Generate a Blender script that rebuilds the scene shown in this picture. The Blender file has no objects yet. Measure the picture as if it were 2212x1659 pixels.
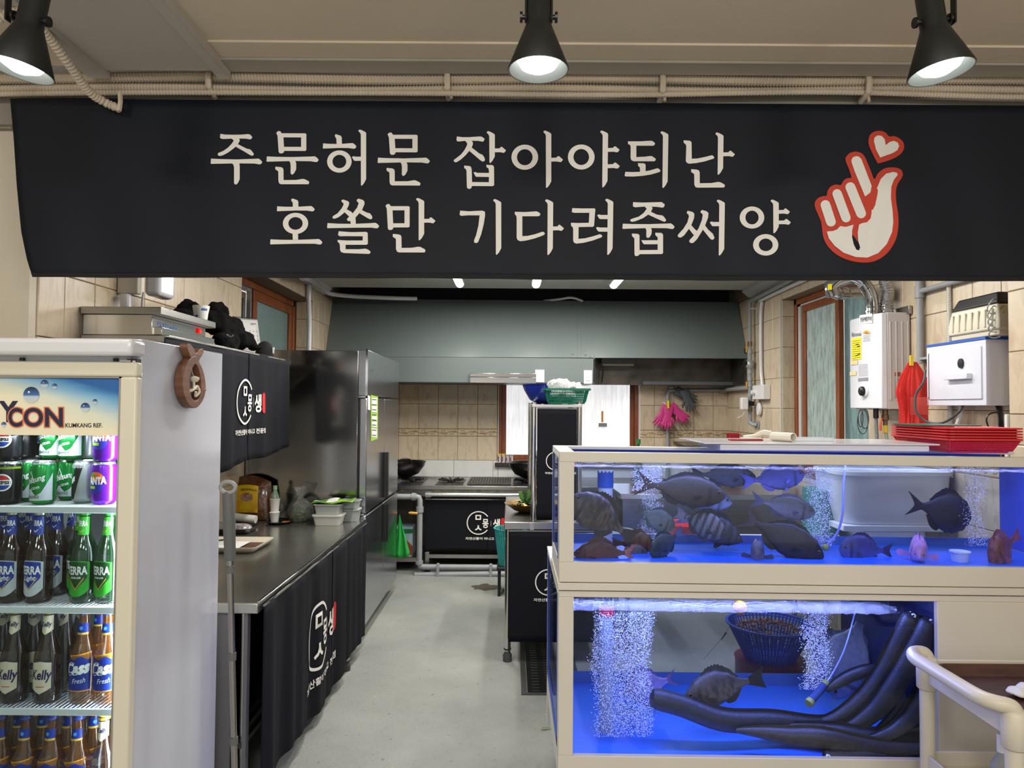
import bpy, bmesh, math, random
from mathutils import Vector, Matrix, noise as mnoise
random.seed(7)
S = bpy.context.scene
COL = S.collection
PI = math.pi
# ---------------------------------------------------------------- camera
F_PX, CX, CY = 1534.0,1106.0,829.5
CAM = Vector((0,0,1.54))
TH = math.radians(1.77); RO = math.radians(0.40)
FW = Vector((0, math.cos(TH), math.sin(TH)))
U0 = Vector((0,-math.sin(TH), math.cos(TH)))
RT = Vector((math.cos(RO),0,0)) + U0 * math.sin(RO)
UP = U0 * math.cos(RO) - Vector((math.sin(RO),0,0))
cd = bpy.data.cameras.new('camera')
cam = bpy.data.objects.new('camera', cd); COL.objects.link(cam)
cd.sensor_fit = 'HORIZONTAL'; cd.sensor_width = 36.0
cd.lens = F_PX / 2212.0 * 36.0; cd.clip_start = 0.05
cam.matrix_world = Matrix(((RT.x, UP.x, -FW.x, CAM.x),(RT.y, UP.y, -FW.y, CAM.y),(RT.z, UP.z, -FW.z, CAM.z),(0,0,0,1)))
S.camera = cam

def ray(px, py):
    return FW * F_PX + RT * (px - CX) + UP * (CY - py)
def P(px, py, Y):
    d = ray(px, py); return CAM + d * (Y / d.y)
def PX(px, py, X):
    d = ray(px, py); return CAM + d * (X / d.x)
def PZ(px, py, z):
    d = ray(px, py); return CAM + d * ((z - CAM.z) / d.z)

# ---------------------------------------------------------------- world, view, exposure
w = bpy.data.worlds.new('world'); S.world = w; w.use_nodes = True
w.node_tree.nodes['Background'].inputs[0].default_value = (1.0,0.98,0.95,1)
w.node_tree.nodes['Background'].inputs[1].default_value = 1.0  # even fill light, added through the open back of the dining room
S.view_settings.view_transform = 'Standard'; S.view_settings.look = 'None'
S.view_settings.exposure = 0.0; S.view_settings.gamma = 1.0
S.view_settings.use_curve_mapping = False
cy = S.cycles
cy.use_denoising = True; cy.max_bounces = 7; cy.diffuse_bounces = 3; cy.glossy_bounces = 3
cy.transmission_bounces = 4; cy.transparent_max_bounces = 16; cy.caustics_reflective = False; cy.caustics_refractive = False
cy.sample_clamp_indirect = 4.0; cy.use_adaptive_sampling = True; cy.adaptive_threshold = 0.02

def area(name, loc, rot, sx, sy, power, color=(1,1,1), spread=PI):
    l = bpy.data.lights.new(name, 'AREA'); l.shape = 'RECTANGLE'; l.size = sx; l.size_y = sy
    l.energy = power; l.color = color; l.spread = spread
    o = bpy.data.objects.new(name, l); COL.objects.link(o); o.location = loc; o.rotation_euler = rot
    return o
def spot(name, loc, rot, power, angle, color=(1,1,1), blend=0.6, r=0.04):
    l = bpy.data.lights.new(name, 'SPOT'); l.energy = power; l.spot_size = angle; l.spot_blend = blend
    l.color = color; l.shadow_soft_size = r
    o = bpy.data.objects.new(name, l); COL.objects.link(o); o.location = loc; o.rotation_euler = rot
    return o
# kitchen ceiling tubes: three batten lamps along the room (fixtures are built further down)
TUBE_X = [P(993,622,6.05).x, P(1158,622,6.05).x, P(1326,622,6.05).x]
for i, x in enumerate(TUBE_X):
    area('kitchen_light', (x, 5.5,2.53),(0,0,0),0.06,1.15,26,(1.0,0.97,0.92))
# unseen kitchen lights without fixtures, added to brighten the area behind the tanks, and the dining room's own ceiling lamps behind the camera
for x in (-0.6,1.2):
    area('kitchen_light', (x, 3.5,2.53),(0,0,0),0.06,1.15,30,(1.0,0.96,0.9))
for x in (-1.6,0.0,1.6):
    area('dining_light', (x, -0.9,2.6),(math.radians(22),0,0),0.5,0.5,34,(1.0,0.95,0.88))
# blue lamps of the tanks
area('tank_light', (1.05,2.56,1.355),(math.radians(-12),0,0),1.7,0.02,7.0,(0.44,0.47,1.0))
area('tank_light', (0.78,2.58,0.885),(math.radians(-25),0,0),1.15,0.03,17,(0.30,0.36,1.0))

# ---------------------------------------------------------------- materials
def lin(c):
    return tuple(((v / 255.0) / 12.92 if v / 255.0 <= 0.04045 else ((v / 255.0 + 0.055) / 1.055) ** 2.4) for v in c)
MC = {}
def mat(name, rgb, rough=0.5, metal=0.0, var=0.0, vscale=8.0, bump=0.0, bscale=60.0, emit=0.0, ecol=None, alpha=None,
        rgb2=None, coat=0.0, spec=0.5, stretch=None, sheen=0.0, coords='Object', randv=0.0):
    if name in MC: return MC[name]
    m = bpy.data.materials.new(name); m.use_nodes = True; nt = m.node_tree; N = nt.nodes; L = nt.links
    b = N['Principled BSDF']
    c = lin(rgb) + (1,)
    b.inputs['Base Color'].default_value = c; b.inputs['Roughness'].default_value = rough; b.inputs['Metallic'].default_value = metal
    b.inputs['Specular IOR Level'].default_value = spec
    if coat: b.inputs['Coat Weight'].default_value = coat; b.inputs['Coat Roughness'].default_value = 0.1
    if sheen: b.inputs['Sheen Weight'].default_value = sheen
    if var or bump or rgb2:
        tc = N.new('ShaderNodeTexCoord'); mp = N.new('ShaderNodeMapping'); L.new(tc.outputs[coords], mp.inputs[0])
        if stretch: mp.inputs['Scale'].default_value = stretch
    if var or rgb2:
        n = N.new('ShaderNodeTexNoise'); n.inputs['Scale'].default_value = vscale; n.inputs['Detail'].default_value = 6; L.new(mp.outputs[0], n.inputs[0])
        r = N.new('ShaderNodeValToRGB'); L.new(n.outputs['Fac'], r.inputs[0])
        r.color_ramp.elements[0].position = 0.35; r.color_ramp.elements[1].position = 0.68
        if rgb2:
            r.color_ramp.elements[0].color = lin(rgb2) + (1,); r.color_ramp.elements[1].color = c
        else:
            r.color_ramp.elements[0].color = tuple(v * (1 - var) for v in c[:3]) + (1,)
            r.color_ramp.elements[1].color = tuple(min(1, v * (1 + var * 0.6)) for v in c[:3]) + (1,)
        out = r.outputs[0]
        if randv:
            oi = N.new('ShaderNodeObjectInfo'); mr = N.new('ShaderNodeMapRange'); L.new(oi.outputs['Random'], mr.inputs[0])
            mr.inputs[3].default_value = 1 - randv; mr.inputs[4].default_value = 1 + randv
            mx = N.new('ShaderNodeVectorMath'); mx.operation = 'SCALE'; L.new(out, mx.inputs[0]); L.new(mr.outputs[0], mx.inputs['Scale']); out = mx.outputs[0]
        L.new(out, b.inputs['Base Color'])
    if bump:
        n2 = N.new('ShaderNodeTexNoise'); n2.inputs['Scale'].default_value = bscale; n2.inputs['Detail'].default_value = 4; L.new(mp.outputs[0], n2.inputs[0])
        bp = N.new('ShaderNodeBump'); bp.inputs['Strength'].default_value = bump; bp.inputs['Distance'].default_value = 0.01
        L.new(n2.outputs['Fac'], bp.inputs['Height']); L.new(bp.outputs[0], b.inputs['Normal'])
    if emit:
        b.inputs['Emission Color'].default_value = lin(ecol or rgb) + (1,); b.inputs['Emission Strength'].default_value = emit
    if alpha is not None:
        b.inputs['Alpha'].default_value = alpha
    MC[name] = m; return m
def glassy(name, tint, rough=0.02, refl=0.12, bump=0.0, body=0.0, bodyc=(255,255,255)):
    """thin clear sheet: lets light straight through, tinted, with a glossy face; body adds a little solid colour"""
    if name in MC: return MC[name]
    m = bpy.data.materials.new(name); m.use_nodes = True; nt = m.node_tree; N = nt.nodes; L = nt.links
    N.remove(N['Principled BSDF']); o = N['Material Output']
    t = N.new('ShaderNodeBsdfTransparent'); t.inputs[0].default_value = lin(tint) + (1,)
    g = N.new('ShaderNodeBsdfGlossy'); g.inputs['Roughness'].default_value = rough
    fr = N.new('ShaderNodeFresnel'); fr.inputs[0].default_value = 1.33
    mm = N.new('ShaderNodeMath'); mm.operation = 'MULTIPLY'; mm.inputs[1].default_value = refl / 0.1; L.new(fr.outputs[0], mm.inputs[0]); mm.use_clamp = True
    mx = N.new('ShaderNodeMixShader'); L.new(mm.outputs[0], mx.inputs[0]); L.new(g.outputs[0], mx.inputs[2])
    if body:
        d = N.new('ShaderNodeBsdfPrincipled'); d.inputs['Base Color'].default_value = lin(bodyc) + (1,); d.inputs['Roughness'].default_value = 0.4
        mb = N.new('ShaderNodeMixShader'); mb.inputs[0].default_value = body; L.new(t.outputs[0], mb.inputs[1]); L.new(d.outputs[0], mb.inputs[2]); L.new(mb.outputs[0], mx.inputs[1])
    else: L.new(t.outputs[0], mx.inputs[1])
    if bump:
        n2 = N.new('ShaderNodeTexNoise'); n2.inputs['Scale'].default_value = bump[1]; n2.inputs['Detail'].default_value = 3
        tc = N.new('ShaderNodeTexCoord'); L.new(tc.outputs['Object'], n2.inputs[0])
        bp = N.new('ShaderNodeBump'); bp.inputs['Strength'].default_value = bump[0]; bp.inputs['Distance'].default_value = 0.02
        L.new(n2.outputs['Fac'], bp.inputs['Height']); L.new(bp.outputs[0], g.inputs['Normal'])
    L.new(mx.outputs[0], o.inputs[0]); MC[name] = m; return m

STEEL = mat('steel', (165,163,158),0.28,1.0, var=0.10, vscale=3, stretch=(1,1,30), bump=0.02, bscale=120)
STEEL_B = mat('steel_bright', (200,198,192),0.18,1.0)
STEEL_D = mat('steel_dark', (120,120,118),0.4,1.0, var=0.25, vscale=5)
CHROME = mat('chrome', (215,215,215),0.1,1.0)
BLACK = mat('black_plastic', (18,18,19),0.35)
BLACKM = mat('black_metal', (14,14,14),0.45,0.0)
RUBBER = mat('dark_rubber', (60,62,62),0.7)
WHITE = mat('white_plastic', (225,224,222),0.35)
WHITEW = mat('warm_white_plastic', (226,219,200),0.4)
WPAINT = mat('white_enamel', (214,213,216),0.25, coat=0.4)
CREAM = mat('cream_enamel', (208,201,186),0.4, var=0.03, vscale=3)
CREAMW = mat('wall_cream', (214,204,184),0.75, var=0.05, vscale=2.5, bump=0.15, bscale=90)
CEIL = mat('ceiling_paint', (222,206,180),0.8, var=0.04, vscale=1.5, bump=0.05, bscale=70)
CEILG = mat('ceiling_grey_paint', (190,183,172),0.8, var=0.05, vscale=2.5, bump=0.05, bscale=70)
CONDUIT = mat('painted_conduit', (205,190,168),0.6, var=0.08, vscale=6)
PIPEG = mat('grey_painted_pipe', (150,153,155),0.45, var=0.06, vscale=10)
CLOTH = mat('black_cloth', (17,19,26),0.8, var=0.1, vscale=3, bump=0.05, bscale=300, spec=0.2)
BANNER = mat('banner_cloth', (12,19,30),0.6, var=0.10, vscale=1.5, bump=0.12, bscale=700, spec=0.3)
PRINT = mat('white_print', (242,238,230),0.6)
PRINTR = mat('red_print', (205,62,40),0.6)
PILL = mat('seal_red', (205,28,40),0.6)
WOODF = mat('brown_window_frame', (148,82,42),0.4, rgb2=(120,62,30), vscale=6, stretch=(8,8,1))
GLASS = glassy('clear_glass', (244,250,248), refl=0.10)
EYE_W = mat('eye_ring', (92,84,62),0.3); EYE_B = mat('eye_pupil', (6,6,8),0.1)

# ---------------------------------------------------------------- mesh helpers
class MB:
    def __init__(s): s.v = []; s.f = []; s.m = []
    def add(s, vs, fs, mi=0):
        k = len(s.v); s.v += [Vector(v) for v in vs]
        for f in fs: s.f.append(tuple(i + k for i in f)); s.m.append(mi)
        return s
    def box(s, a, b, mi=0):
        x0, x1 = sorted((a[0], b[0])); y0, y1 = sorted((a[1], b[1])); z0, z1 = sorted((a[2], b[2]))
        return s.add([(x0, y0, z0),(x1, y0, z0),(x1, y1, z0),(x0, y1, z0),(x0, y0, z1),(x1, y0, z1),(x1, y1, z1),(x0, y1, z1)],
                     [(0,3,2,1),(4,5,6,7),(0,1,5,4),(1,2,6,5),(2,3,7,6),(3,0,4,7)], mi)
    def hexa(s, q, mi=0):  # 8 corner points, bottom 4 then top 4
        return s.add(q, [(0,3,2,1),(4,5,6,7),(0,1,5,4),(1,2,6,5),(2,3,7,6),(3,0,4,7)], mi)
    def tube(s, pts, r, n=10, mi=0, cap=True, closed=False):
        pts = [Vector(p) for p in pts]; R = r if isinstance(r, (list, tuple)) else [r] * len(pts)
        t0 = (pts[1] - pts[0]).normalized()
        a = Vector((0,0,1)) if abs(t0.z) < 0.9 else Vector((1,0,0))
        nrm = (a - t0 * a.dot(t0)).normalized(); rings = []; k0 = len(s.v); vs = []
        for i, p in enumerate(pts):
            if closed: t = (pts[(i + 1) % len(pts)] - pts[i - 1]).normalized()
            else: t = (pts[min(i + 1, len(pts) - 1)] - pts[max(i - 1,0)]).normalized()
            nrm = (nrm - t * nrm.dot(t)).normalized(); bn = t.cross(nrm)
            for j in range(n):
                an = 2 * PI * j / n; vs.append(p + (nrm * math.cos(an) + bn * math.sin(an)) * R[i])
        fs = []
        m_ = len(pts)
        for i in range(m_ if closed else m_ - 1):
            i2 = (i + 1) % m_
            for j in range(n):
                j2 = (j + 1) % n; fs.append((i * n + j, i * n + j2, i2 * n + j2, i2 * n + j))
        if cap and not closed: fs.append(tuple(range(n - 1,-1,-1))); fs.append(tuple((m_ - 1) * n + j for j in range(n)))
        return s.add(vs, fs, mi)
    def cyl(s, a, b, r, n=16, mi=0, r2=None):
        return s.tube([a, b], [r, r if r2 is None else r2], n, mi)
    def lathe(s, prof, o=(0,0,0), n=20, mi=0, axis='Z', cap=True, sx=1, sy=1):
        vs = []; o = Vector(o)
        for r, h in prof:
            for j in range(n):
                a = 2 * PI * j / n; x, y = r * math.cos(a) * sx, r * math.sin(a) * sy
                vs.append(o + (Vector((x, y, h)) if axis == 'Z' else Vector((h, x, y)) if axis == 'X' else Vector((x, -h, y))))
        fs = []
        for i in range(len(prof) - 1):
            for j in range(n):
                j2 = (j + 1) % n; fs.append((i * n + j, i * n + j2,(i + 1) * n + j2,(i + 1) * n + j))
        if cap:
            if prof[0][0] > 1e-6: fs.append(tuple(range(n - 1,-1,-1)))
            if prof[-1][0] > 1e-6: fs.append(tuple((len(prof) - 1) * n + j for j in range(n)))
        return s.add(vs, fs, mi)
    def prism(s, poly, f0, f1, mi=0):
        """poly 2-d points; f0(u,v), f1(u,v) place the back and the front face"""
        n = len(poly); vs = [f0(u, v) for u, v in poly] + [f1(u, v) for u, v in poly]
        fs = [tuple(range(n - 1,-1,-1)), tuple(range(n, 2 * n))] + [(i, (i + 1) % n, n + (i + 1) % n, n + i) for i in range(n)]
        return s.add(vs, fs, mi)
    def flat(s, poly, f, mi=0):
        return s.add([f(u, v) for u, v in poly], [tuple(range(len(poly)))], mi)
    def ring(s, cx, cy_, ro, ri, f, n=40, a0=0, a1=2 * PI, ky=1.0, kyi=None, mi=0):
        vs = []; full = abs(a1 - a0 - 2 * PI) < 1e-6; kyi = ky if kyi is None else kyi
        for i in range(n + 1):
            a = a0 + (a1 - a0) * i / n
            vs.append(f(cx + ro * math.cos(a), cy_ + ro * ky * math.sin(a))); vs.append(f(cx + ri * math.cos(a), cy_ + ri * kyi * math.sin(a)))
        return s.add(vs, [(2 * i, 2 * i + 2,2 * i + 3,2 * i + 1) for i in range(n)], mi)
    def grid(s, f, nu, nv, mi=0):
        vs = [f(i / nu, j / nv) for j in range(nv + 1) for i in range(nu + 1)]
        return s.add(vs, [(j * (nu + 1) + i, j * (nu + 1) + i + 1,(j + 1) * (nu + 1) + i + 1,(j + 1) * (nu + 1) + i) for j in range(nv) for i in range(nu)], mi)
    def mesh(s, name, mats):
        me = bpy.data.meshes.new(name); me.from_pydata([tuple(v) for v in s.v], [], s.f)
        for m in (mats if isinstance(mats, (list, tuple)) else [mats]): me.materials.append(m)
        if any(s.m): me.polygons.foreach_set('material_index', s.m)
        me.update(); return me
WL = {}
def wl(o): return WL.get(o.name, Vector((0,0,0)))
def fixn(me):
    bm = bmesh.new(); bm.from_mesh(me); bmesh.ops.recalc_face_normals(bm, faces=bm.faces); bm.to_mesh(me); bm.free()
def build(name, mb, mats, parent=None, smooth=False, bevel=0.0, keep=False, fix=True, solid=0.0, seg=2):
    me = mb.mesh(name, mats)
    if fix and len(me.polygons) < 60000: fixn(me)
    if parent is not None: off = wl(parent)
    elif keep: off = Vector((0,0,0))
    else:
        xs = [v.x for v in mb.v]; ys = [v.y for v in mb.v]; zs = [v.z for v in mb.v]
        off = Vector(((min(xs) + max(xs)) / 2,(min(ys) + max(ys)) / 2, min(zs)))
    if off.length: me.transform(Matrix.Translation(-off))
    o = bpy.data.objects.new(name, me); COL.objects.link(o)
    if parent is not None: o.parent = parent
    else: o.location = off
    WL[o.name] = off
    if smooth:
        me.polygons.foreach_set('use_smooth', [True] * len(me.polygons))
        try: me.set_sharp_from_angle(angle=math.radians(50))
        except Exception: pass
    if solid:
        md = o.modifiers.new('thickness', 'SOLIDIFY'); md.thickness = solid; md.offset = 0
    if bevel:
        md = o.modifiers.new('edges', 'BEVEL'); md.width = bevel; md.segments = seg; md.limit_method = 'ANGLE'; md.angle_limit = math.radians(40)
        if not smooth:
            me.polygons.foreach_set('use_smooth', [True] * len(me.polygons))
            try: me.set_sharp_from_angle(angle=math.radians(30))
            except Exception: pass
            md.harden_normals = False
    return o
def tag(o, label=None, cat=None, group=None, kind=None):
    if label: o['label'] = label
    if cat: o['category'] = cat
    if group: o['group'] = group
    if kind: o['kind'] = kind
    return o
def thing(name, label, cat, loc=(0,0,0), group=None):
    o = bpy.data.objects.new(name, None); COL.objects.link(o); o.location = loc; o.empty_display_size = 0.05
    WL[o.name] = Vector(loc); tag(o, label, cat, group); return o
def struct(name, mb, mats, **k):
    o = build(name, mb, mats, keep=True, **k); o['kind'] = 'structure'; return o
def dup(o, parent=None):
    c = o.copy(); COL.objects.link(c)
    if parent is not None: c.parent = parent
    for ch in list(o.children): dup(ch, c)
    return c
def place(o, loc, rz=0.0, label=None, group=None):
    o.location = loc; o.rotation_euler = (0,0, rz)
    if label: o['label'] = label
    if group: o['group'] = group
    return o
TXT = {}
def txt_geo(body, bold=0.0, res=3):
    k = (body, bold, res)
    if k in TXT: return TXT[k]
    c = bpy.data.curves.new('t', 'FONT'); c.body = body; c.size = 1.0; c.offset = bold; c.resolution_u = res; c.fill_mode = 'FRONT'
    o = bpy.data.objects.new('t', c); COL.objects.link(o)
    dg = bpy.context.evaluated_depsgraph_get(); dg.update(); ev = o.evaluated_get(dg); me = ev.to_mesh()
    vs = [(v.co.x, v.co.y) for v in me.vertices]; fs = [tuple(p.vertices) for p in me.polygons]
    ev.to_mesh_clear(); bpy.data.objects.remove(o); bpy.data.curves.remove(c)
    if not vs: vs = [(0,0),(1,0),(1,1)]; fs = [(0,1,2)]
    x0 = min(v[0] for v in vs); x1 = max(v[0] for v in vs); y0 = min(v[1] for v in vs); y1 = max(v[1] for v in vs)
    vs = [((x - x0) / (x1 - x0),(y - y0) / (y1 - y0)) for x, y in vs]
    TXT[k] = (vs, fs, (x1 - x0) / (y1 - y0)); return TXT[k]
def text(mb, body, f, x0, y0, x1, y1, bold=0.0, mi=0, slant=0.0, rise=0.0, res=2):
    """fit the words into the rectangle x0..x1, y0..y1 of the surface f(u, v)"""
    vs, fs, asp = txt_geo(body, bold, res)
    mb.add([f(x0 + (x1 - x0) * u + slant * (y1 - y0) * v, y0 + (y1 - y0) * v + rise * u) for u, v in vs], fs, mi); return mb
def spline(pts, n=6):
    pts = [Vector(p) for p in pts]; out = []
    for i in range(len(pts) - 1):
        p0 = pts[max(i - 1,0)]; p1 = pts[i]; p2 = pts[i + 1]; p3 = pts[min(i + 2, len(pts) - 1)]
        for k in range(n):
            t = k / n
            out.append(0.5 * ((2 * p1) + (p2 - p0) * t + (2 * p0 - 5 * p1 + 4 * p2 - p3) * t * t + (3 * p1 - p0 - 3 * p2 + p3) * t ** 3))
    out.append(pts[-1]); return out
def rrect(x0, y0, x1, y1, r, n=4):
    out = []
    for cx, cy_, a in ((x1 - r, y1 - r, 0),(x0 + r, y1 - r, PI / 2),(x0 + r, y0 + r, PI),(x1 - r, y0 + r, 1.5 * PI)):
        for k in range(n + 1):
            t = a + PI / 2 * k / n; out.append((cx + r * math.cos(t), cy_ + r * math.sin(t)))
    return out

def seat(o, par, M):
    """turn and move a piece that was made round the origin"""
    w_ = wl(par); o.data.transform(Matrix.Translation(w_)); o.data.transform(M); o.data.transform(Matrix.Translation(-w_)); return o
# ================================================================ SETTING
XL, XR, YB = -1.75,2.20,7.24      # kitchen side walls and back wall
ZK, ZD = 2.62,2.70                 # kitchen and dining ceilings
CONC = mat('grey_painted_concrete', (158,160,154),0.5, rgb2=(134,136,130), vscale=2.2, bump=0.35, bscale=45, spec=0.4)
def floor_mat():
    m = bpy.data.materials.new('painted_floor'); m.use_nodes = True; nt = m.node_tree; N = nt.nodes; L = nt.links; b = N['Principled BSDF']
    tc = N.new('ShaderNodeTexCoord')
    def noi(s, d, r=0.6):
        n = N.new('ShaderNodeTexNoise'); n.inputs['Scale'].default_value = s; n.inputs['Detail'].default_value = d; n.inputs['Roughness'].default_value = r
        L.new(tc.outputs['Object'], n.inputs[0]); return n
    def ramp(src, a, b_, ca, cb):
        r = N.new('ShaderNodeValToRGB'); L.new(src, r.inputs[0]); r.color_ramp.elements[0].position = a; r.color_ramp.elements[1].position = b_
        r.color_ramp.elements[0].color = ca; r.color_ramp.elements[1].color = cb; return r
    base = ramp(noi(1.6,8).outputs['Fac'], 0.3,0.7, lin((142,145,140)) + (1,), lin((170,172,165)) + (1,))
    specks = ramp(noi(26,6,0.75).outputs['Fac'], 0.60,0.70,(0,0,0,1),(1,1,1,1))
    mx = N.new('ShaderNodeMix'); mx.data_type = 'RGBA'; L.new(specks.outputs[0], mx.inputs['Factor']); L.new(base.outputs[0], mx.inputs['A']); mx.inputs['B'].default_value = lin((98,97,92)) + (1,)
    chips = ramp(noi(19,5,0.7).outputs['Fac'], 0.29,0.31,(1,1,1,1),(0,0,0,1))
    m2 = N.new('ShaderNodeMix'); m2.data_type = 'RGBA'; L.new(chips.outputs[0], m2.inputs['Factor']); L.new(mx.outputs['Result'], m2.inputs['A']); m2.inputs['B'].default_value = lin((205,204,198)) + (1,)
    L.new(m2.outputs['Result'], b.inputs['Base Color'])
    b.inputs['Roughness'].default_value = 0.42
    bp = N.new('ShaderNodeBump'); bp.inputs['Strength'].default_value = 0.9; bp.inputs['Distance'].default_value = 0.008
    L.new(noi(55,6,0.7).outputs['Fac'], bp.inputs['Height']); L.new(bp.outputs[0], b.inputs['Normal']); return m
struct('floor', MB().box((-3.8,-3.2,-0.08),(3.8,7.6,0)), floor_mat())
struct('ceiling_dining', MB().box((-3.8,-3.2, ZD),(3.8,2.41, ZD + 0.06)), CEIL)
struct('ceiling_kitchen', MB().box((XL, 2.64, ZK),(XR, 6.5, ZK + 0.05)), mat('glossy_ceiling_panel', (196,196,190),0.45, var=0.05, vscale=1))
struct('ceiling_upper', MB().box((-3.8,2.3,2.98),(3.8,7.6,3.05)), mat('gap_shade_plaster', (40,40,40),0.9))  # near-black colour puts in the shade of the gap above the ceilings
struct('trim_9', MB().box((XL, 7.19,2.5),(XR, 7.2,2.98)), MC['gap_shade_plaster'])  # dark plate added as the shade in the recess over the hood
TILEGROUT = mat('grout', (130,112,90),0.9)
def wall_holes(mb, axis, fixed0, fixed1, a0, a1, z0, z1, hole):
    """box wall with one opening; axis 'x' = wall runs along x"""
    def bx(p0, p1, q0, q1):
        if axis == 'x': mb.box((p0, fixed0, q0),(p1, fixed1, q1))
        else: mb.box((fixed0, p0, q0),(fixed1, p1, q1))
    h0, h1, k0, k1 = hole
    bx(a0, h0, z0, z1); bx(h1, a1, z0, z1); bx(h0, h1, z0, k0); bx(h0, h1, k1, z1)
W1 = (4.55,6.19,1.30,2.44); W2 = (-0.137,1.303,0.965,1.95); W3 = (4.38,5.78,1.02,2.42)
m_ = MB(); wall_holes(m_, 'y', XL, XL - 0.35,2.60,7.6,0,2.98, W1); wall_left = struct('wall_left', m_, TILEGROUT)
m_ = MB(); wall_holes(m_, 'x', YB, YB + 0.3, XL - 0.35, XR + 0.35,0,2.98, W2); wall_back = struct('wall_back', m_, TILEGROUT)
m_ = MB(); wall_holes(m_, 'y', XR, XR + 0.35,2.96,7.6,0,2.98, W3); wall_right = struct('wall_right', m_, TILEGROUT)
wall_front = struct('wall_front', MB().box((-3.8,2.56,0),(XL, 2.72,2.72)), CREAMW)
wall_pier = struct('wall_pier', MB().box((2.085,2.3,0),(3.8,2.97,2.98)), TILEGROUT)
struct('wall_dining_left', MB().box((-3.8,-3.2,0),(-3.7,2.56,2.72)), CREAMW)
struct('wall_dining_right', MB().box((3.7,-3.2,0),(3.8,2.3,2.72)), CREAMW)
struct('trim_1', MB().box((-3.8,2.50,2.53),(3.8,2.64,2.98)), mat('beam_paint', (150,143,132),0.8, var=0.05, vscale=2))
struct('trim_2', MB().box((-0.98,2.33, ZD - 0.014),(3.7,2.42, ZD + 0.01)), mat('trim_grey', (168,160,146),0.8, var=0.08, vscale=3), bevel=0.003)
struct('trim_3', MB().box((-0.98,2.23, ZD - 0.006),(3.7,2.33, ZD + 0.01)), CEIL, bevel=0.003)
# grey boxed duct running along the ceiling at the left, with its corner strips
x0 = PZ(222,150,2.68).x; x1 = PZ(470,148,2.68).x
struct('trim_4', MB().box((x0,-3.1,2.672),(x1,2.38,2.71)), CEILG)
struct('trim_5', MB().box((x1 - 0.012,-3.1,2.660),(x1 + 0.03,2.42,2.71)), CEILG, bevel=0.003)
struct('trim_6', MB().box((x0 - 0.06,-3.1,2.660),(x0 + 0.012,2.42,2.71)), CEILG, bevel=0.003)
# cornice and sloped cable cover between kitchen ceiling and side walls
for i, (x, s) in enumerate(((XL, 1),(XR, -1))):
    mb = MB(); mb.prism([(0,0),(0.09 * s, 0),(0.09 * s, -0.02),(0.03 * s, -0.07),(0,-0.07)], lambda u, v, x=x: Vector((x + u, 2.75, ZK + v)), lambda u, v, x=x: Vector((x + u, 6.5, ZK + v)))
    struct('trim_%d' % (7 + i), mb, mat('cornice_paint', (190,190,186),0.5))

# ---- tiles, each one its own piece
def tile_mat(name, base, vein, vs=5.0, randv=0.06):
    m = bpy.data.materials.new(name); m.use_nodes = True; nt = m.node_tree; N = nt.nodes; L = nt.links; b = N['Principled BSDF']
    tc = N.new('ShaderNodeTexCoord'); oi = N.new('ShaderNodeObjectInfo')
    ad = N.new('ShaderNodeVectorMath'); ad.operation = 'MULTIPLY_ADD'; L.new(oi.outputs['Random'], ad.inputs[0]); ad.inputs[1].default_value = (37,17,29); L.new(tc.outputs['Object'], ad.inputs[2])
    mp = N.new('ShaderNodeMapping'); mp.inputs['Rotation'].default_value = (0,0.7,0); mp.inputs['Scale'].default_value = (1.6,1,0.7); L.new(ad.outputs[0], mp.inputs[0])
    n = N.new('ShaderNodeTexNoise'); n.inputs['Scale'].default_value = vs * 0.35; n.inputs['Detail'].default_value = 7; n.inputs['Distortion'].default_value = 1.6; L.new(mp.outputs[0], n.inputs[0])
    r = N.new('ShaderNodeValToRGB'); L.new(n.outputs['Fac'], r.inputs[0]); e = r.color_ramp.elements
    e[0].position = 0.30; e[0].color = lin(vein) + (1,); e[1].position = 0.52; e[1].color = lin(base) + (1,)
    e2 = r.color_ramp.elements.new(0.72); e2.color = lin(tuple((a + b_) / 2 + 6 for a, b_ in zip(base, vein))) + (1,)
    mr = N.new('ShaderNodeMapRange'); L.new(oi.outputs['Random'], mr.inputs[0]); mr.inputs[3].default_value = 1 - randv; mr.inputs[4].default_value = 1 + randv
    sc = N.new('ShaderNodeVectorMath'); sc.operation = 'SCALE'; L.new(r.outputs[0], sc.inputs[0]); L.new(mr.outputs[0], sc.inputs['Scale'])
    L.new(sc.outputs[0], b.inputs['Base Color']); b.inputs['Roughness'].default_value = 0.32; return m
MT = tile_mat('beige_marble_tile', (206,190,164),(186,164,134))
MTW = tile_mat('white_tile', (216,216,212),(200,200,198),2.0,0.03)
MTD = tile_mat('grey_floor_level_tile', (120,116,108),(96,92,86),2.0)
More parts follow.
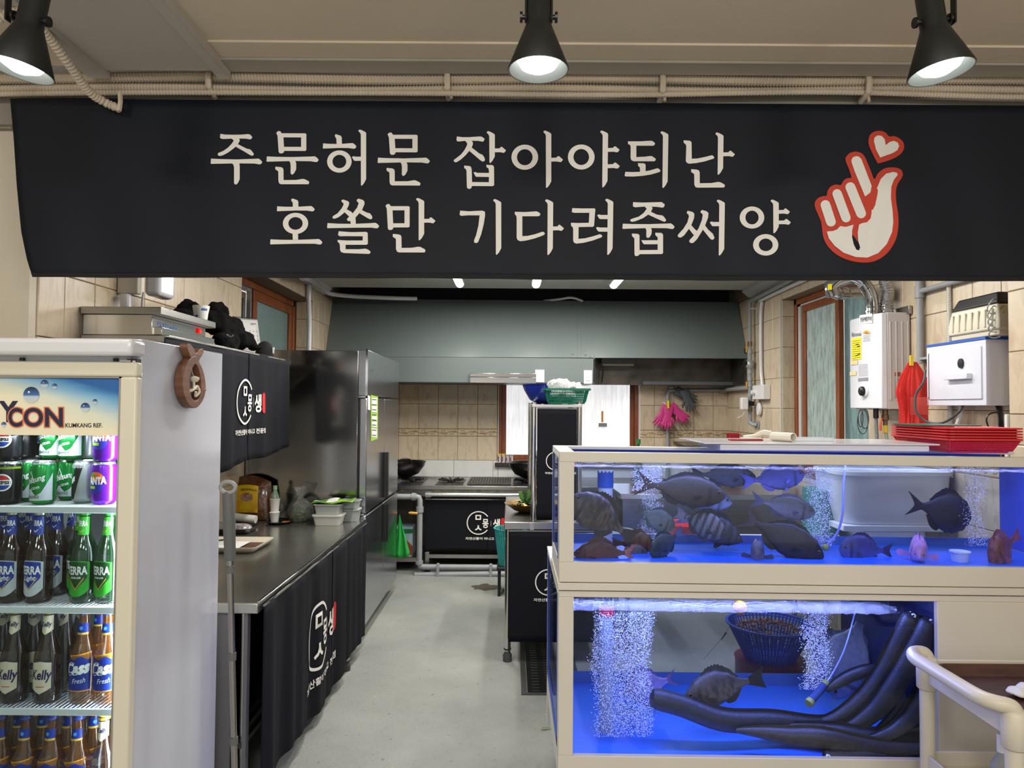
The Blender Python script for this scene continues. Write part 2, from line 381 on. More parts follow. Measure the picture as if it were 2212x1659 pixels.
def vine_mat():
    m = MT.copy(); m.name = 'vine_border_tile'; nt = m.node_tree; N = nt.nodes; L = nt.links; b = N['Principled BSDF']
    tc = N.new('ShaderNodeTexCoord'); sp = N.new('ShaderNodeSeparateXYZ'); L.new(tc.outputs['Object'], sp.inputs[0])
    def M(op, a, c=None, k=None):
        q = N.new('ShaderNodeMath'); q.operation = op
        for i_, v_ in enumerate((a, c)):
            if v_ is None: continue
            if isinstance(v_, (int, float)): q.inputs[i_].default_value = v_
            else: L.new(v_, q.inputs[i_])
        return q.outputs[0]
    x, z = sp.outputs[0], sp.outputs[2]
    wv = M('MULTIPLY', M('SINE', M('MULTIPLY', x, 2 * PI)),0.16)
    l1 = M('LESS_THAN', M('ABSOLUTE', M('SUBTRACT', z, wv)),0.045)
    out = l1
    for cx_, cz_, r_ in ((0.22,-0.12,0.16),(-0.25,0.1,0.18),(0.36,0.12,0.12),(-0.12,-0.18,0.12)):
        dx = M('MULTIPLY', M('SUBTRACT', x, cx_),2.2); dz = M('SUBTRACT', z, cz_)
        d = M('SQRT', M('ADD', M('MULTIPLY', dx, dx), M('MULTIPLY', dz, dz)))
        out = M('MAXIMUM', out, M('LESS_THAN', M('ABSOLUTE', M('SUBTRACT', d, r_)),0.032))
    for zz in (0.44,-0.44): out = M('MAXIMUM', out, M('LESS_THAN', M('ABSOLUTE', M('SUBTRACT', z, zz)),0.02))
    old = b.inputs['Base Color'].links[0].from_socket
    mx = N.new('ShaderNodeMix'); mx.data_type = 'RGBA'; L.new(out, mx.inputs['Factor']); L.new(old, mx.inputs['A']); mx.inputs['B'].default_value = lin((142,108,52)) + (1,)
    L.new(mx.outputs['Result'], b.inputs['Base Color']); return m
MTV = vine_mat()
def tile_mesh(name, m):
    mb = MB(); d = 0.012
    a = [(-.5,0,-.5),(.5,0,-.5),(.5,0,.5),(-.5,0,.5)]; c = [(-.5,-.7,-.5),(.5,-.7,-.5),(.5,-.7,.5),(-.5,-.7,.5)]
    e = [(-.5 + d, -1,-.5 + d),(.5 - d, -1,-.5 + d),(.5 - d, -1,.5 - d),(-.5 + d, -1,.5 - d)]
    mb.add(a + c + e, [(8,9,10,11)] + [(i, (i + 1) % 4,4 + (i + 1) % 4,4 + i) for i in range(4)] + [(4 + i, 4 + (i + 1) % 4,8 + (i + 1) % 4,8 + i) for i in range(4)])
    return mb.mesh(name, m)
TM = {'m': tile_mesh('tile', MT), 'w': tile_mesh('tile_white', MTW), 'v': tile_mesh('tile_border', MTV), 'd': tile_mesh('tile_grey', MTD)}
TH_T = 0.007
def tiles(parent, side, pos, us, zs, kinds, holes=(), cnt=None):
    """us, zs lists of cut lines; side B back (-Y facing), L left (+X facing), R right (-X facing)"""
    n = 0
    for j in range(len(zs) - 1):
        kd = kinds[j] if isinstance(kinds, (list, tuple)) else kinds
        for i in range(len(us) - 1):
            rects = [(us[i], us[i + 1], zs[j], zs[j + 1])]
            for h in holes:
                nr = []
                for (a, b, c, d) in rects:
                    if b <= h[0] or a >= h[1] or d <= h[2] or c >= h[3]: nr.append((a, b, c, d)); continue
                    if a < h[0]: nr.append((a, h[0], c, d))
                    if b > h[1]: nr.append((h[1], b, c, d))
                    a2, b2 = max(a, h[0]), min(b, h[1])
                    if c < h[2]: nr.append((a2, b2, c, h[2]))
                    if d > h[3]: nr.append((a2, b2, h[3], d))
                rects = nr
            for (a, b, c, d) in rects:
                if b - a < 0.012 or d - c < 0.012: continue
                o = bpy.data.objects.new('tile', TM[kd]); COL.objects.link(o); g = 0.003
                o.scale = (b - a - g, TH_T + random.uniform(-.0006,.0006), d - c - g); u, z = (a + b) / 2,(c + d) / 2
                if side == 'B': o.location = (u, pos, z)
                elif side == 'L': o.location = (pos, u, z); o.rotation_euler = (0,0, PI / 2)
                elif side == 'R': o.location = (pos, u, z); o.rotation_euler = (0,0,-PI / 2)
                elif side == 'F': o.location = (u, pos, z); o.rotation_euler = (0,0,0)
                elif side == 'D': o.location = (pos, u, z)
                o.parent = parent; n += 1
    return n
def steps(a, b, d, off=0.0):
    out = [a]; k = math.floor((a - off) / d) + 1
    while off + k * d < b - 1e-4: 
        if off + k * d > a + 1e-4: out.append(off + k * d)
        k += 1
    return out + [b]
ysL = steps(2.60, YB, 0.2,2.752); ysR = steps(2.97, YB, 0.2,3.173)
zs_side = [0.035,0.285,0.535,0.785,1.035,1.285,1.535,1.785,2.035,2.285,2.55]
tiles(wall_left, 'L', XL, ysL, zs_side, 'm', [W1])
tiles(wall_right, 'R', XR, ysR, [0.035,0.285,0.535,0.785,0.985,1.228,1.304,1.535,1.785,2.035,2.285,2.55], ['m', 'm', 'm', 'm', 'm', 'v', 'm', 'm', 'm', 'm', 'm'], [W3])
xb0 = P(862,900, YB).x; xsB = steps(XL, XR, 0.2, xb0 + 0.0)
tiles(wall_back, 'B', YB, xsB, [0.985,1.228,1.304,1.555,1.79], ['m', 'v', 'm', 'm'], [W2])
tiles(wall_back, 'B', YB, steps(XL, XR, 0.4, P(895,1010, YB).x), [0.735,0.985], 'w', [W2])
tiles(wall_back, 'B', YB, steps(XL, XR, 0.4, P(895,1010, YB).x), [0.0,0.245,0.49,0.735], 'd', [W2])
zp = [P(2190, y, 2.97).z for y in (960,894.5,761,631,500)]
tiles(wall_pier, 'R', 2.085, steps(2.32,2.97,0.3,2.97), [0.7,0.95] + zp, 'm')
tiles(wall_pier, 'B', 2.3, steps(2.085,3.7,0.3,2.085), [0.7,0.95] + zp[:], 'm')
# reveals of the window openings, tiled
def reveal(parent, side, x_in, x_out, hole):
    y0, y1, z0, z1 = hole
    cuts = [z0] + [z for z in zs_side if z0 + 0.02 < z < z1 - 0.02] + [z1]
    tiles(parent, 'B', y1, [min(x_in, x_out), max(x_in, x_out)], cuts, 'm')
reveal(wall_left, 'L', XL, XL - 0.14, W1); reveal(wall_right, 'R', XR, XR + 0.10, W3)

# ---- windows
def frosted(name, rgb, e, streak=(3,3,0.3), lo=0.6, spot_=None, wet=0.0):
    m = bpy.data.materials.new(name); m.use_nodes = True; nt = m.node_tree; N = nt.nodes; L = nt.links; b = N['Principled BSDF']
    tc = N.new('ShaderNodeTexCoord'); mp = N.new('ShaderNodeMapping'); mp.inputs['Scale'].default_value = streak; L.new(tc.outputs['Object'], mp.inputs[0])
    n = N.new('ShaderNodeTexNoise'); n.inputs['Scale'].default_value = 12; n.inputs['Detail'].default_value = 8; n.inputs['Roughness'].default_value = 0.7; L.new(mp.outputs[0], n.inputs[0])
    r = N.new('ShaderNodeValToRGB'); L.new(n.outputs['Fac'], r.inputs[0]); c = lin(rgb)
    r.color_ramp.elements[0].position = 0.38; r.color_ramp.elements[0].color = tuple(v * lo for v in c) + (1,); r.color_ramp.elements[1].position = 0.6; r.color_ramp.elements[1].color = c + (1,)
    L.new(r.outputs[0], b.inputs['Base Color']); L.new(r.outputs[0], b.inputs['Emission Color']); b.inputs['Emission Strength'].default_value = e
    b.inputs['Roughness'].default_value = 0.25
    bp = N.new('ShaderNodeBump'); bp.inputs['Strength'].default_value = 0.6; bp.inputs['Distance'].default_value = 0.01; L.new(n.outputs['Fac'], bp.inputs['Height']); L.new(bp.outputs[0], b.inputs['Normal'])
    return m
FR_B = frosted('frosted_daylight_glass', (236,236,238),0.95,(4,1,0.25),0.78)
FR_L = frosted('frosted_green_glass', (92,112,108),0.32,(1,6,0.4),0.85)
FR_R = frosted('textured_wet_glass', (150,166,160),0.35,(1,2.2,0.5),0.55)
DK = mat('open_sash_dark', (28,30,32),0.3)  # dark pane painted in for the unlit opening of the sash
# window_1 left wall
XF = XL - 0.15
w1 = bpy.data.objects.new('window_1', None); COL.objects.link(w1); w1['kind'] = 'structure'
y0, y1, z0, z1 = W1
mb = MB()
for a, b in (((XF, y0, z1 - .05),(XF - .12, y1, z1)),((XF, y1 - .05, z0),(XF - .12, y1, z1)),((XF, y0, z0),(XF - .12, y0 + .05, z1)),((XF, y0, z0),(XF - .12, y1, z0 + .05))): mb.box(a, b)
build('window_frame', mb, WOODF, w1, bevel=0.004)
ys = 5.22
def sash(parent, axis, p, q0, q1, z0, z1, t, dpt, m, glass, nm='sash'):
    mb = MB()
    def bx(a0, a1, c0, c1, d0=0.0, d1=None):
        d1 = dpt if d1 is None else d1
        if axis == 'y': mb.box((p + d0, a0, c0),(p + d1, a1, c1))
        else: mb.box((a0, p + d0, c0),(a1, p + d1, c1))
    bx(q0, q1, z1 - t, z1); bx(q0, q1, z0, z0 + t); bx(q0, q0 + t, z0 + t, z1 - t); bx(q1 - t, q1, z0 + t, z1 - t)
    s = build(nm, mb, m, parent, bevel=0.004)
    mb = MB()
    if axis == 'y': mb.box((p + dpt * .4, q0 + t, z0 + t),(p + dpt * .6, q1 - t, z1 - t))
    else: mb.box((q0 + t, p + dpt * .4, z0 + t),(q1 - t, p + dpt * .6, z1 - t))
    build('pane', mb, glass, s); return s
sash(w1, 'y', XF - .055, ys, y1 - .05, z0 + .05, z1 - .05,.075,.045, WOODF, FR_L)
mb = MB().box((XF - .03, y0 + .05, z1 - .075),(XF - .06, ys + .02, z1 - .05)).box((XF - .02, ys - .04, z0 + .05),(XF - .05, ys - .015, z1 - .05))
build('screen_rail', mb, mat('aluminium', (200,200,198),0.3,0.8), w1)
sash(w1, 'y', XF - .115, y0 + .05, ys + .05, z0 + .05, z1 - .07,.05,.03, mat('aluminium', (0,0,0)), DK, 'screen_sash')
# window_2 back wall
w2 = bpy.data.objects.new('window_2', None); COL.objects.link(w2); w2['kind'] = 'structure'
x0, x1, z0, z1 = W2; yf = YB + 0.06
mb = MB()
for a, b in (((x0, yf, z0),(x0 + .035, yf + .1, z1)),((x1 - .035, yf, z0),(x1, yf + .1, z1)),((x0, yf, z0),(x1, yf + .1, z0 + .03)),((x0, yf, z1 - .03),(x1, yf + .1, z1))): mb.box(a, b)
build('window_frame', mb, WOODF, w2, bevel=0.004)
xm = 0.62
sash(w2, 'x', yf + .02, x0 + .035, xm, z0 + .03, z1 - .03,.045,.035, WOODF, FR_B)
sash(w2, 'x', yf + .06, xm - .05, x1 - .035, z0 + .03, z1 - .03,.045,.035, WOODF, FR_B)
mb = MB().box((x0 - .03, YB - .05, z0 - .035),(x1 + .03, YB + .06, z0))
build('window_sill', mb, mat('dark_granite', (70,52,42),0.3, rgb2=(35,26,22), vscale=60), w2, bevel=0.003)
mb = MB().box((x0 - .004, YB - .008, z0),(x0 + .004, YB + .06, z1)).box((x1 - .004, YB - .008, z0),(x1 + .004, YB + .06, z1)); build('edge_bead', mb, WHITE, w2)
# window_3 right wall
XG = XR + 0.10
w3 = bpy.data.objects.new('window_3', None); COL.objects.link(w3); w3['kind'] = 'structure'
y0, y1, z0, z1 = W3; mb = MB()
for a, b in (((XG, y0, z1 - .045),(XG + .12, y1, z1)),((XG, y1 - .045, z0),(XG + .12, y1, z1)),((XG, y0, z0),(XG + .12, y0 + .045, z1)),((XG, y0, z0),(XG + .12, y1, z0 + .045))): mb.box(a, b)
build('window_frame', mb, WOODF, w3, bevel=0.004)
ya = PX(1815,800, XG + .03).y
sash(w3, 'y', XG + .02, ya, y1 - .11, z0 + .045, z1 - .06,.055,.04, WOODF, FR_R)
mb = MB().box((XG + .012, y1 - .10, z0 + .045),(XG + .04, y1 - .05, z1 - .05)).box((XG + .012, ya, z1 - .062),(XG + .03, y1 - .05, z1 - .05)); build('screen_rail', mb, mat('white_alu', (215,214,210),0.35,0.3), w3)
mb = MB().box((XG + .085, y0 + .045, z0 + .045),(XG + .095, ya + .05, z1 - .045)); build('pane', mb, frosted('textured_teal_glass', (118,146,146),0.28,(1,2.2,0.5),0.6), w3)
mb = MB().box((XR - .012, y1 + .0, z0),(XR + .0, y1 + .012, z1)); build('edge_bead', mb, mat('white_alu', (0,0,0)), w3)
# ================================================================ BANNER with hand lettering
YBN = 2.42
def bn(px, py, k=0.0):
    p = P(px, py, YBN); p.y += ban_w(p.x, p.z) - k; return p
def ban_w(x, z):
    t = (2.59 - z) / 0.6
    return 0.004 * math.sin(x * 9.0 + 1) * t + 0.006 * math.sin(x * 3.1) * t + 0.003 * math.sin(x * 21 + z * 6) * t
Lt = [(22,213),(30,300),(36,400),(45,500),(58,565),(69,598)]
def ban(u, v):
    # left edge follows the slack hem
    yy = 213 + v * (598 - 213)
    k = 0
    while k < len(Lt) - 2 and Lt[k + 1][1] < yy: k += 1
    t = (yy - Lt[k][1]) / (Lt[k + 1][1] - Lt[k][1]); xl = Lt[k][0] + t * (Lt[k + 1][0] - Lt[k][0])
    a = P(xl, yy, YBN); top = P(xl, 213, YBN).z; 
    b = P(2330,229 + v * (609 - 229), YBN)
    p = a.lerp(b, u); sag = 0.006 * math.sin(PI * u) * v
    if u < 0.12: p.z += 0.004 * math.sin(u / 0.12 * PI) * (1 - v)
    p.z -= sag * 0; p.y += ban_w(p.x, p.z); return p
tb = thing('hanging_banner', 'long black cloth banner with two lines of white writing and a red-edged finger heart', 'banner', P(1106,600, YBN))
build('cloth', MB().grid(ban, 160,20), BANNER, tb, smooth=True, solid=0.0015)
def hem(mb, v0, v1):
    return mb.grid(lambda u, v: ban(u, v0 + (v1 - v0) * v) + Vector((0,-0.0022,0)),120,1)
h = MB(); hem(h, 0.975,1.0); build('hem', h, mat('hem_cloth', (14,15,19),0.8), tb, smooth=True)
GL = []
cur = [0]
def zp_(s, ox, oy):
    return lambda pts: [(ox + x / s, oy + y / s) for x, y in pts]
def add_poly(mb, pts, k=None):
    cur[0] += 1
    kk = 0.003 + 0.00008 * (cur[0] % 9) if k is None else k
    mb.flat(pts, lambda u, v: bn(u, v, kk))
def hbar(mb, x0, x1, yc, t=10.8):
    Lh = x1 - x0
    add_poly(mb, [(x0 + .8, yc - .52 * t),(x0 + .2 * Lh, yc - .42 * t),(x0 + .5 * Lh, yc - .38 * t),(x1 - 1.7 * t, yc - .5 * t),(x1 - .75 * t, yc - .55 * t),(x1 - .35 * t, yc - .3 * t),(x1, yc + .12 * t),(x1 - .08 * t, yc + .3 * t),(x1 - .3 * t, yc + .55 * t),(x1 - .6 * t, yc + .58 * t),
                  (x1 - 1.6 * t, yc + .42 * t),(x0 + .5 * Lh, yc + .4 * t),(x0 + 1.2, yc + .52 * t),(x0, yc + .42 * t)])
def vbar(mb, xl, y0, y1, t=11.4, dx=0.0, tip=1.2):
    add_poly(mb, [(xl - .45 * t, y0 + .3 * t),(xl - .4 * t, y0 + .1 * t),(xl - .15 * t, y0),(xl + .35 * t, y0 + .2 * t),(xl + .9 * t, y0 + .5 * t),(xl + t, y0 + .7 * t),(xl + t + dx, y1 - tip * t),(xl + .6 * t + dx, y1 - .45 * t),(xl + .2 * t + dx, y1),(xl + .03 * t + dx, y1 - .08 * t),(xl, y0 + .95 * t),(xl - .12 * t, y0 + .62 * t)])
def tick(mb, x0, x1, yc, t=8.6):  # short stroke going right from a vertical
    add_poly(mb, [(x0 - 2, yc - .45 * t),(x0 + .45 * (x1 - x0), yc - .5 * t),(x1 - 1.25 * t, yc - .85 * t),(x1 - .95 * t, yc - .85 * t),(x1, yc - .05 * t),(x1 - .1 * t, yc + .15 * t),(x1 - .45 * t, yc + .55 * t),(x1 - .8 * t, yc + .55 * t),(x0 + .5 * (x1 - x0), yc + .42 * t),(x0 - 2, yc + .45 * t)])
def tickl(mb, x0, x1, yc, t=8.6):  # short stroke meeting a vertical from the left
    add_poly(mb, [(x0, yc - .38 * t),(x0 + .3 * t, yc - .62 * t),(x0 + 1.0 * t, yc - .5 * t),(x1 + 2, yc - .5 * t),(x1 + 2, yc + .5 * t),(x0 + .75 * t, yc + .5 * t),(x0 + .5 * t, yc + .4 * t)])
def nieun(mb, xl, y0, x1, yb, t=11.2):
    add_poly(mb, [(xl - .55 * t, y0),(xl + .5 * t, y0 + .1 * t),(xl + .85 * t, y0 + .25 * t),(xl + t, y0 + .6 * t),(xl + 1.02 * t, yb - .8 * t),(x1 - 2.5 * t, yb - .82 * t),(x1 - 1.3 * t, yb - 1.02 * t),(x1 - .9 * t, yb - .98 * t),(x1 - .15 * t, yb - .6 * t),(x1, yb - .35 * t),(x1 - .15 * t, yb),(xl + .55 * t, yb),(xl + .2 * t, yb - .15 * t),(xl + .02 * t, yb - .6 * t),(xl, y0 + 1.0 * t),(xl - .12 * t, y0 + .8 * t),(xl - .5 * t, y0 + .58 * t),(xl - .58 * t, y0 + .45 * t)])
def mieum(mb, x0, y0, x1, y1, t=10.6, h=8.6, foot=5.5):
    add_poly(mb, [(x0 - .25 * t, y0 - .1 * t),(x0 + .1 * t, y0 - .42 * t),(x0 + .5 * t, y0 - .42 * t),(x0 + .9 * t, y0 + .15 * t),(x0 + 1.12 * t, y0 + .6 * t),(x0 + 1.3 * t, y1),(x0 + 1.25 * t, y1 + foot * .5),(x0 + .95 * t, y1 + foot),(x0 + .45 * t, y1 + foot),(x0 + .22 * t, y1 + foot * .4),(x0, y0 + .5 * t)])
    add_poly(mb, [(x0 + .6 * t, y0),(x1 - .2 * t, y0),(x1, y0 + .2 * t),(x1, y0 + h),(x0 + .6 * t, y0 + h)])
    add_poly(mb, [(x1 - t, y0 + 1),(x1, y0 + 1.5),(x1, y1 - 1.5),(x1 - t, y1 - 1)])
    add_poly(mb, [(x0 + 1.0 * t, y1 - h),(x1, y1 - h),(x1, y1 - .2 * t),(x1 - .2 * t, y1),(x0 + 1.0 * t, y1)])
def ieung(mb, cx, cy_, rx, ry, t, tv):
    cur[0] += 1; kk = 0.003 + 0.00008 * (cur[0] % 9)
    vs = []
    n = 44
    for i in range(n + 1):
        a = 2 * PI * i / n
        vs.append(bn(cx + rx * math.cos(a), cy_ + ry * math.sin(a), kk)); vs.append(bn(cx + (rx - t) * math.cos(a), cy_ + (ry - tv) * math.sin(a), kk))
    mb.add(vs, [(2 * i, 2 * i + 2,2 * i + 3,2 * i + 1) for i in range(n)])
def glyph(fn):
    mb = MB(); fn(mb); build('syllable', mb, PRINT, tb)
def g1(mb):
    q = zp_(6.9125,440,270)
    add_poly(mb, q([(257,138),(330,150),(450,152),(560,150),(670,142),(700,150),(731,185),(725,205),(700,222),(640,210),(520,208),(420,210),(300,216),(265,210),(250,190)]))
    add_poly(mb, q([(420,205),(530,205),(546,228),(540,252),(518,292),(480,335),(430,375),(370,420),(300,458),(250,471),(225,462),(216,440),(235,422),(300,395),(370,345),(430,280),(455,238)]))
    add_poly(mb, q([(516,290),(560,315),(650,360),(700,370),(725,395),(755,435),(750,455),(728,467),(700,455),(600,395),(480,328)]))
    hbar(mb, 456.5,567.5,349.5,11)
    add_poly(mb, q([(430,580),(540,580),(546,620),(546,820),(520,875),(495,897),(470,890),(463,870),(462,640),(452,600)]))
def mun(mb, dx, dy):
    mieum(mb, 600.5 + dx, 289 + dy, 662.5 + dx, 327 + dy, 11.2,8.8)
    hbar(mb, 576.5 + dx, 689 + dx, 344.5 + dy, 11)
    q = zp_(6.9125,440 + dx, 270 + dy)
    add_poly(mb, q([(1280,540),(1370,540),(1388,575),(1388,670),(1360,725),(1335,748),(1315,745),(1305,725),(1306,620),(1300,570)]))
    nieun(mb, 602.2 + dx, 361 + dy, 669 + dx, 399 + dy, 11.2)
def g3(mb):
    add_poly(mb, zp_(6.9125,700,270)([(165,170),(165,155),(180,142),(250,165),(268,190),(270,290),(190,290),(188,215),(170,180)]))
    hbar(mb, 697.8,770.5,316,10.8)
    ieung(mb, 733.6,349.6,26.5,24,11.6,9.6)
    vbar(mb, 780,281,402.2,11.6)
    tickl(mb, 760.7,780,344,9)
def zieut(mb, q):
    add_poly(mb, q([(120,180),(200,190),(300,190),(460,178),(490,182),(532,212),(520,245),(505,257),(440,245),(330,243),(240,245),(150,256),(120,250),(112,225)]))
    add_poly(mb, q([(240,243),(335,243),(357,265),(357,300),(340,345),(300,400),(250,460),(180,525),(120,562),(95,568),(73,550),(75,530),(110,505),(180,450),(235,380),(270,310),(272,280)]))
    add_poly(mb, q([(338,343),(400,390),(450,430),(500,452),(525,485),(538,525),(525,548),(500,552),(470,535),(400,475),(305,395)]))
def bieup(mb, q):
    add_poly(mb, q([(228,615),(310,622),(332,640),(340,680),(345,860),(345,920),(330,955),(300,965),(272,950),(268,920),(262,690),(250,665),(228,652)]))
    add_poly(mb, q([(558,600),(650,603),(672,630),(674,900),(650,918),(595,918),(597,700),(590,655),(560,635)]))
    add_poly(mb, q([(330,860),(674,860),(674,900),(655,918),(330,920)]))
    add_poly(mb, q([(365,715),(400,712),(420,722),(600,722),(600,782),(405,782),(385,755)]))
def g5(mb):
    q = zp_(6.9125,970,270); zieut(mb, q); bieup(mb, q)
    vbar(mb, 970 + 601 / 6.9125,284,353,12); tick(mb, 1068.5,1093,325.5,9)
def g6(mb):
    ieung(mb, 1133.6,340,28.8,27,12,9.8); vbar(mb, 1179,282.7,406.3,11.8); tick(mb, 1190,1216,345.5,9)
def g7(mb):
    ieung(mb, 1255.5,339.5,28.8,27,12,9.8); vbar(mb, 1301.7,282.5,405,11.7,-1.2); tick(mb, 1312.5,1338,324.5,9); tick(mb, 1312,1338.5,359.5,9)
def g8(mb):
    q = zp_(6.9125,1290,270)
    add_poly(mb, q([(456,250),(650,250),(790,240),(820,242),(862,275),(855,300),(835,315),(582,315),(582,345),(500,345),(490,305),(458,290)]))
    add_poly(mb, q([(498,310),(582,312),(582,485),(700,480),(790,468),(820,472),(872,510),(870,530),(850,547),(540,547),(508,530),(496,500)]))
    add_poly(mb, q([(606,575),(700,578),(720,600),(720,700),(637,710),(634,640),(608,615)]))
    add_poly(mb, q([(418,703),(520,708),(640,705),(780,685),(895,650),(925,662),(945,690),(925,708),(800,745),(680,765),(540,775),(420,772),(408,760)]))
    vbar(mb, 1290 + 980 / 6.9125,284,406.5,11.8,-1.6)
def g9(mb):
    q = zp_(6.9125,1290,270)
    add_poly(mb, q([(1290,230),(1385,238),(1408,260),(1412,505),(1500,500),(1600,480),(1715,453),(1738,470),(1748,490),(1735,505),(1600,545),(1480,568),(1370,578),(1335,560),(1323,535),(1330,320),(1320,290),(1290,265)]))
    nieun(mb, 1290 + 1450 / 6.9125,365.2,1566,405,11.8)
    vbar(mb, 1290 + 1801 / 6.9125,286.5,377.8,12,-0.8); tick(mb, 1562,1587,333.8,9)
def g10(mb):
    q = zp_(5.821,570,420)
    add_poly(mb, q([(350,78),(352,65),(370,57),(430,80),(440,100),(441,165),(371,165),(370,110),(355,90)]))
    hbar(mb, 599,681,451.8,10.2)
    ieung(mb, 639.5,483.6,27.5,22.8,12,9.2)
    add_poly(mb, q([(366,490),(437,490),(437,575),(370,575)]))
    hbar(mb, 584.3,697.5,523,10.6)
def g11(mb):
    q = zp_(5.821,570,420)
    add_poly(mb, q([(978,75),(1000,67),(1060,88),(1075,105),(1070,140),(1045,190),(1010,235),(950,285),(900,308),(875,308),(865,290),(875,275),(930,240),(980,180),(1005,130),(1000,110),(980,95)]))
    add_poly(mb, q([(1040,188),(1100,220),(1122,245),(1130,290),(1080,285),(1015,225)]))
    add_poly(mb, q([(1172,70),(1195,57),(1250,75),(1268,95),(1268,130),(1240,195),(1190,255),(1150,300),(1085,338),(1060,338),(1045,315),(1080,275),(1120,240),(1175,170),(1195,115),(1185,100),(1172,90)]))
    add_poly(mb, q([(1235,200),(1290,230),(1340,245),(1365,280),(1368,305),(1350,320),(1320,310),(1205,240)]))
    add_poly(mb, q([(1088,300),(1155,300),(1160,375),(1095,375),(1090,335)]))
    hbar(mb, 707.5,820,488.3,10.6)
    add_poly(mb, q([(945,467),(1100,478),(1290,475),(1310,490),(1312,625),(1295,637),(1245,637),(1247,530),(1040,528),(960,530),(937,515)]))
    add_poly(mb, q([(932,577),(1050,583),(1255,583),(1255,637),(1030,637),(1030,660),(962,660),(955,620),(932,600)]))
    add_poly(mb, q([(960,620),(1030,620),(1032,692),(1200,692),(1280,685),(1310,695),(1345,722),(1342,740),(1325,752),(1010,740),(975,728),(962,700)]))
def g12(mb):
    mieum(mb, 836.5,447,885.8,493,11,9,5.3)
    vbar(mb, 905,429,521,12); tick(mb, 917,941,478.5,9)
    nieun(mb, 856.5,507,920,547,12)
def g13(mb):
    q = zp_(6.144,980,420)
    add_poly(mb, q([(90,222),(200,232),(380,222),(415,235),(418,280),(400,400),(365,540),(325,640),(300,653),(275,645),(270,622),(300,545),(330,420),(345,285),(200,285),(100,292),(80,275)]))
    vbar(mb, 1070.9,430.5,551,11.9)
def g14(mb):
    q = zp_(6.144,980,420)
    add_poly(mb, q([(811,230),(950,232),(1100,222),(1130,235),(1152,258),(1140,282),(1120,288),(911,288),(911,310),(835,310),(832,285),(811,262)]))
    add_poly(mb, q([(836,285),(911,286),(911,552),(980,548),(1080,525),(1180,492),(1200,500),(1213,520),(1190,540),(1080,580),(960,610),(885,620),(850,605),(836,575)]))
    vbar(mb, 1183,430.5,550.5,12,-0.8); tick(mb, 1194.5,1218,493.5,9.2)
def g15(mb):
    q = zp_(6.144,980,420)
    add_poly(mb, q([(1573,184),(1700,188),(1870,186),(1880,200),(1862,420),(1845,432),(1790,432),(1800,245),(1600,247),(1567,237)]))
    add_poly(mb, q([(1557,378),(1650,382),(1800,378),(1800,432),(1657,435),(1657,460),(1585,460),(1580,440),(1557,415)]))
    add_poly(mb, q([(1585,440),(1657,440),(1655,592),(1740,585),(1840,560),(1940,528),(1965,540),(1972,560),(1950,575),(1840,615),(1720,645),(1625,655),(1595,640),(1585,610)]))
    vbar(mb, 980 + 2045 / 6.144,429.3,551,12,-1.6); tickl(mb, 1290,1311,468.8,9); tickl(mb, 1287.3,1311,496,9)
def g16(mb):
    q = zp_(5.672,1330,420)
    add_poly(mb, q([(213,97),(330,103),(450,100),(560,96),(600,125),(590,155),(570,165),(500,155),(380,150),(240,160),(215,152),(209,140)]))
    add_poly(mb, q([(350,150),(435,150),(450,170),(430,215),(395,252),(330,295),(240,330),(200,337),(180,328),(176,312),(200,298),(280,275),(340,230),(378,178)]))
    add_poly(mb, q([(428,215),(500,250),(575,262),(600,290),(617,318),(600,338),(570,330),(480,290),(395,250)]))
    hbar(mb, 1344.5,1457,488.8,10.8)
    add_poly(mb, q([(362,415),(430,415),(440,440),(435,490),(415,525),(395,535),(376,528),(373,500),(374,440)]))
    add_poly(mb, q([(198,480),(270,485),(290,500),(292,730),(285,745),(255,757),(235,750),(230,730),(228,540),(200,510)]))
    add_poly(mb, q([(483,472),(560,475),(578,495),(578,720),(565,732),(512,732),(512,530),(483,500)]))
    add_poly(mb, q([(285,682),(578,682),(578,720),(565,732),(285,732)]))
    add_poly(mb, q([(313,562),(350,563),(515,563),(515,612),(345,612),(330,595)]))
def g17(mb):
    q = zp_(5.672,1330,420)
    add_poly(mb, q([(873,215),(885,198),(945,212),(967,235),(962,290),(930,370),(895,425),(840,500),(800,528),(770,525),(758,508),(770,485),(830,420),(880,340),(900,265),(890,240),(875,232)]))
    add_poly(mb, q([(925,370),(970,420),(1000,445),(985,505),(955,490),(895,415)]))
    add_poly(mb, q([(1043,205),(1060,187),(1115,202),(1140,225),(1135,280),(1100,375),(1060,450),(1000,545),(955,590),(925,595),(903,578),(905,560),(960,500),(1020,410),(1060,310),(1070,245),(1060,230),(1045,222)]))
    add_poly(mb, q([(1098,375),(1140,430),(1195,478),(1215,525),(1205,545),(1185,552),(1160,535),(1070,425)]))
    vbar(mb, 1330 + 1270 / 5.672,431,551.3,12,-0.6); tickl(mb, 1534,1554,483.5,9)
def g18(mb):
    ieung(mb, 1624.3,470,26.5,23.8,12.3,9); vbar(mb, 1330 + 1930 / 5.672,431,504,12)
    tick(mb, 1682,1706,457.8,8.6); tick(mb, 1682,1708,480.5,8.6)
    ieung(mb, 1654,529,27.3,23.2,12.3,9.6)
for fn in (g1, lambda m: mun(m, 0,0), g3, lambda m: mun(m, 240,3.2), g5, g6, g7, g8, g9, g10, g11, g12, g13, g14, g15, g16, g17, g18): glyph(fn)
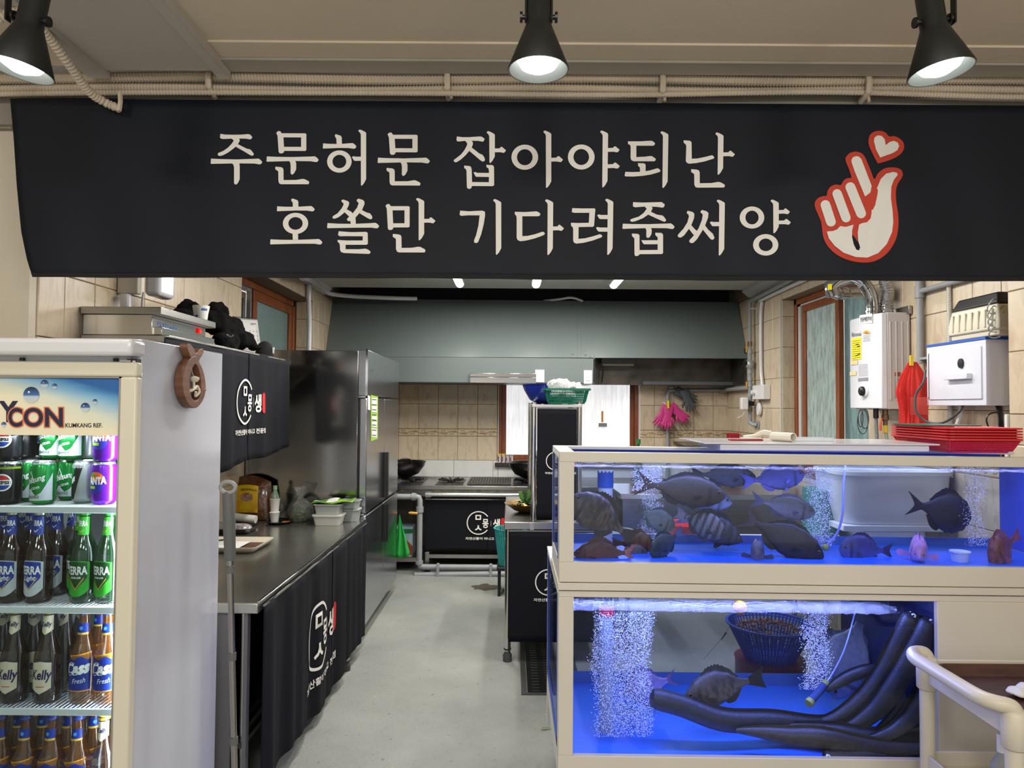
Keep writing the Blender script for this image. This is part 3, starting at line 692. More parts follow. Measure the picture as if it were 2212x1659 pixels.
# the finger heart
q = zp_(5.352,1740,270)
def smooth(pts, n=5):
    pts = q(pts); m_ = len(pts); out = []
    for i in range(m_):
        p0, p1, p2, p3 = (Vector(pts[(i + k - 1) % m_] + (0,)) for k in range(4))
        for j in range(n):
            t = j / n; v = 0.5 * ((2 * p1) + (p2 - p0) * t + (2 * p0 - 5 * p1 + 4 * p2 - p3) * t * t + (3 * p1 - p0 - 3 * p2 + p3) * t ** 3)
            out.append((v.x, v.y))
    return out
hand = [(455,410),(470,365),(510,328),(570,312),(630,325),(670,360),(700,420),(750,540),(787,628),(830,565),(890,515),(960,497),(1040,500),(1095,525),(1115,570),(1100,620),(1060,680),(1035,770),(1040,900),(1062,1050),(1062,1200),(1030,1340),(950,1470),(840,1555),(720,1593),(580,1592),(450,1560),(330,1495),(240,1400),(195,1300),(180,1200),(170,1130),(140,1050),(100,950),(105,890),(140,850),(190,830),(232,825),(245,770),(280,720),(340,695),(397,700),(430,650),(475,620),(522,612),(500,530)]
hb = MB(); hb.flat(smooth(hand), lambda u, v: bn(u, v, 0.003)); hb.flat(smooth([(722,180),(740,120),(790,82),(860,73),(920,95),(958,137),(1020,135),(1085,165),(1128,220),(1125,290),(1080,350),(980,405),(840,447),(815,425),(770,340),(730,250)]), lambda u, v: bn(u, v, 0.003))
build('red_outline', hb, PRINTR, tb)
hw = MB()
def cap(x0, y0, x1, y1, r, sq=None):
    a = math.atan2(y1 - y0, x1 - x0); pts = []
    for k in range(9): t = a + PI / 2 + PI * k / 8; pts.append((x0 + r * math.cos(t), y0 + r * math.sin(t)))
    for k in range(9): t = a - PI / 2 + PI * k / 8; pts.append((x1 + r * math.cos(t), y1 + r * math.sin(t)))
    return q(pts)
for c in ((217,932,279,1128,55),(353,805,452,1080,55),(508,727,630,1028,58)): hw.flat(cap(*c), lambda u, v: bn(u, v, 0.0045))
hw.flat(q([(524,440),(522,410),(540,380),(575,366),(610,372),(637,400),(755,710),(714,918),(560,545)]), lambda u, v: bn(u, v, 0.0045))
hw.flat(q([(233,1243),(245,1238),(300,1235),(345,1218),(385,1178),(450,1187),(540,1160),(522,1230),(522,1310),(540,1390),(570,1450),(600,1457),(615,1425),(592,1340),(588,1250),(605,1160),(640,1142),(700,1130),(742,1085),(752,1030),(755,985),(780,950),(800,840),(815,740),(860,630),(920,570),(1000,550),(1045,560),(1053,585),(1010,640),(980,720),(975,850),(995,1000),(1003,1130),(990,1240),(930,1380),(830,1485),(700,1540),(560,1535),(420,1485),(320,1405),(255,1320)]), lambda u, v: bn(u, v, 0.0045))
hw.flat(q([(780,190),(790,150),(825,127),(870,133),(905,170),(917,240),(960,205),(1010,190),(1055,210),(1072,250),(1050,300),(990,335),(853,383),(805,290)]), lambda u, v: bn(u, v, 0.0045))
build('white_hand_and_heart', hw, PRINT, tb)
# ================================================================ corrugated conduits along the beam
def corr(mb, pts, r, pitch, n=10):
    L_ = 0; out = []; pts = [Vector(p) for p in pts]
    for i in range(len(pts) - 1):
        d = (pts[i + 1] - pts[i]); m_ = max(1, int(d.length / (pitch / 2)))
        for k in range(m_): out.append(pts[i] + d * (k / m_))
    out.append(pts[-1])
    mb.tube(out, [r if i % 2 else r * 0.76 for i in range(len(out))], n); return mb
CL = [('pale corrugated conduit, the thick upper one running above the banner', 163,170,12.5),('pale corrugated conduit running just under the thick one above the banner', 187,192,9.0),('thinnest pale corrugated conduit, lowest above the banner', 196,200,6.5)]
for i, (lb, ya_, yb_, rp) in enumerate(CL):
    pts = []
    for k in range(19):
        px = -200 + k * 150; py = ya_ + (yb_ - ya_) * (px + 100) / 2300 + 3.0 * math.sin(k * 1.1 + i) + (4 if i == 2 else 0) * math.sin(k * 0.9)
        pts.append(P(px, py + 4,2.455 - 0.012 * (i == 2)))
    o = build('conduit', corr(MB(), spline(pts, 4), rp / 1534 * 2.455,0.0105), CONDUIT, smooth=False); tag(o, lb, 'conduit', 'conduits along the beam')
for k, (px, py) in enumerate(((458,175),(968,178),(1428,184),(1868,186))):
    mb = MB(); c = P(px, py, 2.455)
    mb.tube([c + Vector((0.0,-0.004,0.033)), c + Vector((0,-0.026,0.026)), c + Vector((0,-0.032,0)), c + Vector((0,-0.026,-0.03)), c + Vector((0,0.03,-0.045))], 0.011,6)
    mb.cyl(c + Vector((0.012,0.0,-0.035)), c + Vector((0.012,-0.004,-0.058)),0.006,8)
    o = build('conduit_clip', mb, CONDUIT, smooth=True); tag(o, ('painted clip round the conduits, %s' % ('above the first letters', 'above the gap in the upper line of writing', 'between the middle lamp and the heart', 'just left of the finger-heart lamp')[k]), 'clip', 'conduit clips')
pts = spline([P(-40,60,1.95), P(50,25,2.0), P(100,75,2.1), P(150,140,2.2), P(190,195,2.3), P(225,220,2.36), P(262,236,2.385)], 6)
o = build('conduit', corr(MB(), pts, 0.0155,0.010), CONDUIT); tag(o, 'slanting pale conduit crossing down from the ceiling onto the banner', 'conduit')
mb = MB(); c = P(262,226,2.39); mb.tube([c + Vector((-.008,0,.035)), c + Vector((.006,-.02,.03)), c + Vector((.01,-.024,0)), c + Vector((.004,-.02,-.03))], 0.008,6); o = build('conduit_clip', mb, CONDUIT); tag(o, 'painted clip at the lower end of the slanting conduit', 'clip')
for k, (py, r) in enumerate(((240,.014),(258,.014),(270,.011))):
    o = build('conduit', corr(MB(), [P(-160, py - 2,2.53), P(-40, py, 2.53), P(24, py + 1,2.53)], r, .0085), CONDUIT)
    tag(o, ('upper', 'middle', 'lowest')[k] + ' short conduit on the cream wall beside the banner edge', 'conduit', 'wall conduits beside the banner')
# ================================================================ track lamps
def lamp(px, py, lab, tx, ty, Y=1.75):
    c = P(px, py, Y); t = thing('track_lamp', lab, 'lamp', c, 'black track lamps')
    rot = Matrix.Rotation(tx, 3, 'X') @ Matrix.Rotation(ty, 3, 'Y')
    def T(o): 
        for v_ in o.data.vertices: v_.co = rot @ v_.co
        o.data.update(); return o
    R_ = 0.0755
    mb = MB(); mb.lathe([(R_, 0),(R_ + .001,.002),(0.036,0.104),(0.031,0.118),(0.030,0.30)], c, 32, cap=False); mb.lathe([(0.030,0.30),(0,0.30)], c, 32, cap=False)
    T(build('shade', mb, mat('lamp_black', (30,32,30),0.45), t, smooth=True))
    mb = MB(); mb.lathe([(R_, 0),(R_ - .003,0.001),(0.034,0.100),(0,0.101)], c, 32, cap=False)
    T(build('reflector', mb, mat('lamp_inner', (120,126,120),0.5), t, smooth=True))
    mb = MB(); mb.lathe([(0.0,-0.006),(0.02,-0.003),(0.045,0.010),(0.056,0.028),(0.052,0.04),(0.02,0.09)], c, 28, cap=False)
    T(build('bulb', mb, mat('bulb', (255,255,255), emit=4.0), t, smooth=True))
    for s in (-1,1): T(build('knob', MB().tube([c + Vector((s * x, 0,.135)) for x in (.030,.040,.0405,.047)], [.006,.006,.013,.013], 12), BLACK, t))
    mb = MB()
    for s in (-1,1): mb.box(c + Vector((s * .031,-.010,.125)), c + Vector((s * .035,.010, ZD - c.z - .03)))
    mb.box(c + Vector((-.035,-.012, ZD - c.z - .035)), c + Vector((.035,.012, ZD - c.z))); mb.box(c + Vector((-.018,-.1, ZD - c.z - .02)), c + Vector((.018,.1, ZD - c.z)))
    build('bracket', mb, BLACKM, t)
    spot('lamp_light', c + rot @ Vector((0,0,-0.02)),(-tx * 0,0,0),9, math.radians(125),(1.0,0.95,0.88),0.9,0.04)
    return t
lamp(1163,152, 'black cone track lamp hanging above the middle of the banner', 0.0,0.0)
lamp(2033,157, 'black cone track lamp hanging beyond the finger heart', -0.03,-0.13)
lamp(42,152, 'black cone track lamp at the far end over the drinks fridge', -0.03,0.17)
# ================================================================ DRINKS FRIDGE
FX0, FX1 = -1.68,-1.045; FY0, FYD, FY1 = 1.955,2.0,2.56; FZT = 1.722
PANELW = mat('fridge_side_white', (196,198,208),0.16, coat=0.5)
fr = thing('drinks_fridge', 'white glass-door drinks fridge with a blue sky header panel, full of cans and bottles', 'fridge', (FX0, FY1,0))
t_ = 0.03
mb = MB(); mb.box((FX1 - t_, FYD, 0.08),(FX1, FY1, FZT - .0)); build('side_panel', mb, PANELW, fr, bevel=0.004)
mb = MB(); mb.box((FX0, FYD, 0.08),(FX0 + t_, FY1, FZT)); build('side_panel', mb, PANELW, fr, bevel=0.004)
INW = mat('fridge_liner', (225,228,232),0.4)
mb = MB(); mb.box((FX0 + t_, FY1 - .03,0.08),(FX1 - t_, FY1, FZT)); build('back_panel', mb, INW, fr)
mb = MB(); mb.box((FX0 + t_, FYD, FZT - .03),(FX1 - t_, FY1, FZT)); mb.box((FX0 + t_, FYD, FZT - .18),(FX1 - t_, FYD + .02, FZT - .03)); build('top_panel', mb, INW, fr)
mb = MB(); mb.box((FX0, FYD, 0.06),(FX1, FY1,0.12)); mb.box((FX0 + .03, FYD + .03,0.0),(FX0 + .08, FYD + .08,.06)); mb.box((FX1 - .08, FYD + .03,0.0),(FX1 - .03, FYD + .08,.06)); build('base', mb, BLACK, fr)
zc0 = P(150,768, FY0 - .01).z; zc1 = P(150,731, FY0 - .01).z
mb = MB(); mb.box((FX0 - .005, FY0 - .015, zc0),(FX1 + .004, FYD + .02, zc1)); build('top_cap', mb, WPAINT, fr, bevel=0.012, seg=3)
zd1 = P(150,781, FY0).z; zd0 = 0.10; xd1 = P(289,1100, FY0).x; xi1 = P(252,1100, FY0 + .0).x; zi1 = P(150,813, FY0).z
xd0 = FX0 + .0; xi0 = xd0 + .055
dr = MB()
dr.box((xd0, FY0, zi1),(xd1, FY0 + .030, zd1)); dr.box((xd0, FY0, zd0),(xd1, FY0 + .030, zd0 + .07)); dr.box((xi1, FY0, zd0 + .07),(xd1, FY0 + .030, zi1)); dr.box((xd0, FY0, zd0 + .07),(xi0, FY0 + .030, zi1))
door = build('door', dr, mat('door_cream', (213,206,186),0.4), fr, bevel=0.006)
mb = MB()
for a, b in (((xi1 - .004, FY0 + .004, zd0 + .07),(xi1, FY0 + .012, zi1)),((xi0, FY0 + .004, zi1 - .004),(xi1, FY0 + .012, zi1))): mb.box(a, b)
build('glazing_bead', mb, CHROME, door)
mb = MB().box((FX1 - .03, FYD - .022, zd0),(FX1 - .002, FYD + .004, zd1 + .01)); build('gasket', mb, BLACK, fr)
hg = MB(); hg.box((xd1 - .05, FY0 + .002, zd1),(FX1 - .008, FY0 + .05, zd1 + .005)); hg.box((FX1 - .014, FY0 + .02, zd1 - .10),(FX1 - .004, FY0 + .03, zd1 + .005)); hg.box((FX1 - .014, FY0 + .03, zd1 - .10),(FX1 - .011, FYD + .01, zd1 + .005)); build('hinge', hg, CHROME, fr)
for px in (48,250): 
    c = P(px, 780, FY0 + .04); c.z = zd1 + .004; build('hinge_screw', MB().cyl(c, c + Vector((0,0,.008)),.007,10), BLACK, fr)
zh0 = P(100,940, FY0 + .02).z
# header panel with printed sky and drops
def sky_mat():
    m = bpy.data.materials.new('header_print'); m.use_nodes = True; nt = m.node_tree; N = nt.nodes; L = nt.links; b = N['Principled BSDF']
    tc = N.new('ShaderNodeTexCoord'); sp = N.new('ShaderNodeSeparateXYZ'); L.new(tc.outputs['Generated'], sp.inputs[0])
    n = N.new('ShaderNodeTexNoise'); n.inputs['Scale'].default_value = 2.5; L.new(tc.outputs['Generated'], n.inputs[0])
    def M(op, a, c):
        q = N.new('ShaderNodeMath'); q.operation = op
        for i_, v_ in enumerate((a, c)):
            if isinstance(v_, (int, float)): q.inputs[i_].default_value = v_
            else: L.new(v_, q.inputs[i_])
        return q.outputs[0]
    val = M('ADD', M('ADD', M('MULTIPLY', sp.outputs[0], 0.55), M('MULTIPLY', sp.outputs[2], 0.55)), M('MULTIPLY', n.outputs['Fac'], 0.12))
    r = N.new('ShaderNodeValToRGB'); L.new(val, r.inputs[0])
    e = r.color_ramp.elements; e[0].position = 0.60; e[0].color = lin((226,216,186)) + (1,); e[1].position = 1.14; e[1].color = lin((44,98,160)) + (1,)
    e[1].position = 1.0
    for p_, c_ in ((0.74,(206,210,190)),(0.86,(134,176,200)),(0.94,(82,140,186))): x_ = e.new(p_); x_.color = lin(c_) + (1,)
    L.new(r.outputs[0], b.inputs['Base Color']); L.new(r.outputs[0], b.inputs['Emission Color']); b.inputs['Emission Strength'].default_value = 0.12; b.inputs['Roughness'].default_value = 0.2; return m
hd = build('header_panel', MB().box((xi0, FY0 + .014, zh0),(xi1, FY0 + .026, zi1)), sky_mat(), fr)
def hp(k): return lambda px, py: P(px, py, FY0 + .0135 - k)
NAVY = mat('navy_print', (34,32,62),0.4); ORNG = mat('orange_print', (222,120,78),0.4); SHAD = mat('soft_print_grey', (178,178,186),0.5)
def letters(body, x0, x1, y0, y1, m, k, bold, par):
    f = hp(k); mb = MB(); text(mb, body, lambda u, v: f(u, v), x0, y1, x1, y0, bold, res=8); return build('lettering', mb, m, par)
letters('Y', -3,39,866,912, NAVY, .0008,.035, hd); letters('K', -70,-8,866,912, NAVY, .0008,.035, hd); letters('S', -130,-75,866,912, NAVY, .0008,.035, hd)
for (ch, a, b) in (('C', 17,49),('O', 50,94),('N', 96,137)):
    letters(ch, a - 1.5, b + 1.5,878.5,924.5, ORNG, .0010,.075, hd); letters(ch, a + 1.2, b - 1.2,881,922, NAVY, .0016,.03, hd)
letters('KUMKANG REF.', 141,221,914,923.5, BLACK, .001,.012, hd)
def drop_mat():
    m = bpy.data.materials.new('printed_drop'); m.use_nodes = True; nt = m.node_tree; N = nt.nodes; L = nt.links; b = N['Principled BSDF']
    tc = N.new('ShaderNodeTexCoord'); sp = N.new('ShaderNodeSeparateXYZ'); L.new(tc.outputs['Generated'], sp.inputs[0]); r = N.new('ShaderNodeValToRGB'); L.new(sp.outputs[2], r.inputs[0])
    e = r.color_ramp.elements; e[0].position = 0.0; e[0].color = lin((205,205,200)) + (1,); e[1].position = 1.0; e[1].color = lin((22,34,70)) + (1,)
    x_ = e.new(0.38); x_.color = lin((190,205,214)) + (1,); x_ = e.new(0.5); x_.color = lin((70,110,165)) + (1,)
    L.new(r.outputs[0], b.inputs['Base Color']); b.inputs['Roughness'].default_value = 0.15; return m
DM = drop_mat()
for (px, py, r) in ((67.5,853,17.5),(96,829,8.5),(118,834,5.5),(184,880,10),(205,867,5),(8,917,5.5)):
    f = hp(.0012); mb = MB(); mb.flat([(px + r * math.cos(a * PI / 10), py + r * math.sin(a * PI / 10)) for a in range(20)], f); build('printed_drop', mb, DM, hd)
    mb = MB(); mb.flat([(px - r * .3 + r * .14 * math.cos(a * PI / 5), py - r * .35 + r * .14 * math.sin(a * PI / 5)) for a in range(10)], hp(.0018)); build('drop_glint', mb, WHITE, hd)
# door glass below the header
build('glass', MB().box((xi0, FY0 + .018, zd0 + .07),(xi1, FY0 + .024, zh0)), glassy('door_glass', (235,242,242), refl=0.05), door)
# shelves
SH = [P(150, y, 2.02).z for y in (1091,1306,1524)] + [0.394]
SHW = mat('shelf_wire_white', (222,226,230),0.35)
for z in SH:
    mb = MB(); mb.box((FX0 + .035,2.0, z - .020),(FX1 - .035,2.008, z - .001))
    s = build('shelf', mb, SHW, fr, bevel=0.002)
    wb = MB()
    for k in range(44): x = FX0 + .04 + k * .0128; wb.cyl((x, 2.006, z - .004),(x, 2.50, z - .004),.0022,6)
    for y in (2.15,2.35,2.50): wb.cyl((FX0 + .035, y, z - .008),(FX1 - .035, y, z - .008),.003,6)
    o = build('shelf_wires', wb, SHW, s); o['kind'] = 'stuff'
mb = MB().box((FX1 - .045,1.98,.2),(FX1 - .032,1.998, zh0)); build('light_strip', mb, mat('fridge_lamp', (235,242,255), emit=3.0), fr)
mb = MB().box((FX0 + .04,2.0, zh0 + .01),(FX1 - .05,2.03, zh0 + .02)); build('light_strip', mb, mat('fridge_lamp', (0,0,0)), fr)
area('fridge_light', (FX1 - .05,2.035,0.85),(0, math.radians(90), math.radians(-35) * 0),1.2,0.03,7,(0.93,0.97,1.0))
area('fridge_light', (-1.36,2.03, zh0 - .005),(math.radians(10),0,0),0.5,0.03,2.0,(0.93,0.97,1.0))
# ---------- bottles and cans
def glass_m(name, rgb, a): 
    m = mat(name, rgb, 0.08, alpha=a, spec=0.8, coat=1.0); return m
G_BR = glass_m('amber_glass', (46,22,6),0.60); G_GR = glass_m('green_glass', (10,46,18),0.64); G_LB = glass_m('light_amber_glass', (104,58,12),0.55)
CAPG = mat('cap_silver', (190,190,185),0.25,0.9)
BP = [(0,0),(.030,0),(.0345,.004),(.0355,.012),(.0355,.135),(.033,.152),(.026,.170),(.019,.188),(.0150,.210),(.0138,.235),(.0140,.246),(.0155,.248),(.0155,.256),(.013,.258)]
BPK = [(0,0),(.030,0),(.0345,.004),(.0355,.012),(.0355,.118),(.034,.135),(.028,.155),(.020,.180),(.0160,.200),(.0138,.235),(.0140,.246),(.0155,.248),(.0155,.256),(.013,.258)]
def rad(prof, z):
    for i in range(len(prof) - 1):
        if prof[i][1] <= z <= prof[i + 1][1] and prof[i + 1][1] > prof[i][1]:
            return prof[i][0] + (prof[i + 1][0] - prof[i][0]) * (z - prof[i][1]) / (prof[i + 1][1] - prof[i][1])
    return prof[-1][0]
def wrap(prof, o, k=0.0006, a0=-PI / 2):
    """(u = arc length to the right of the front, v = height) on the bottle"""
    def f(u, v):
        r = rad(prof, v) + k; a = a0 + u / max(r, .012); return Vector((o[0] + r * math.cos(a), o[1] + r * math.sin(a), o[2] + v))
    return f
def poly_wrap(mb, f, x0, x1, lo, hi, n=14, mi=0):
    """band between the curves lo(x) and hi(x)"""
    vs = []
    for i in range(n + 1):
        x = x0 + (x1 - x0) * i / n; vs += [f(x, lo(x)), f(x, (lo(x) + hi(x)) / 2), f(x, hi(x))]
    fs = []
    for i in range(n): a = 3 * i; fs += [(a, a + 3, a + 4, a + 1),(a + 1, a + 4, a + 5, a + 2)]
    mb.add(vs, fs, mi)
def M_(n, c, **k): return mat(n, c, k.pop('rough', 0.35), **k)
SILV = M_('label_silver', (196,200,206)); BLU = M_('label_blue', (24,52,150)); GRN = M_('label_green', (52,160,44)); DGRN = M_('label_dark_green', (22,70,30)); GOLD = M_('label_gold', (196,160,60)); LCR = M_('label_cream', (216,204,180)); DBL = M_('label_navy', (24,26,80)); LWH = M_('label_white', (238,238,238)); CBL = M_('label_royal', (22,44,140)); ORA = M_('label_orange', (226,150,40))
def bottle(kind):
    o = (0,0,0); lb = {'tl': 'x', 'tg': 'x', 'ke': 'x', 'ca': 'x'}
    t = thing('beer_bottle', 'beer bottle', 'bottle', o)
    prof = BPK if kind in ('ke', 'ca') else BP
    build('glass_body', MB().lathe(prof, o, 22), {'tl': G_BR, 'tg': G_GR, 'ke': G_BR, 'ca': G_LB}[kind], t, smooth=True)
    build('crown_cap', MB().lathe([(.0158,.2465),(.0162,.250),(.0145,.259),(0,.2605)], o, 18), {'tl': CAPG, 'tg': M_('cap_green', (40,130,50)), 'ke': GOLD, 'ca': M_('cap_blue', (40,70,160))}[kind], t, smooth=True)
    f = wrap(prof, o); f2 = wrap(prof, o, .0011); f3 = wrap(prof, o, .0016)
    if kind in ('tl', 'tg'):
        A, B = (BLU, SILV) if kind == 'tl' else (DGRN, GRN)
        mb = MB(); poly_wrap(mb, f, -.036,.036, lambda x: .021 + (x * x) * 16, lambda x: .122 - x * x * 4); l = build('label', mb, B, t)
        mb = MB(); poly_wrap(mb, f2,-.030,.030, lambda x: .040 + abs(x) * 1.1, lambda x: .1195 - x * x * 4); build('label_field', mb, A, l)
        mb = MB(); poly_wrap(mb, f3,-.022,.022, lambda x: .040 + abs(x) * 1.4, lambda x: .0445 + abs(x) * 1.4); build('gold_chevron', mb, GOLD, l)
        mb = MB(); text(mb, 'TERRA', f3,-.031,.083,.031,.107,.035)
        if kind == 'tl': text(mb, 'Light', f3,-.018,.062,.016,.080,.02, slant=.25)
        else: text(mb, 'FROM AGM', f3,-.014,.072,.014,.078,.02)
        build('lettering', mb, LWH, l)
        mb = MB(); poly_wrap(mb, f, -.022,.022, lambda x: .192 + 0 * x, lambda x: .243 + 0 * x); l2 = build('neck_label', mb, BLU if kind == 'tl' else GRN, t)
        mb = MB(); text(mb, 'TERRA', f2,-.0165,.216,.0165,.232,.03); build('lettering', mb, LWH, l2)
        mb = MB(); poly_wrap(mb, f2,-.012,.012, lambda x: .198 + abs(x) * 1.0, lambda x: .201 + abs(x) * 1.0,8); build('gold_chevron', mb, GOLD if kind == 'tg' else LWH, l2)
    elif kind == 'ke':
        sh = lambda x: .028 + abs(x) * .5
        mb = MB(); poly_wrap(mb, f, -.031,.031, sh, lambda x: .124 - abs(x) * .2); l = build('label', mb, M_('label_dark_edge', (50,44,60)), t)
        mb = MB(); poly_wrap(mb, f2,-.0285,.0285, lambda x: .0308 + abs(x) * .5, lambda x: .1212 - abs(x) * .2); build('label_field', mb, LCR, l)
        mb = MB(); text(mb, 'Kelly', f3,-.028,.062,.028,.098,.03, slant=.12); build('lettering', mb, DBL, l)
        mb = MB(); poly_wrap(mb, f3,-.012,.012, lambda x: .050 + 0 * x, lambda x: .052 + 0 * x, 6); build('red_line', mb, M_('label_red', (190,50,40)), l)
        mb = MB(); poly_wrap(mb, f, -.021,.021, lambda x: .190 + abs(x) * .6, lambda x: .243 + 0 * x); l2 = build('neck_label', mb, LCR, t)
        mb = MB(); text(mb, 'Kelly', f2,-.0145,.208,.0145,.226,.03, slant=.1); build('lettering', mb, DBL, l2)
    else:
        mb = MB(); poly_wrap(mb, f, -.038,.038, lambda x: .038 + 0 * x, lambda x: .140 + x * .14); l = build('label', mb, ORA, t)
        mb = MB(); poly_wrap(mb, f2,-.038,.038, lambda x: .041 + 0 * x, lambda x: .130 + .005 * math.sin(x * 150)); build('label_field', mb, CBL, l)
        mb = MB(); text(mb, 'Cass', f3,-.036,.080,.034,.118,.05, slant=.15, rise=.008); text(mb, 'Fresh', f3,-.010,.060,.024,.074,.0, slant=.2, rise=.003); build('lettering', mb, LWH, l)
        mb = MB(); poly_wrap(mb, f, -.021,.021, lambda x: .196 + 0 * x, lambda x: .222 + 0 * x); l2 = build('neck_label', mb, CBL, t)
        mb = MB(); poly_wrap(mb, f2,-.021,.021, lambda x: .191 + 0 * x, lambda x: .1965 + 0 * x); build('neck_band', mb, GOLD, l2)
        mb = MB(); mb.flat([(.0055 * math.cos(a * PI / 3 + .5),.209 + .0055 * math.sin(a * PI / 3 + .5)) for a in range(6)], f3); build('emblem', mb, M_('emblem_blue', (80,160,230)), l2)
    return t
CPR = [(0,.002),(.024,0),(.026,.001),(.032,.009),(.033,.014),(.033,.106),(.030,.114),(.0275,.118),(.0275,.121),(.026,.1215),(.025,.119),(0,.119)]
ALU = mat('can_top', (200,202,205),0.25,0.9)
def ip2(tab, x):
    for i in range(len(tab) - 1):
        if x <= tab[i + 1][0]: return tab[i][1] + (tab[i + 1][1] - tab[i][1]) * (x - tab[i][0]) / (tab[i + 1][0] - tab[i][0])
    return tab[-1][1]
def can(kind):
    o = (0,0,0); t = thing('drink_can', 'can', 'can', o)
    col = {'p': mat('can_black', (22,22,26),0.25,0.3), 'c': mat('can_green', (24,132,56),0.22,0.5), 'f': mat('can_purple', (98,22,170),0.22,0.4), 's': mat('can_silver', (165,168,170),0.3,0.6)}[kind]
    build('can_body', MB().lathe(CPR[:7], o, 28, cap=False), col, t, smooth=True); build('can_rim', MB().lathe(CPR[6:], o, 28, cap=False), ALU, t, smooth=True)
    f = wrap(CPR, o, .0004); f2 = wrap(CPR, o, .0008); f3 = wrap(CPR, o, .0013)
    def disc(mb, cx, cz, r, g, n=24, a0=0, a1=2 * PI):
        for k in range(5): mb.ring(cx, cz, r * (k + 1) / 5, r * k / 5 + 1e-5, g, n, a0, a1)
    if kind == 'p':
        mb = MB(); mb.ring(0,.062,.0245,.0205, f, 28); build('round_logo_ring', mb, LWH, t)
        mb = MB(); disc(mb, 0,.062,.0195, f, 16, PI * .07, PI * .93); build('round_logo_top', mb, M_('logo_red', (205,30,40)), t)
        mb = MB(); disc(mb, 0,.062,.0195, f, 16, PI * 1.07, PI * 1.93); build('round_logo_bottom', mb, M_('logo_blue', (20,60,170)), t)
        mb = MB(); mb.grid(lambda u, v: f2(-.0195 + .039 * u, .0545 + .015 * v),8,1); build('round_logo_band', mb, LWH, t)
        mb = MB(); text(mb, 'PEPSI', f3,-.0175,.057,.0175,.067,.05); build('lettering', mb, BLACK, t)
        mb = MB(); mb.grid(lambda u, v: f(-.05 + .10 * u, .1 + .006 * v),12,1); build('lime_band', mb, M_('lime', (120,150,30)), t)
    elif kind == 'c':
        zg_ = lambda x: ip2([(-.04,.02),(-.012,.046),(.006,.026),(.02,.034),(.034,.06),(.05,.09)], x); mb = MB(); poly_wrap(mb, f, -.034,.05, lambda x: .012, zg_, 24); build('silver_field', mb, M_('label_silver', (0,0,0)), t)
        mb = MB(); mb.flat([(-.012,.096),(.004,.062),(.003,.060),(-.012,.092),(-.025,.061),(-.026,.063)], f2); text(mb, 'Chilsung', f3,-.032,.048,.030,.070,.02, rise=.018); text(mb, 'CIDER', f3,-.006,.041,.018,.048,.02, rise=.006); build('lettering', mb, LWH, t)
        mb = MB(); text(mb, '칠성사이다', f3,-.026,.015,.016,.026,.02, rise=.002); build('lettering', mb, DGRN, t)
    elif kind == 's':
        mb = MB(); mb.grid(lambda u, v: f(-.026 + .022 * u + .026 * v, .012 + .096 * v),5,8); build('black_stripe', mb, BLACK, t)
        mb = MB(); mb.grid(lambda u, v: f(-.054 + .028 * u + (.026 * v) * u, .012 + .096 * v),8,8); build('green_field', mb, M_('label_green2', (24,110,50)), t)
        mb = MB(); text(mb, '제로', f3,-.014,.052,.000,.068,.04, rise=.012); build('lettering', mb, LWH, t)
    else:
        mb = MB(); disc(mb, 0,.068,.026, f, 24,.1, PI - .1); build('orange_half', mb, M_('fruit_orange', (238,110,40)), t)
        mb = MB(); disc(mb, -.002,.058,.024, f2,24, PI, 2 * PI); build('blue_half', mb, M_('deep_blue', (40,40,160)), t)
        mb = MB(); mb.flat([(-.022,.083),(-.014,.092),(-.004,.088),(.002,.080),(-.010,.078)], f2); build('leaf', mb, M_('leaf_green', (70,150,50)), t)
        mb = MB(); text(mb, 'FANTA', f3,-.029,.056,.031,.078,.06, rise=.004); build('lettering', mb, LWH, t)
        mb = MB(); mb.grid(lambda u, v: f3(-.026 + .026 * u, .046 + .008 * v),6,1); build('lime_banner', mb, M_('lime2', (150,190,60)), t)
    return t
PB = {k: bottle(k) for k in ('tl', 'tg', 'ke', 'ca')}; PC = {k: can(k) for k in ('p', 'c', 's', 'f')}; used = set()
def put(src, key, x, y, z, rz, label, group):
    o = src[key]
    if key in used and o: o = dup(src[key])
    used.add(key); return place(o, (x, y, z), rz, label, group)
KD = {'tl': 'amber bottle with blue-silver label', 'tg': 'green bottle with green label', 'ke': 'amber bottle with cream shield label', 'ca': 'amber bottle with royal blue label'}
ORD = ['first', 'second', 'third', 'fourth', 'fifth', 'sixth', 'seventh']
ROWN = ['front', 'second', 'third', 'fourth']
def xs_at(pxs, Y, y=1200): return [P(px, y, Y).x for px in pxs]
rows = [
    (1, 'upper bottle shelf', [(-22, 'tl'),(34, 'tl'),(87, 'tl'),(146, 'tg', .07),(181, 'tg'),(234, 'tg')]),
    (2, 'middle bottle shelf', [(-30, 'ke'),(38, 'ke'),(109, 'ke'),(186, 'ca'),(237, 'ca')]),
    (3, 'lowest bottle shelf', [(-45, 'ca'),(12, 'ca'),(66, 'ca'),(122, 'ca'),(178, 'ca'),(233, 'ke')])]
rnd = random.Random(3)
for si, sn, items in rows:
    for r in range(3):
        for k, it in enumerate(items):
            x = P(it[0], 1250,2.055).x; y = 2.055 + r * .078 + (it[2] if len(it) > 2 else 0) + (0 if r == 0 else rnd.uniform(-.001,.001)); x += (0,.0,.0)[r]
            x = min(x, FX1 - .075 - .078 * (len(items) - 1 - k))
            kd = it[1]
            if len(it) > 2 and r or (si == 1 and k == 4 and r == 1): continue
            lab = KD[kd] + ', %s from the hinge, %s row, %s' % (ORD[len(items) - 1 - k], ROWN[r], sn)
            put(PB, kd, x, y, SH[si], rnd.uniform(-.25,.05) if r == 0 else rnd.uniform(-.6,.6), lab, 'beer bottles on the ' + sn)
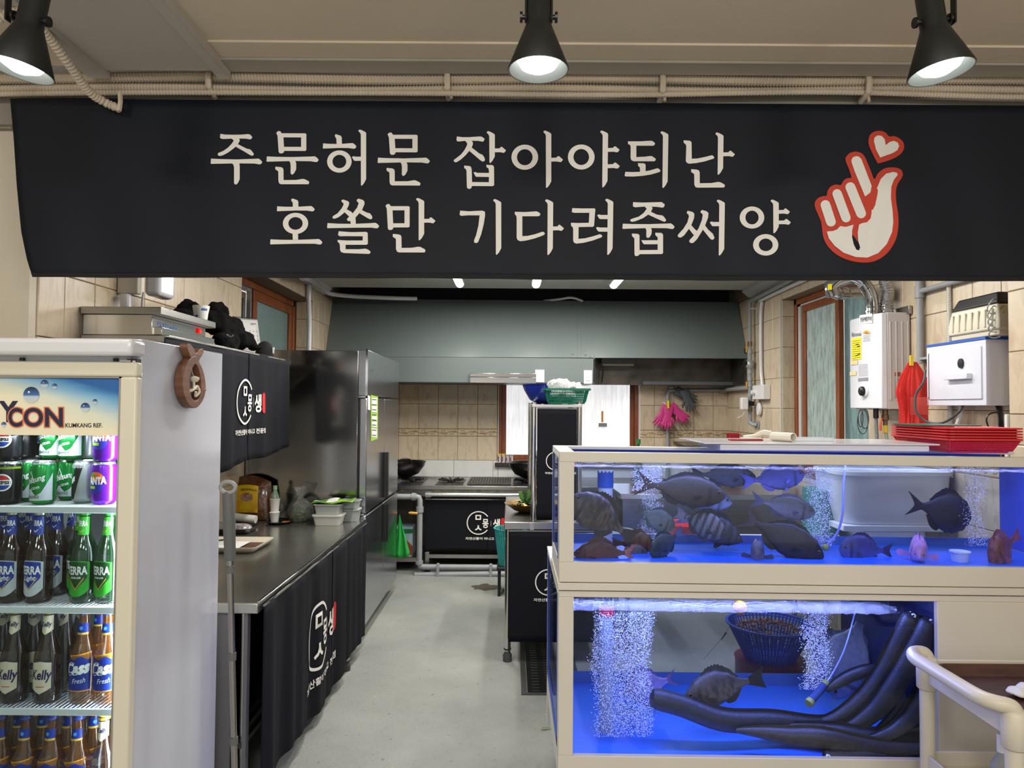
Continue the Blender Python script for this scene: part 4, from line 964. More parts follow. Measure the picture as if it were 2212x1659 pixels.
KC = {'p': 'black cola can', 'c': 'green and silver cider can', 's': 'silver can with a black stripe', 'f': 'purple grape soda can'}
for lv, ln, items in ((0, 'lower', [(-38, 'c'),(20, 'p'),(94, 'c'),(62, 'c', .06),(152, 'c', .095),(184, 's', .035),(226, 'f')]),(1, 'upper', [(-38, 'c'),(18, 'p'),(50, 'p', .08),(112, 'c', .08),(153, 'c', .06),(228, 'f'),(186, 's', .13)])):
    for k, it in enumerate(items):
        y = 2.05 + (it[2] if len(it) > 2 else 0)
        x = P(it[0], 1020, y).x; x = min(x, FX1 - .067)
        lab = KC[it[1]] + ', front row, %s layer, %s from the hinge' % (ln, ORD[[6,5,3,4,2,1,0][k] if lv == 0 else [6,5,4,3,2,0,1][k]])
        put(PC, it[1], x, y, SH[0] + lv * .1225, rnd.uniform(-.3,.1), lab, 'cans on the top shelf')
    for k in range(6):
        x = FX0 + .09 + k * .072; kk = 'cccfpc'[k] if lv == 0 else 'pccfpc'[k]; kk = ['c', 'p', 'p', 'c', 'c', 'c'][k]
        put(PC, kk, x, 2.30, SH[0] + lv * .1225, rnd.uniform(-1,1), '%s, back row, %s layer, %s from the hinge' % (KC[kk], ln, ORD[5 - k]), 'cans on the top shelf')
# ---------- fish charm on the fridge side
tf = thing('fish_ornament', 'brown wooden fish-shaped hanging ornament with white knotted cord on the fridge side', 'ornament', PX(400,880, FX1))
def sd(px, py, k=0.0): return PX(px, py, FX1 + .0) + Vector((k, 0,0))
inn = [(403,783),(411,800),(415,822),(415,848),(409,864),(400,867),(392,856),(388,838),(389,812),(396,793)]
WD = mat('walnut_wood', (132,90,66),0.5, rgb2=(98,62,42), vscale=4, stretch=(1,1,12))
body = [(404,768),(410,781),(418,795),(424,818),(426,842),(421,862),(410,878),(400,883),(388,876),(378,858),(373,833),(375,806),(384,782),(396,770)]
n_ = 96
def chaikin(p, k=3):
    for _ in range(k): p = [q_ for i in range(len(p)) for q_ in ((p[i][0] * .75 + p[(i + 1) % len(p)][0] * .25, p[i][1] * .75 + p[(i + 1) % len(p)][1] * .25),(p[i][0] * .25 + p[(i + 1) % len(p)][0] * .75, p[i][1] * .25 + p[(i + 1) % len(p)][1] * .75))]
    return p
body, inn = chaikin(body), chaikin(inn)
cA, cB = Vector((400,826)), Vector((401,826))
def radial(poly, c, n):
    res = []
    for k in range(n):
        a = -PI / 2 + 2 * PI * k / n; d = Vector((math.cos(a), math.sin(a))); best = 5
        for i in range(len(poly)):
            p = Vector(poly[i]) - c; q_ = Vector(poly[(i + 1) % len(poly)]) - c; e = q_ - p; den = d.x * e.y - d.y * e.x
            if abs(den) < 1e-9: continue
            t = (p.x * e.y - p.y * e.x) / den; s = (p.x * d.y - p.y * d.x) / den
            if t > 0 and -1e-6 <= s <= 1 + 1e-6: best = max(best, t)
        res.append((c.x + d.x * best, c.y + d.y * best))
    return res
ro = radial(body, cA, n_); ri = radial(inn, cB, n_); mb = MB()
vs = [sd(*p, .03) for p in ro] + [sd(*p, .03) for p in ri] + [sd(*p, .004) for p in ro] + [sd(*p, .004) for p in ri]
fs = []
for i in range(n_):
    j = (i + 1) % n_; fs += [(i, j, n_ + j, n_ + i),(2 * n_ + i, 3 * n_ + i, 3 * n_ + j, 2 * n_ + j),(i, 2 * n_ + i, 2 * n_ + j, j),(n_ + i, n_ + j, 3 * n_ + j, 3 * n_ + i)]
mb.add(vs, fs)
mb.prism(chaikin([(394,778),(386,757),(383,748),(387,740),(397,748),(404,766),(411,755),(419,752),(422,759),(418,768),(411,776),(410,790),(400,784)]), lambda u, v: sd(u, v, .0045), lambda u, v: sd(u, v, .0295))
build('wooden_fish', mb, WD, tf, bevel=.0015)
mb = MB(); mb.cyl(sd(388,840,.012), sd(426,841,.028),.004,8); build('peg', mb, mat('pale_wood', (176,146,110),0.6), tf)
CO = mat('cotton_cord', (226,216,196),0.9, bump=0.3, bscale=400)
mb = MB(); mb.tube([sd(402,786,.018), sd(401,803,.02), sd(403,812,.022)], .0012,6); mb.lathe([(0,-.012),(.010,-.010),(.016,0),(.015,.004),(.006,.008),(0,.009)], sd(405,818,.022),12)
mb.tube(spline([sd(404,820,.022), sd(404,834,.022), sd(397,842,.03), sd(392,846,.02), sd(402,840,.026), sd(411,834,.022), sd(412,846,.028), sd(406,856,.024), sd(403,846,.03)], 5),.0042,8); build('cord', mb, CO, tf, smooth=True)

# ================================================================ LEFT COUNTER
ZC = 0.80; CXF = -0.94
tc_ = thing('steel_counter', 'long stainless steel counter with a raised rim running to the tall fridge', 'counter', (-1.35,3.6,0))
STT = mat('steel_worktop', (205,204,196),0.2,0.92, rgb2=(178,178,170), vscale=2.5, bump=0.03, bscale=40)
build('top', MB().box((XL + .012,2.665, ZC - .04),(CXF, 4.62, ZC)), STT, tc_, bevel=.004)
mb = MB().box((CXF - .004,2.668, ZC - .002),(CXF + .006,4.62, ZC + .006)); build('front_rim', mb, CHROME, tc_, bevel=.002)
for (x, y) in ((-1.02,2.75),(CXF - .01,4.17),(XL + .1,2.75),(XL + .1,4.5)):
    mb = MB().cyl((x, y, .05),(x, y, ZC - .04),.019,12); l = build('leg', mb, STEEL_B, tc_, smooth=True)
    build('foot', MB().lathe([(.02,.05),(.021,.06),(.015,.045),(.024,.03),(.024,.0),(0,0)], (x, y, 0),12), RUBBER, l)
mb = MB().box((-1.66,2.69,.10),(-1.045,2.70, ZC - .045)); mb.box((-1.0,2.69,.10),(-.985,2.72, ZC - .045)); build('end_panel', mb, mat('end_panel_grey', (128,128,132),.4,.3), tc_)
build('lower_shelf', MB().box((-1.7,2.7,.25),(-1.0,4.6,.27)), STEEL_D, tc_)

# logo print on curtains
def logo(f, par, S, dark=False, upto=1.2, slit=None):
    """f(u, v): u along cloth, v up, centred on the ring; S ring diameter"""
    mb = MB()
    mb.ring(0,0,.5 * S, .455 * S, f, 48, math.radians(35), math.radians(322))
    text(mb, 'ㅁ', f, -.13 * S, .13 * S, .11 * S, .34 * S, .03); text(mb, 'ㅅ', f, -.15 * S, -.32 * S, .14 * S, -.10 * S, .03)
    text(mb, '몽', f, .17 * S, -.22 * S, .43 * S, .17 * S, .025); text(mb, '생', f, .62 * S, -.24 * S, .92 * S, .18 * S, .03)
    mb.flat([(.53 * S, -.12 * S),(.54 * S, -.12 * S),(.54 * S, .10 * S),(.53 * S, .10 * S)], f)
    text(mb, '자연산활어 아나고 전문점', f, -.55 * S, -.72 * S, 1.15 * S, -.60 * S, .02)
    build('logo_print', mb, PRINT, par)
    mb = MB(); mb.flat([(x, y) for x, y in rrect(.96 * S, -.26 * S, 1.13 * S, .22 * S, .08 * S)], f); l = build('red_seal', mb, PILL, par)
def curtain(name_label, A, U, L_, top, bot, fold, par_len=None, nu=90, slit=None, group='black cloth curtains with the white logo', out=None, logo_at=None, S=None, lab=None, bulge=0.0):
    """A top-left corner; U unit vector along the rail; out = outward unit; panels split at slit"""
    A = Vector(A); U = Vector(U).normalized(); out = Vector(out)
    def f0(u, v, k=0.0):
        s = (top - v) / (top - (bot(u) if callable(bot) else bot)); s = max(0.0, s)
        return Vector((A.x, A.y, 0)) + U * u + Vector((0,0, v)) + out * (fold(u) * min(1.0,.25 + s) + bulge * math.sin(PI * min(1, s)) + k)
    t = thing('curtain', lab, 'curtain', tuple(Vector((A.x, A.y, top)) + U * L_ * .5), group)
    cuts = [0.0] + (slit or []) + [L_]
    for i in range(len(cuts) - 1):
        a, b = cuts[i], cuts[i + 1]; lap = .012 if i else 0
        def g(u, v, a=a, b=b, lap=lap):
            uu = a - lap + (b - a + lap) * u; bo = bot(uu) if callable(bot) else bot
            s = v; op = 0
            if lap: op = lap * 1.5 * s * (1 - u) * 0.8
            p = f0(uu + op, top + (bo - top) * v); return p + out * (.003 * i)
        build('cloth_panel', MB().grid(g, max(8, int(nu * (b - a) / L_)),16), CLOTH, t, smooth=True, solid=.002)
    mb = MB(); mb.cyl(Vector((A.x, A.y, top - .006)), Vector((A.x, A.y, top - .006)) + U * L_, .005,8); build('rail', mb, STEEL, t)
    if S:
        lu, lv = logo_at; logo(lambda u, v: f0(lu + u, lv + v, .0075 if slit else .004), t, S)
    return t
def folds(seed, amp, fr_):
    r = random.Random(seed); ph = [r.uniform(0,6) for _ in range(4)]
    return lambda u: amp * (math.sin(u * fr_ + ph[0]) + .6 * math.sin(u * fr_ * 1.73 + ph[1]) + .35 * math.sin(u * fr_ * 2.9 + ph[2]))
curtain('', (CXF + .012,2.70,0),(0,1,0),1.88, ZC - .012, lambda u: .07 + .02 * math.sin(u * 5), folds(1,.010,16), slit=[1.03], out=(1,0,0), logo_at=(.75,.43), S=.32, lab='black cloth curtain with a white ring logo hanging from the counter edge to the floor', nu=120)
# ---------- wall shelf over the counter with its curtain
ZS = 1.816; SXF = -1.38
ts = thing('wall_shelf', 'steel wall shelf above the counter carrying the sterilizer and the clothes', 'shelf', (-1.56,3.5, ZS - .03))
build('board', MB().box((XL + .012,2.85, ZS - .03),(SXF, 4.33, ZS)), STEEL, ts, bevel=.003)
for y in (2.8,3.5,4.28): build('bracket', MB().hexa([(XL + .01, y, ZS - .3),(XL + .03, y, ZS - .3),(XL + .03, y + .02, ZS - .3),(XL + .01, y + .02, ZS - .3),(XL + .01, y, ZS - .03),(SXF - .03, y, ZS - .03),(SXF - .03, y + .02, ZS - .03),(XL + .01, y + .02, ZS - .03)]), STEEL, ts)
curtain('', (SXF + .008,2.80,0),(0,1,0),1.55, ZS - .005, lambda u: 1.19 + .055 * u + .008 * math.sin(u * 9), folds(5,.007,15), slit=[PX(534,870, SXF).y - 2.80], out=(1,0,0), logo_at=(PX(524,870, SXF).y - 2.80, PX(524,868, SXF).z), S=.235, lab='short black cloth curtain with a white ring logo under the wall shelf')
# ================================================================ TALL STEEL FRIDGE
RX0, RXB, RXF = -1.735,-1.005,-.945; RY0, RY1 = 4.64,5.92
tr = thing('steel_fridge', 'tall four-door stainless steel fridge standing past the counter', 'fridge', (-1.34,5.28,0))
MIR = mat('mirror_steel', (142,142,140),0.14,1.0, bump=0.015, bscale=3); DOORS = mat('door_steel', (178,180,184),0.22,1.0, var=0.04, vscale=2)
mb = MB().box((RX0, RY0,.10),(RXB, RY1,1.895)); build('cabinet', mb, MIR, tr, bevel=.004)
for z in (1.60,1.565): build('side_rib', MB().box((-1.62, RY0 - .004, z - .004),(-1.07, RY0, z + .004)), MIR, tr)
build('top_grille_panel', MB().box((RXB, RY0 - .004,1.60),(RXF, RY1,1.90)), DOORS, tr, bevel=.004)
build('panel_edge', MB().box((RXF - .012, RY0 - .008,1.60),(RXF + .003, RY0 + .004,1.905)), CHROME, tr)
ym = (RY0 + RY1) / 2
for (y0, y1, z0, z1, nm) in ((RY0, ym - .004,.835,1.585,0),(ym + .004, RY1,.835,1.585,1),(RY0, ym - .004,.105,.82,2),(ym + .004, RY1,.105,.82,3)):
    d = build('door', MB().box((RXB + .012, y0, z0),(RXF, y1, z1)), DOORS, tr, bevel=.006)
    yy = y1 - .05 if nm in (0,2) else y0 + .05
    if nm in (0,2):
        za, zb = (.86,1.19) if nm == 0 else (.54,.81)
        mb = MB(); mb.prism(rrect(-.03,-.005,.035,.035,.008), lambda u, v: Vector((RXF + v, ym - .01 + u, za)), lambda u, v: Vector((RXF + v, ym - .01 + u, zb))); build('handle', mb, BLACK, d, smooth=True)
build('gasket', MB().box((RXB, RY0 + .004,.12),(RXB + .013, RY1 - .004,1.59)), BLACK, tr)
for z in (1.593,.828): build('hinge', MB().box((RXB + .0, RY0 - .006, z - .006),(RXF - .01, RY0 + .05, z + .006)), CHROME, tr)
for y in (RY0 + .05, RY1 - .05):
    for x in (RXB - .03, RX0 + .05): build('foot', MB().cyl((x, y, 0),(x, y, .10),.022,10), BLACK, tr)
LG = M_('label_bright_green', (150,200,50))
def rs(px, py, k=.0015): return PX(px, py, RXF + k)
mb = MB().flat([(801,853),(816.5,857),(816,948),(801,953)], lambda u, v: rs(u, v)); st = build('energy_sticker', mb, LG, tr)
mb = MB()
for a, b in ((859,873),(876,890),(898,907),(910,922),(925,944)): mb.flat([(803, a),(814.5, a + 1),(814.5, b + 1),(803, b)], lambda u, v: rs(u, v, .003))
build('sticker_white_fields', mb, WHITE, st)
mb = MB()
for a in range(8): mb.flat([(804,862 + a * 11),(813,862.8 + a * 11),(813,864.3 + a * 11),(804,863.5 + a * 11)], lambda u, v: rs(u, v, .004))
build('sticker_text_lines', mb, NAVY, st)
build('sticker', MB().flat([(794.5,853),(800,856),(800,886),(794.5,885)], lambda u, v: rs(u, v)), WHITE, tr)
mb = MB(); text(mb, 'LASSELE', lambda u, v: rs(u, v, .002),801,802.5,811,797.5,.02); build('nameplate', mb, CHROME, tr)
# ================================================================ STERILIZER, CLOTHES, CALENDAR on the wall shelf
SY0 = 2.86; SX = -1.415
tz = thing('sterilizer_cabinet', 'low stainless steel sterilizer box with a blue-lettered front on the wall shelf', 'appliance', (-1.6,3.15, ZS))
zt = PX(345,662, SX).z; SY1 = PX(462,720, SX).y
build('cabinet', MB().box((-1.735, SY0, ZS),(SX - .04, SY1, zt - .03)), STEEL_B, tz, bevel=.002)
build('lid', MB().box((-1.74, SY0 - .012, zt - .03),(SX, SY1 + .02, zt)), STEEL, tz, bevel=.002)
def sz(px, py, k=0.0): return PX(px, py, SX - .04 + k)
build('drawer_front', MB().box((SX - .045, SY0 + .01, ZS + .002),(SX - .005, SY1 + .02, ZS + .034)), STEEL_B, tz, bevel=.002)
mb = MB(); text(mb, '우성 자외선 살균기', lambda u, v: PX(u, v, SX - .038),341,705,384,694,.02, rise=13); build('lettering', mb, mat('blue_print', (40,90,170),0.5), tz)
mb = MB().flat([(340,707),(403,722),(404,726),(340,713)], lambda u, v: PX(u, v, SX - .038)); build('blue_stripe', mb, mat('blue_print', (0,0,0)), tz)
c = PX(430.5,715, SX - .036); build('power_switch', MB().box(c - Vector((.004,.014,.011)), c + Vector((.006,.014,.011))), mat('red_switch', (200,20,15),0.3, emit=1.2), tz, bevel=.002)
mb = MB().tube([PX(340,677, SX - .02), PX(452,705, SX - .02)], .006,8); build('uv_tube', mb, mat('tube_glass', (225,225,220),0.2), tz, smooth=True)
# wall box and cable behind
def wx(px, py, k=.0): return PX(px, py, XL + k)
tb2 = thing('meter_box', 'off-white electrical box with a rounded cover on the left tiled wall', 'electrical box', wx(285,620,.1))
a = wx(258,634,.02); b = wx(286,560,.02)
build('box', MB().box((XL + .008, a.y, a.z),(XL + .10, PX(286,600, XL + .10).y + .08, a.z + .35)), mat('box_grey', (196,192,182),0.4), tb2, bevel=.005)
build('cover', MB().box((XL + .10, a.y + .05, a.z + .0),(XL + .17, a.y + .2, a.z + .35)), WPAINT, tb2, bevel=.02, seg=3)
c = wx(272,636,.05); build('cable_gland', MB().cyl(c, c - Vector((0,0,.07)),.022,14), WPAINT, tb2)
c = wx(310,636,.14); build('cable', MB().tube(spline([c + Vector((0,0,.01)), c + Vector((-.01,.01,-.03)), c + Vector((-.02,.03,-.10))], 4),.005,8), WPAINT, tb2)
# garments: lumpy heaps merged by a remesh
def blob(name, lumps, m, res, label, cat, par=None, n=12, amp=.015, sc=9):
    mb = MB()
    for (c, r) in lumps:
        k = 10; pr = [(math.sin(PI * i / k),-math.cos(PI * i / k)) for i in range(k + 1)]; vs = []; nn = 14
        c = Vector(c)
        for (rr, hh) in pr:
            for j in range(nn):
                a = 2 * PI * j / nn; v = Vector((rr * math.cos(a) * r[0], rr * math.sin(a) * r[1], hh * r[2])); q_ = c + v
                d = mnoise.noise(q_ * sc) * amp; vs.append(q_ + v.normalized() * d if v.length > 1e-6 else q_)
        mb.add(vs, [(i * nn + j, i * nn + (j + 1) % nn, (i + 1) * nn + (j + 1) % nn, (i + 1) * nn + j) for i in range(k) for j in range(nn)])
    o = build(name, mb, m, par, smooth=True, fix=True)
    md = o.modifiers.new('merge', 'REMESH'); md.mode = 'VOXEL'; md.voxel_size = res; md.use_smooth_shade = True
    tx = bpy.data.textures.new('folds', 'CLOUDS'); tx.noise_scale = .8 / sc; m2 = o.modifiers.new('folds', 'DISPLACE'); m2.texture = tx; m2.strength = amp * 1.6; m2.texture_coords = 'GLOBAL'
    if label: tag(o, label, cat)
    return o
BF = mat('black_fleece', (9,9,10),0.95, bump=0.6, bscale=160, spec=.15)
def gx(px, py, X): return tuple(PX(px, py, X))
def gX(px, py, X, zmin=None):
    p = PX(px, py, X); return (p.x, p.y, p.z)
ja = blob('jacket', [(gX(412,668,-1.62),(.06,.07,.045)),(gX(395,682,-1.62),(.05,.10,.035)),(gX(440,690,-1.6),(.06,.12,.05)),(gX(470,700,-1.55),(.07,.12,.07)),(gX(500,712,-1.52),(.06,.10,.07)),(gX(520,735,-1.50),(.07,.12,.045)),(gX(490,738,-1.46),(.05,.14,.05)),(gX(545,748,-1.46),(.035,.12,.018)),(gX(470,672,-1.62),(.05,.09,.04))], BF, .012, 'black fleece jacket heaped on the shelf behind the paper cup', 'clothing', sc=14, amp=.03)
mb = MB(); mb.tube(spline([PX(489,722,-1.42), PX(494,725,-1.41), PX(499,728,-1.41), PX(503,724,-1.41)], 3),.004,6); build('zip_pull', mb, CHROME, ja)
# paper cup
def cup(base, r0, r1, h, label, m=None, rings=True):
    t = thing('paper_cup', label, 'cup', base)
    build('cup', MB().lathe([(0,.002),(r0,0),(r1, h),(r1 + .002, h),(r1 + .002, h - .002),(r0 - .002,.004)], base, 24, cap=False), m or mat('paper_white', (228,226,218),0.7), t, smooth=True); return t
cb = PX(434,686,-1.44); cz = zt
base = Vector((PX(434,686,-1.50).x, PX(434,686,-1.50).y, zt))
tcup = cup(base, .027,.037,.082, 'white paper cup with blue marks standing on the sterilizer lid')
mb = MB(); mb.grid(lambda u, v: base + Vector((.0365 * math.cos(-1.1 + .8 * u),.0365 * math.sin(-1.1 + .8 * u),.058 + .010 * v)),6,1)
mb.grid(lambda u, v: base + Vector((.0335 * math.cos(-2.1 + .5 * u),.0335 * math.sin(-2.1 + .5 * u),.015 + .02 * v)),6,1); build('blue_mark', mb, mat('blue_print', (0,0,0)), tcup)
# calendar
tcal = thing('desk_calendar', 'white spiral-bound desk calendar standing behind the black jacket', 'calendar', PX(540,752,-1.5))
A_ = [PX(501,686,-1.66), PX(556,690,-1.56), PX(566,748,-1.54), PX(520,744,-1.64)]
A_[2].z = A_[3].z = ZS + .0265; mb = MB(); n_ = (A_[1] - A_[0]).cross(A_[3] - A_[0]).normalized() * .004; mb.hexa([A_[3], A_[2], A_[2] + n_, A_[3] + n_, A_[0], A_[1], A_[1] + n_, A_[0] + n_]); build('page', mb, mat('paper_page', (225,224,220),0.7), tcal)
fC = lambda u, v: A_[0].lerp(A_[1], u).lerp(A_[3].lerp(A_[2], u), v) - n_ * .4 * (1 if n_.y > 0 else -1)
mb = MB()
for i in range(3,7):
    for j in range(5):
        if (i, j) != (0,0): text(mb, str(1 + j * 7 + i if j < 4 else 28 + i % 3), fC, i / 7 + .03,.36 + j * .12, i / 7 + .075,.32 + j * .12,.02, res=1)
text(mb, 'SEPT', fC, .70,.16,.92,.11,.02); build('dates', mb, mat('print_grey', (110,120,140),0.6), tcal)
mb = MB()
for i in range(22): p = A_[0].lerp(A_[1], (i + .5) / 22); mb.tube([p + Vector((0,0,-.006)), p + Vector((.004,-.003,.004)), p + Vector((0,.002,.010)), p + Vector((-.003,.004,.002))], .0012,5)
build('spiral', mb, STEEL_D, tcal)
build('stand', MB().hexa([A_[3] + Vector((0,.0,-.02)), A_[2] + Vector((0,0,-.025)), A_[2] + Vector((-.02,.06,-.025)), A_[3] + Vector((-.02,.06,-.02)), A_[3], A_[2], A_[2] + Vector((-.02,.06,0)), A_[3] + Vector((-.02,.06,0))]), mat('card_grey', (170,172,176),0.7), tcal)
# cap
tcap = thing('baseball_cap', 'black cap with white stitched letters beside the calendar', 'cap', PX(572,752,-1.42))
c = PX(572,750,-1.45); c.z = ZS + .004
build('crown', MB().lathe([(.062,0),(.064,.02),(.058,.05),(.04,.075),(.015,.088),(0,.09)], c, 20, sx=.8), mat('cap_cloth', (16,16,18),0.9), tcap, smooth=True)
mb = MB(); text(mb, 'NY', lambda u, v: c + Vector((.062,0,0)) * .88 + Vector((.002,-.03 + u, .015 + v)),0,0,.035,.038,.02); build('letters', mb, PRINT, tcap)

# ================================================================ things on the counter
ZT = ZC + .001
def cz_(px, py): return PZ(px, py, ZT)
# sauce pouch
tp = thing('sauce_pouch', 'clear pouch of brown sauce with a yellow label leaning at the back of the counter', 'pouch', cz_(535,1118))
c = cz_(535,1125); c.x -= .02
def pouch(u, v):
    px = 503 + (582 - 503) * u; px += 6 * math.sin(v * 3) * (u - .5); py = 1038 + 85 * v - 10 * math.sin(u * PI) * (1 - v) + 8 * (u - .5) * (1 - v)
    return px, py
yP = c.y
def fp(u, v, k=0):
    px, py = pouch(u, v); th = .035 * (math.sin(PI * u) ** .6) * (math.sin(PI * min(1, max(0, v * .9 + .05))) ** .6)
    p = P(px, py, yP + .02 - .0 * v); p.y -= th * 1.0 + k + (v - 1) * .0 - .03 * (1 - v); p.z = max(p.z, ZT + .002); return p
mb = MB(); mb.grid(lambda u, v: fp(u, v),16,14); mb.grid(lambda u, v: Vector((fp(1 - u, v).x, yP + .055, fp(1 - u, v).z)),16,14)
build('pouch', mb, mat('pouch_film', (104,60,28),0.12, rgb2=(58,34,20), vscale=14, bump=0.6, bscale=40, coat=.6), tp, smooth=True)
mb = MB(); mb.grid(lambda u, v: fp(.14 + .56 * u, .20 + .62 * v, .004),10,8); l = build('yellow_label', mb, mat('label_yellow', (226,190,22),0.4, rgb2=(206,160,20), vscale=20), tp, smooth=True)
mb = MB(); text(mb, '데리야끼소스', lambda u, v: fp(.14 + .56 * u, .20 + .62 * v, .0065),.2,.22,.95,.12,.02); build('lettering', mb, BLACK, l)
mb = MB(); mb.flat([(.5 + .28 * math.cos(a * PI / 8),.44 + .16 * math.sin(a * PI / 8)) for a in range(16)], lambda u, v: fp(.14 + .56 * u, .20 + .62 * v, .0065)); build('label_dish_picture', mb, mat('dish_brown', (110,60,40),0.5, rgb2=(180,150,120), vscale=60), l)
mb = MB(); mb.cyl(fp(.02,.05) + Vector((-.012,0,.01)), fp(.06,.02) + Vector((.0,0,.02)),.011,10); build('spout_cap', mb, mat('yellow_plastic', (230,180,30),0.4), tp)
# upturned glass bottle with stacked paper cups
c = cz_(593,1128)
tcu = thing('paper_cup_stack', 'stack of white paper cups turned over a green glass bottle', 'cup', c)
mb = MB(); 
for k in range(3): mb.lathe([(.030 - .0015 * k * 0, k * .0 + .0),(.0245,.062),(.027,.062)], c + Vector((0,0, k * .002)),20, cap=False)
s_ = .98
build('upper_cup', MB().lathe([(.0245,.062),(.0315,.145),(.033,.147),(.031,.148)], c, 22, cap=False), mat('paper_white', (0,0,0)), tcu, smooth=True)
build('lower_cup', MB().lathe([(.023,.0),(.031,.060),(.033,.063),(.028,.066)], c, 22), mat('paper_white', (0,0,0)), tcu, smooth=True)
tbt = thing('glass_bottle', 'pale green glass bottle sticking up from the paper cups', 'bottle', c + Vector((0,0,.07)))
build('glass', MB().lathe([(.024,.08),(.027,.145),(.026,.16),(.013,.195),(.0115,.215)], c, 18), mat('pale_green_glass', (140,160,140),0.08, alpha=.6), tbt, smooth=True)
build('cap', MB().lathe([(.0135,.205),(.0135,.228),(0,.229)], c, 16), mat('cap_green2', (130,165,120),0.4), tbt)
# dark dish under with crumbs
c2 = cz_(600,1131)
td = thing('dark_dish', 'dark shallow dish holding orange crumbs under the paper cups', 'dish', c2)
build('dish', MB().lathe([(0,.001),(.06,.001),(.085,.012),(.083,.014),(.058,.004),(0,.004)], c2 + Vector((0,.02,0)),28), mat('dish_black', (26,26,28),0.25), td, smooth=True)
mb = MB(); 
for k in range(60): 
    a = random.uniform(0,6.28); r = random.uniform(0,.03); q_ = c2 + Vector((.045 + r * math.cos(a),.02 + r * math.sin(a),.006)); mb.box(q_, q_ + Vector((random.uniform(.003,.008),.004,.004)))
build('crumbs', mb, mat('crumb_orange', (196,120,70),0.8), td)['kind'] = 'stuff'
# bag of greens
c = cz_(648,1126)
tg = thing('plastic_bag', 'knotted clear plastic bag of dark green herbs on the counter', 'bag', c)
def sack(o, R_, H_, nk, m, nm, par, seed=0, neck=.35):
    mb = MB(); n = 26; prof = [(0,0),(.8,.005),(1,.12),(1.02,.3),(.85,.5),(.5,.62),(.25,.70),(.22,.75),(.35,.85),(.5,.97),(.42,1.0)]
    vs = []
    for r, h in prof:
        for j in range(n):
            a = 2 * PI * j / n; q_ = Vector((math.cos(a) * r * R_, math.sin(a) * r * R_, h * H_)); k = 1 + .22 * mnoise.noise(q_ * 25 + Vector((seed, 0,0))) + .12 * math.sin(a * 7 + h * 3) * (h > .5)
            vs.append(Vector(o) + Vector((q_.x * k, q_.y * k, q_.z * (1 + .1 * mnoise.noise(q_ * 12)))))
    mb.add(vs, [(i * n + j, i * n + (j + 1) % n, (i + 1) * n + (j + 1) % n, (i + 1) * n + j) for i in range(len(prof) - 1) for j in range(n)])
    return build(nm, mb, m, par, smooth=True)
FILM = glassy('plastic_film', (246,250,248),0.1,0.12,(0.6,60), body=.05)
sack(c, .078,.215,1, FILM, 'film', tg, 3)
mb = MB(); rg = random.Random(5)
for k in range(800):
    a = rg.uniform(0,6.28); r = .066 * math.sqrt(rg.random()); z = rg.uniform(.006,.10 * (1 - (r / .09) ** 2)); p = c + Vector((r * math.cos(a), r * math.sin(a), z)); d = Vector((rg.uniform(-1,1), rg.uniform(-1,1), rg.uniform(-.4,.8))).normalized() * rg.uniform(.015,.03)
    e = p + d; e.z = max(c.z + .004, e.z); rr = Vector((e.x - c.x, e.y - c.y)).length
    if rr > .068: e.x = c.x + (e.x - c.x) * .068 / rr; e.y = c.y + (e.y - c.y) * .068 / rr
    s_ = Vector((rg.uniform(-1,1), rg.uniform(-1,1), rg.uniform(-1,1))) * .003; mb.add([p - s_, p + s_, e], [(0,1,2)], 0 if k % 9 else 1)
build('herbs', mb, [mat('herb_green', (96,122,62),0.7, rgb2=(52,74,36), vscale=30), mat('herb_brown', (150,92,50),0.7)], tg, fix=False)['kind'] = 'stuff'
# plastic boxes
def tub(o, w_, d_, h_, m, label, lid=False, cont=None):
    t = thing('food_container', label, 'container', o, 'plastic food containers'); o = Vector(o); mb = MB()
    P0 = rrect(-w_ * .43,-d_ * .43, w_ * .43, d_ * .43,.015); P1 = rrect(-w_ / 2,-d_ / 2, w_ / 2, d_ / 2,.02); P2 = rrect(-w_ / 2 - .006,-d_ / 2 - .006, w_ / 2 + .006, d_ / 2 + .006,.022); P3 = rrect(-w_ / 2 + .002,-d_ / 2 + .002, w_ / 2 - .002, d_ / 2 - .002,.019); P4 = rrect(-w_ * .42,-d_ * .42, w_ * .42, d_ * .42,.015)
    n = len(P0); L5 = [(P0,0),(P1, h_ - .006),(P2, h_ - .005),(P2, h_),(P3, h_),(P4,.003)]; vs = [o + Vector((x, y, z)) for (pp, z) in L5 for x, y in pp]
    fs = [tuple(range(n - 1,-1,-1)), tuple(5 * n + j for j in range(n))] + [(i * n + j, i * n + (j + 1) % n, (i + 1) * n + (j + 1) % n, (i + 1) * n + j) for i in range(5) for j in range(n)]
    mb.add(vs, fs); build('tub', mb, m, t, smooth=True)
    if lid: build('lid', MB().prism(P2, lambda u, v: o + Vector((u, v, h_ + .0005)), lambda u, v: o + Vector((u, v, h_ + .005))), m, t, bevel=.002)
    if cont: build('contents', MB().prism(P3, lambda u, v: o + Vector((u * .9, v * .9,.01)), lambda u, v: o + Vector((u * .97, v * .97, h_ - .012))), cont, t)
    return t
PLW = mat('milky_plastic', (214,214,206),0.3); PLG = mat('frosted_grey_plastic', (170,175,172),0.25)
bA = cz_(714,1130); bA.y = 4.42
tub(bA, .175,.13,.060, PLW, 'white plastic food container with its lid on, lowest of the stack by the tall fridge', True)
tub(bA + Vector((0,0,.067)),.165,.125,.062, PLG, 'frosted grey plastic container stacked on the white one', cont=mat('dark_food', (70,66,50),0.6, rgb2=(40,36,30), vscale=50))
bB = bA + Vector((.10,.14,0)); tub(bB, .12,.105,.075, PLG, 'frosted grey container standing behind the stack of two', True); 
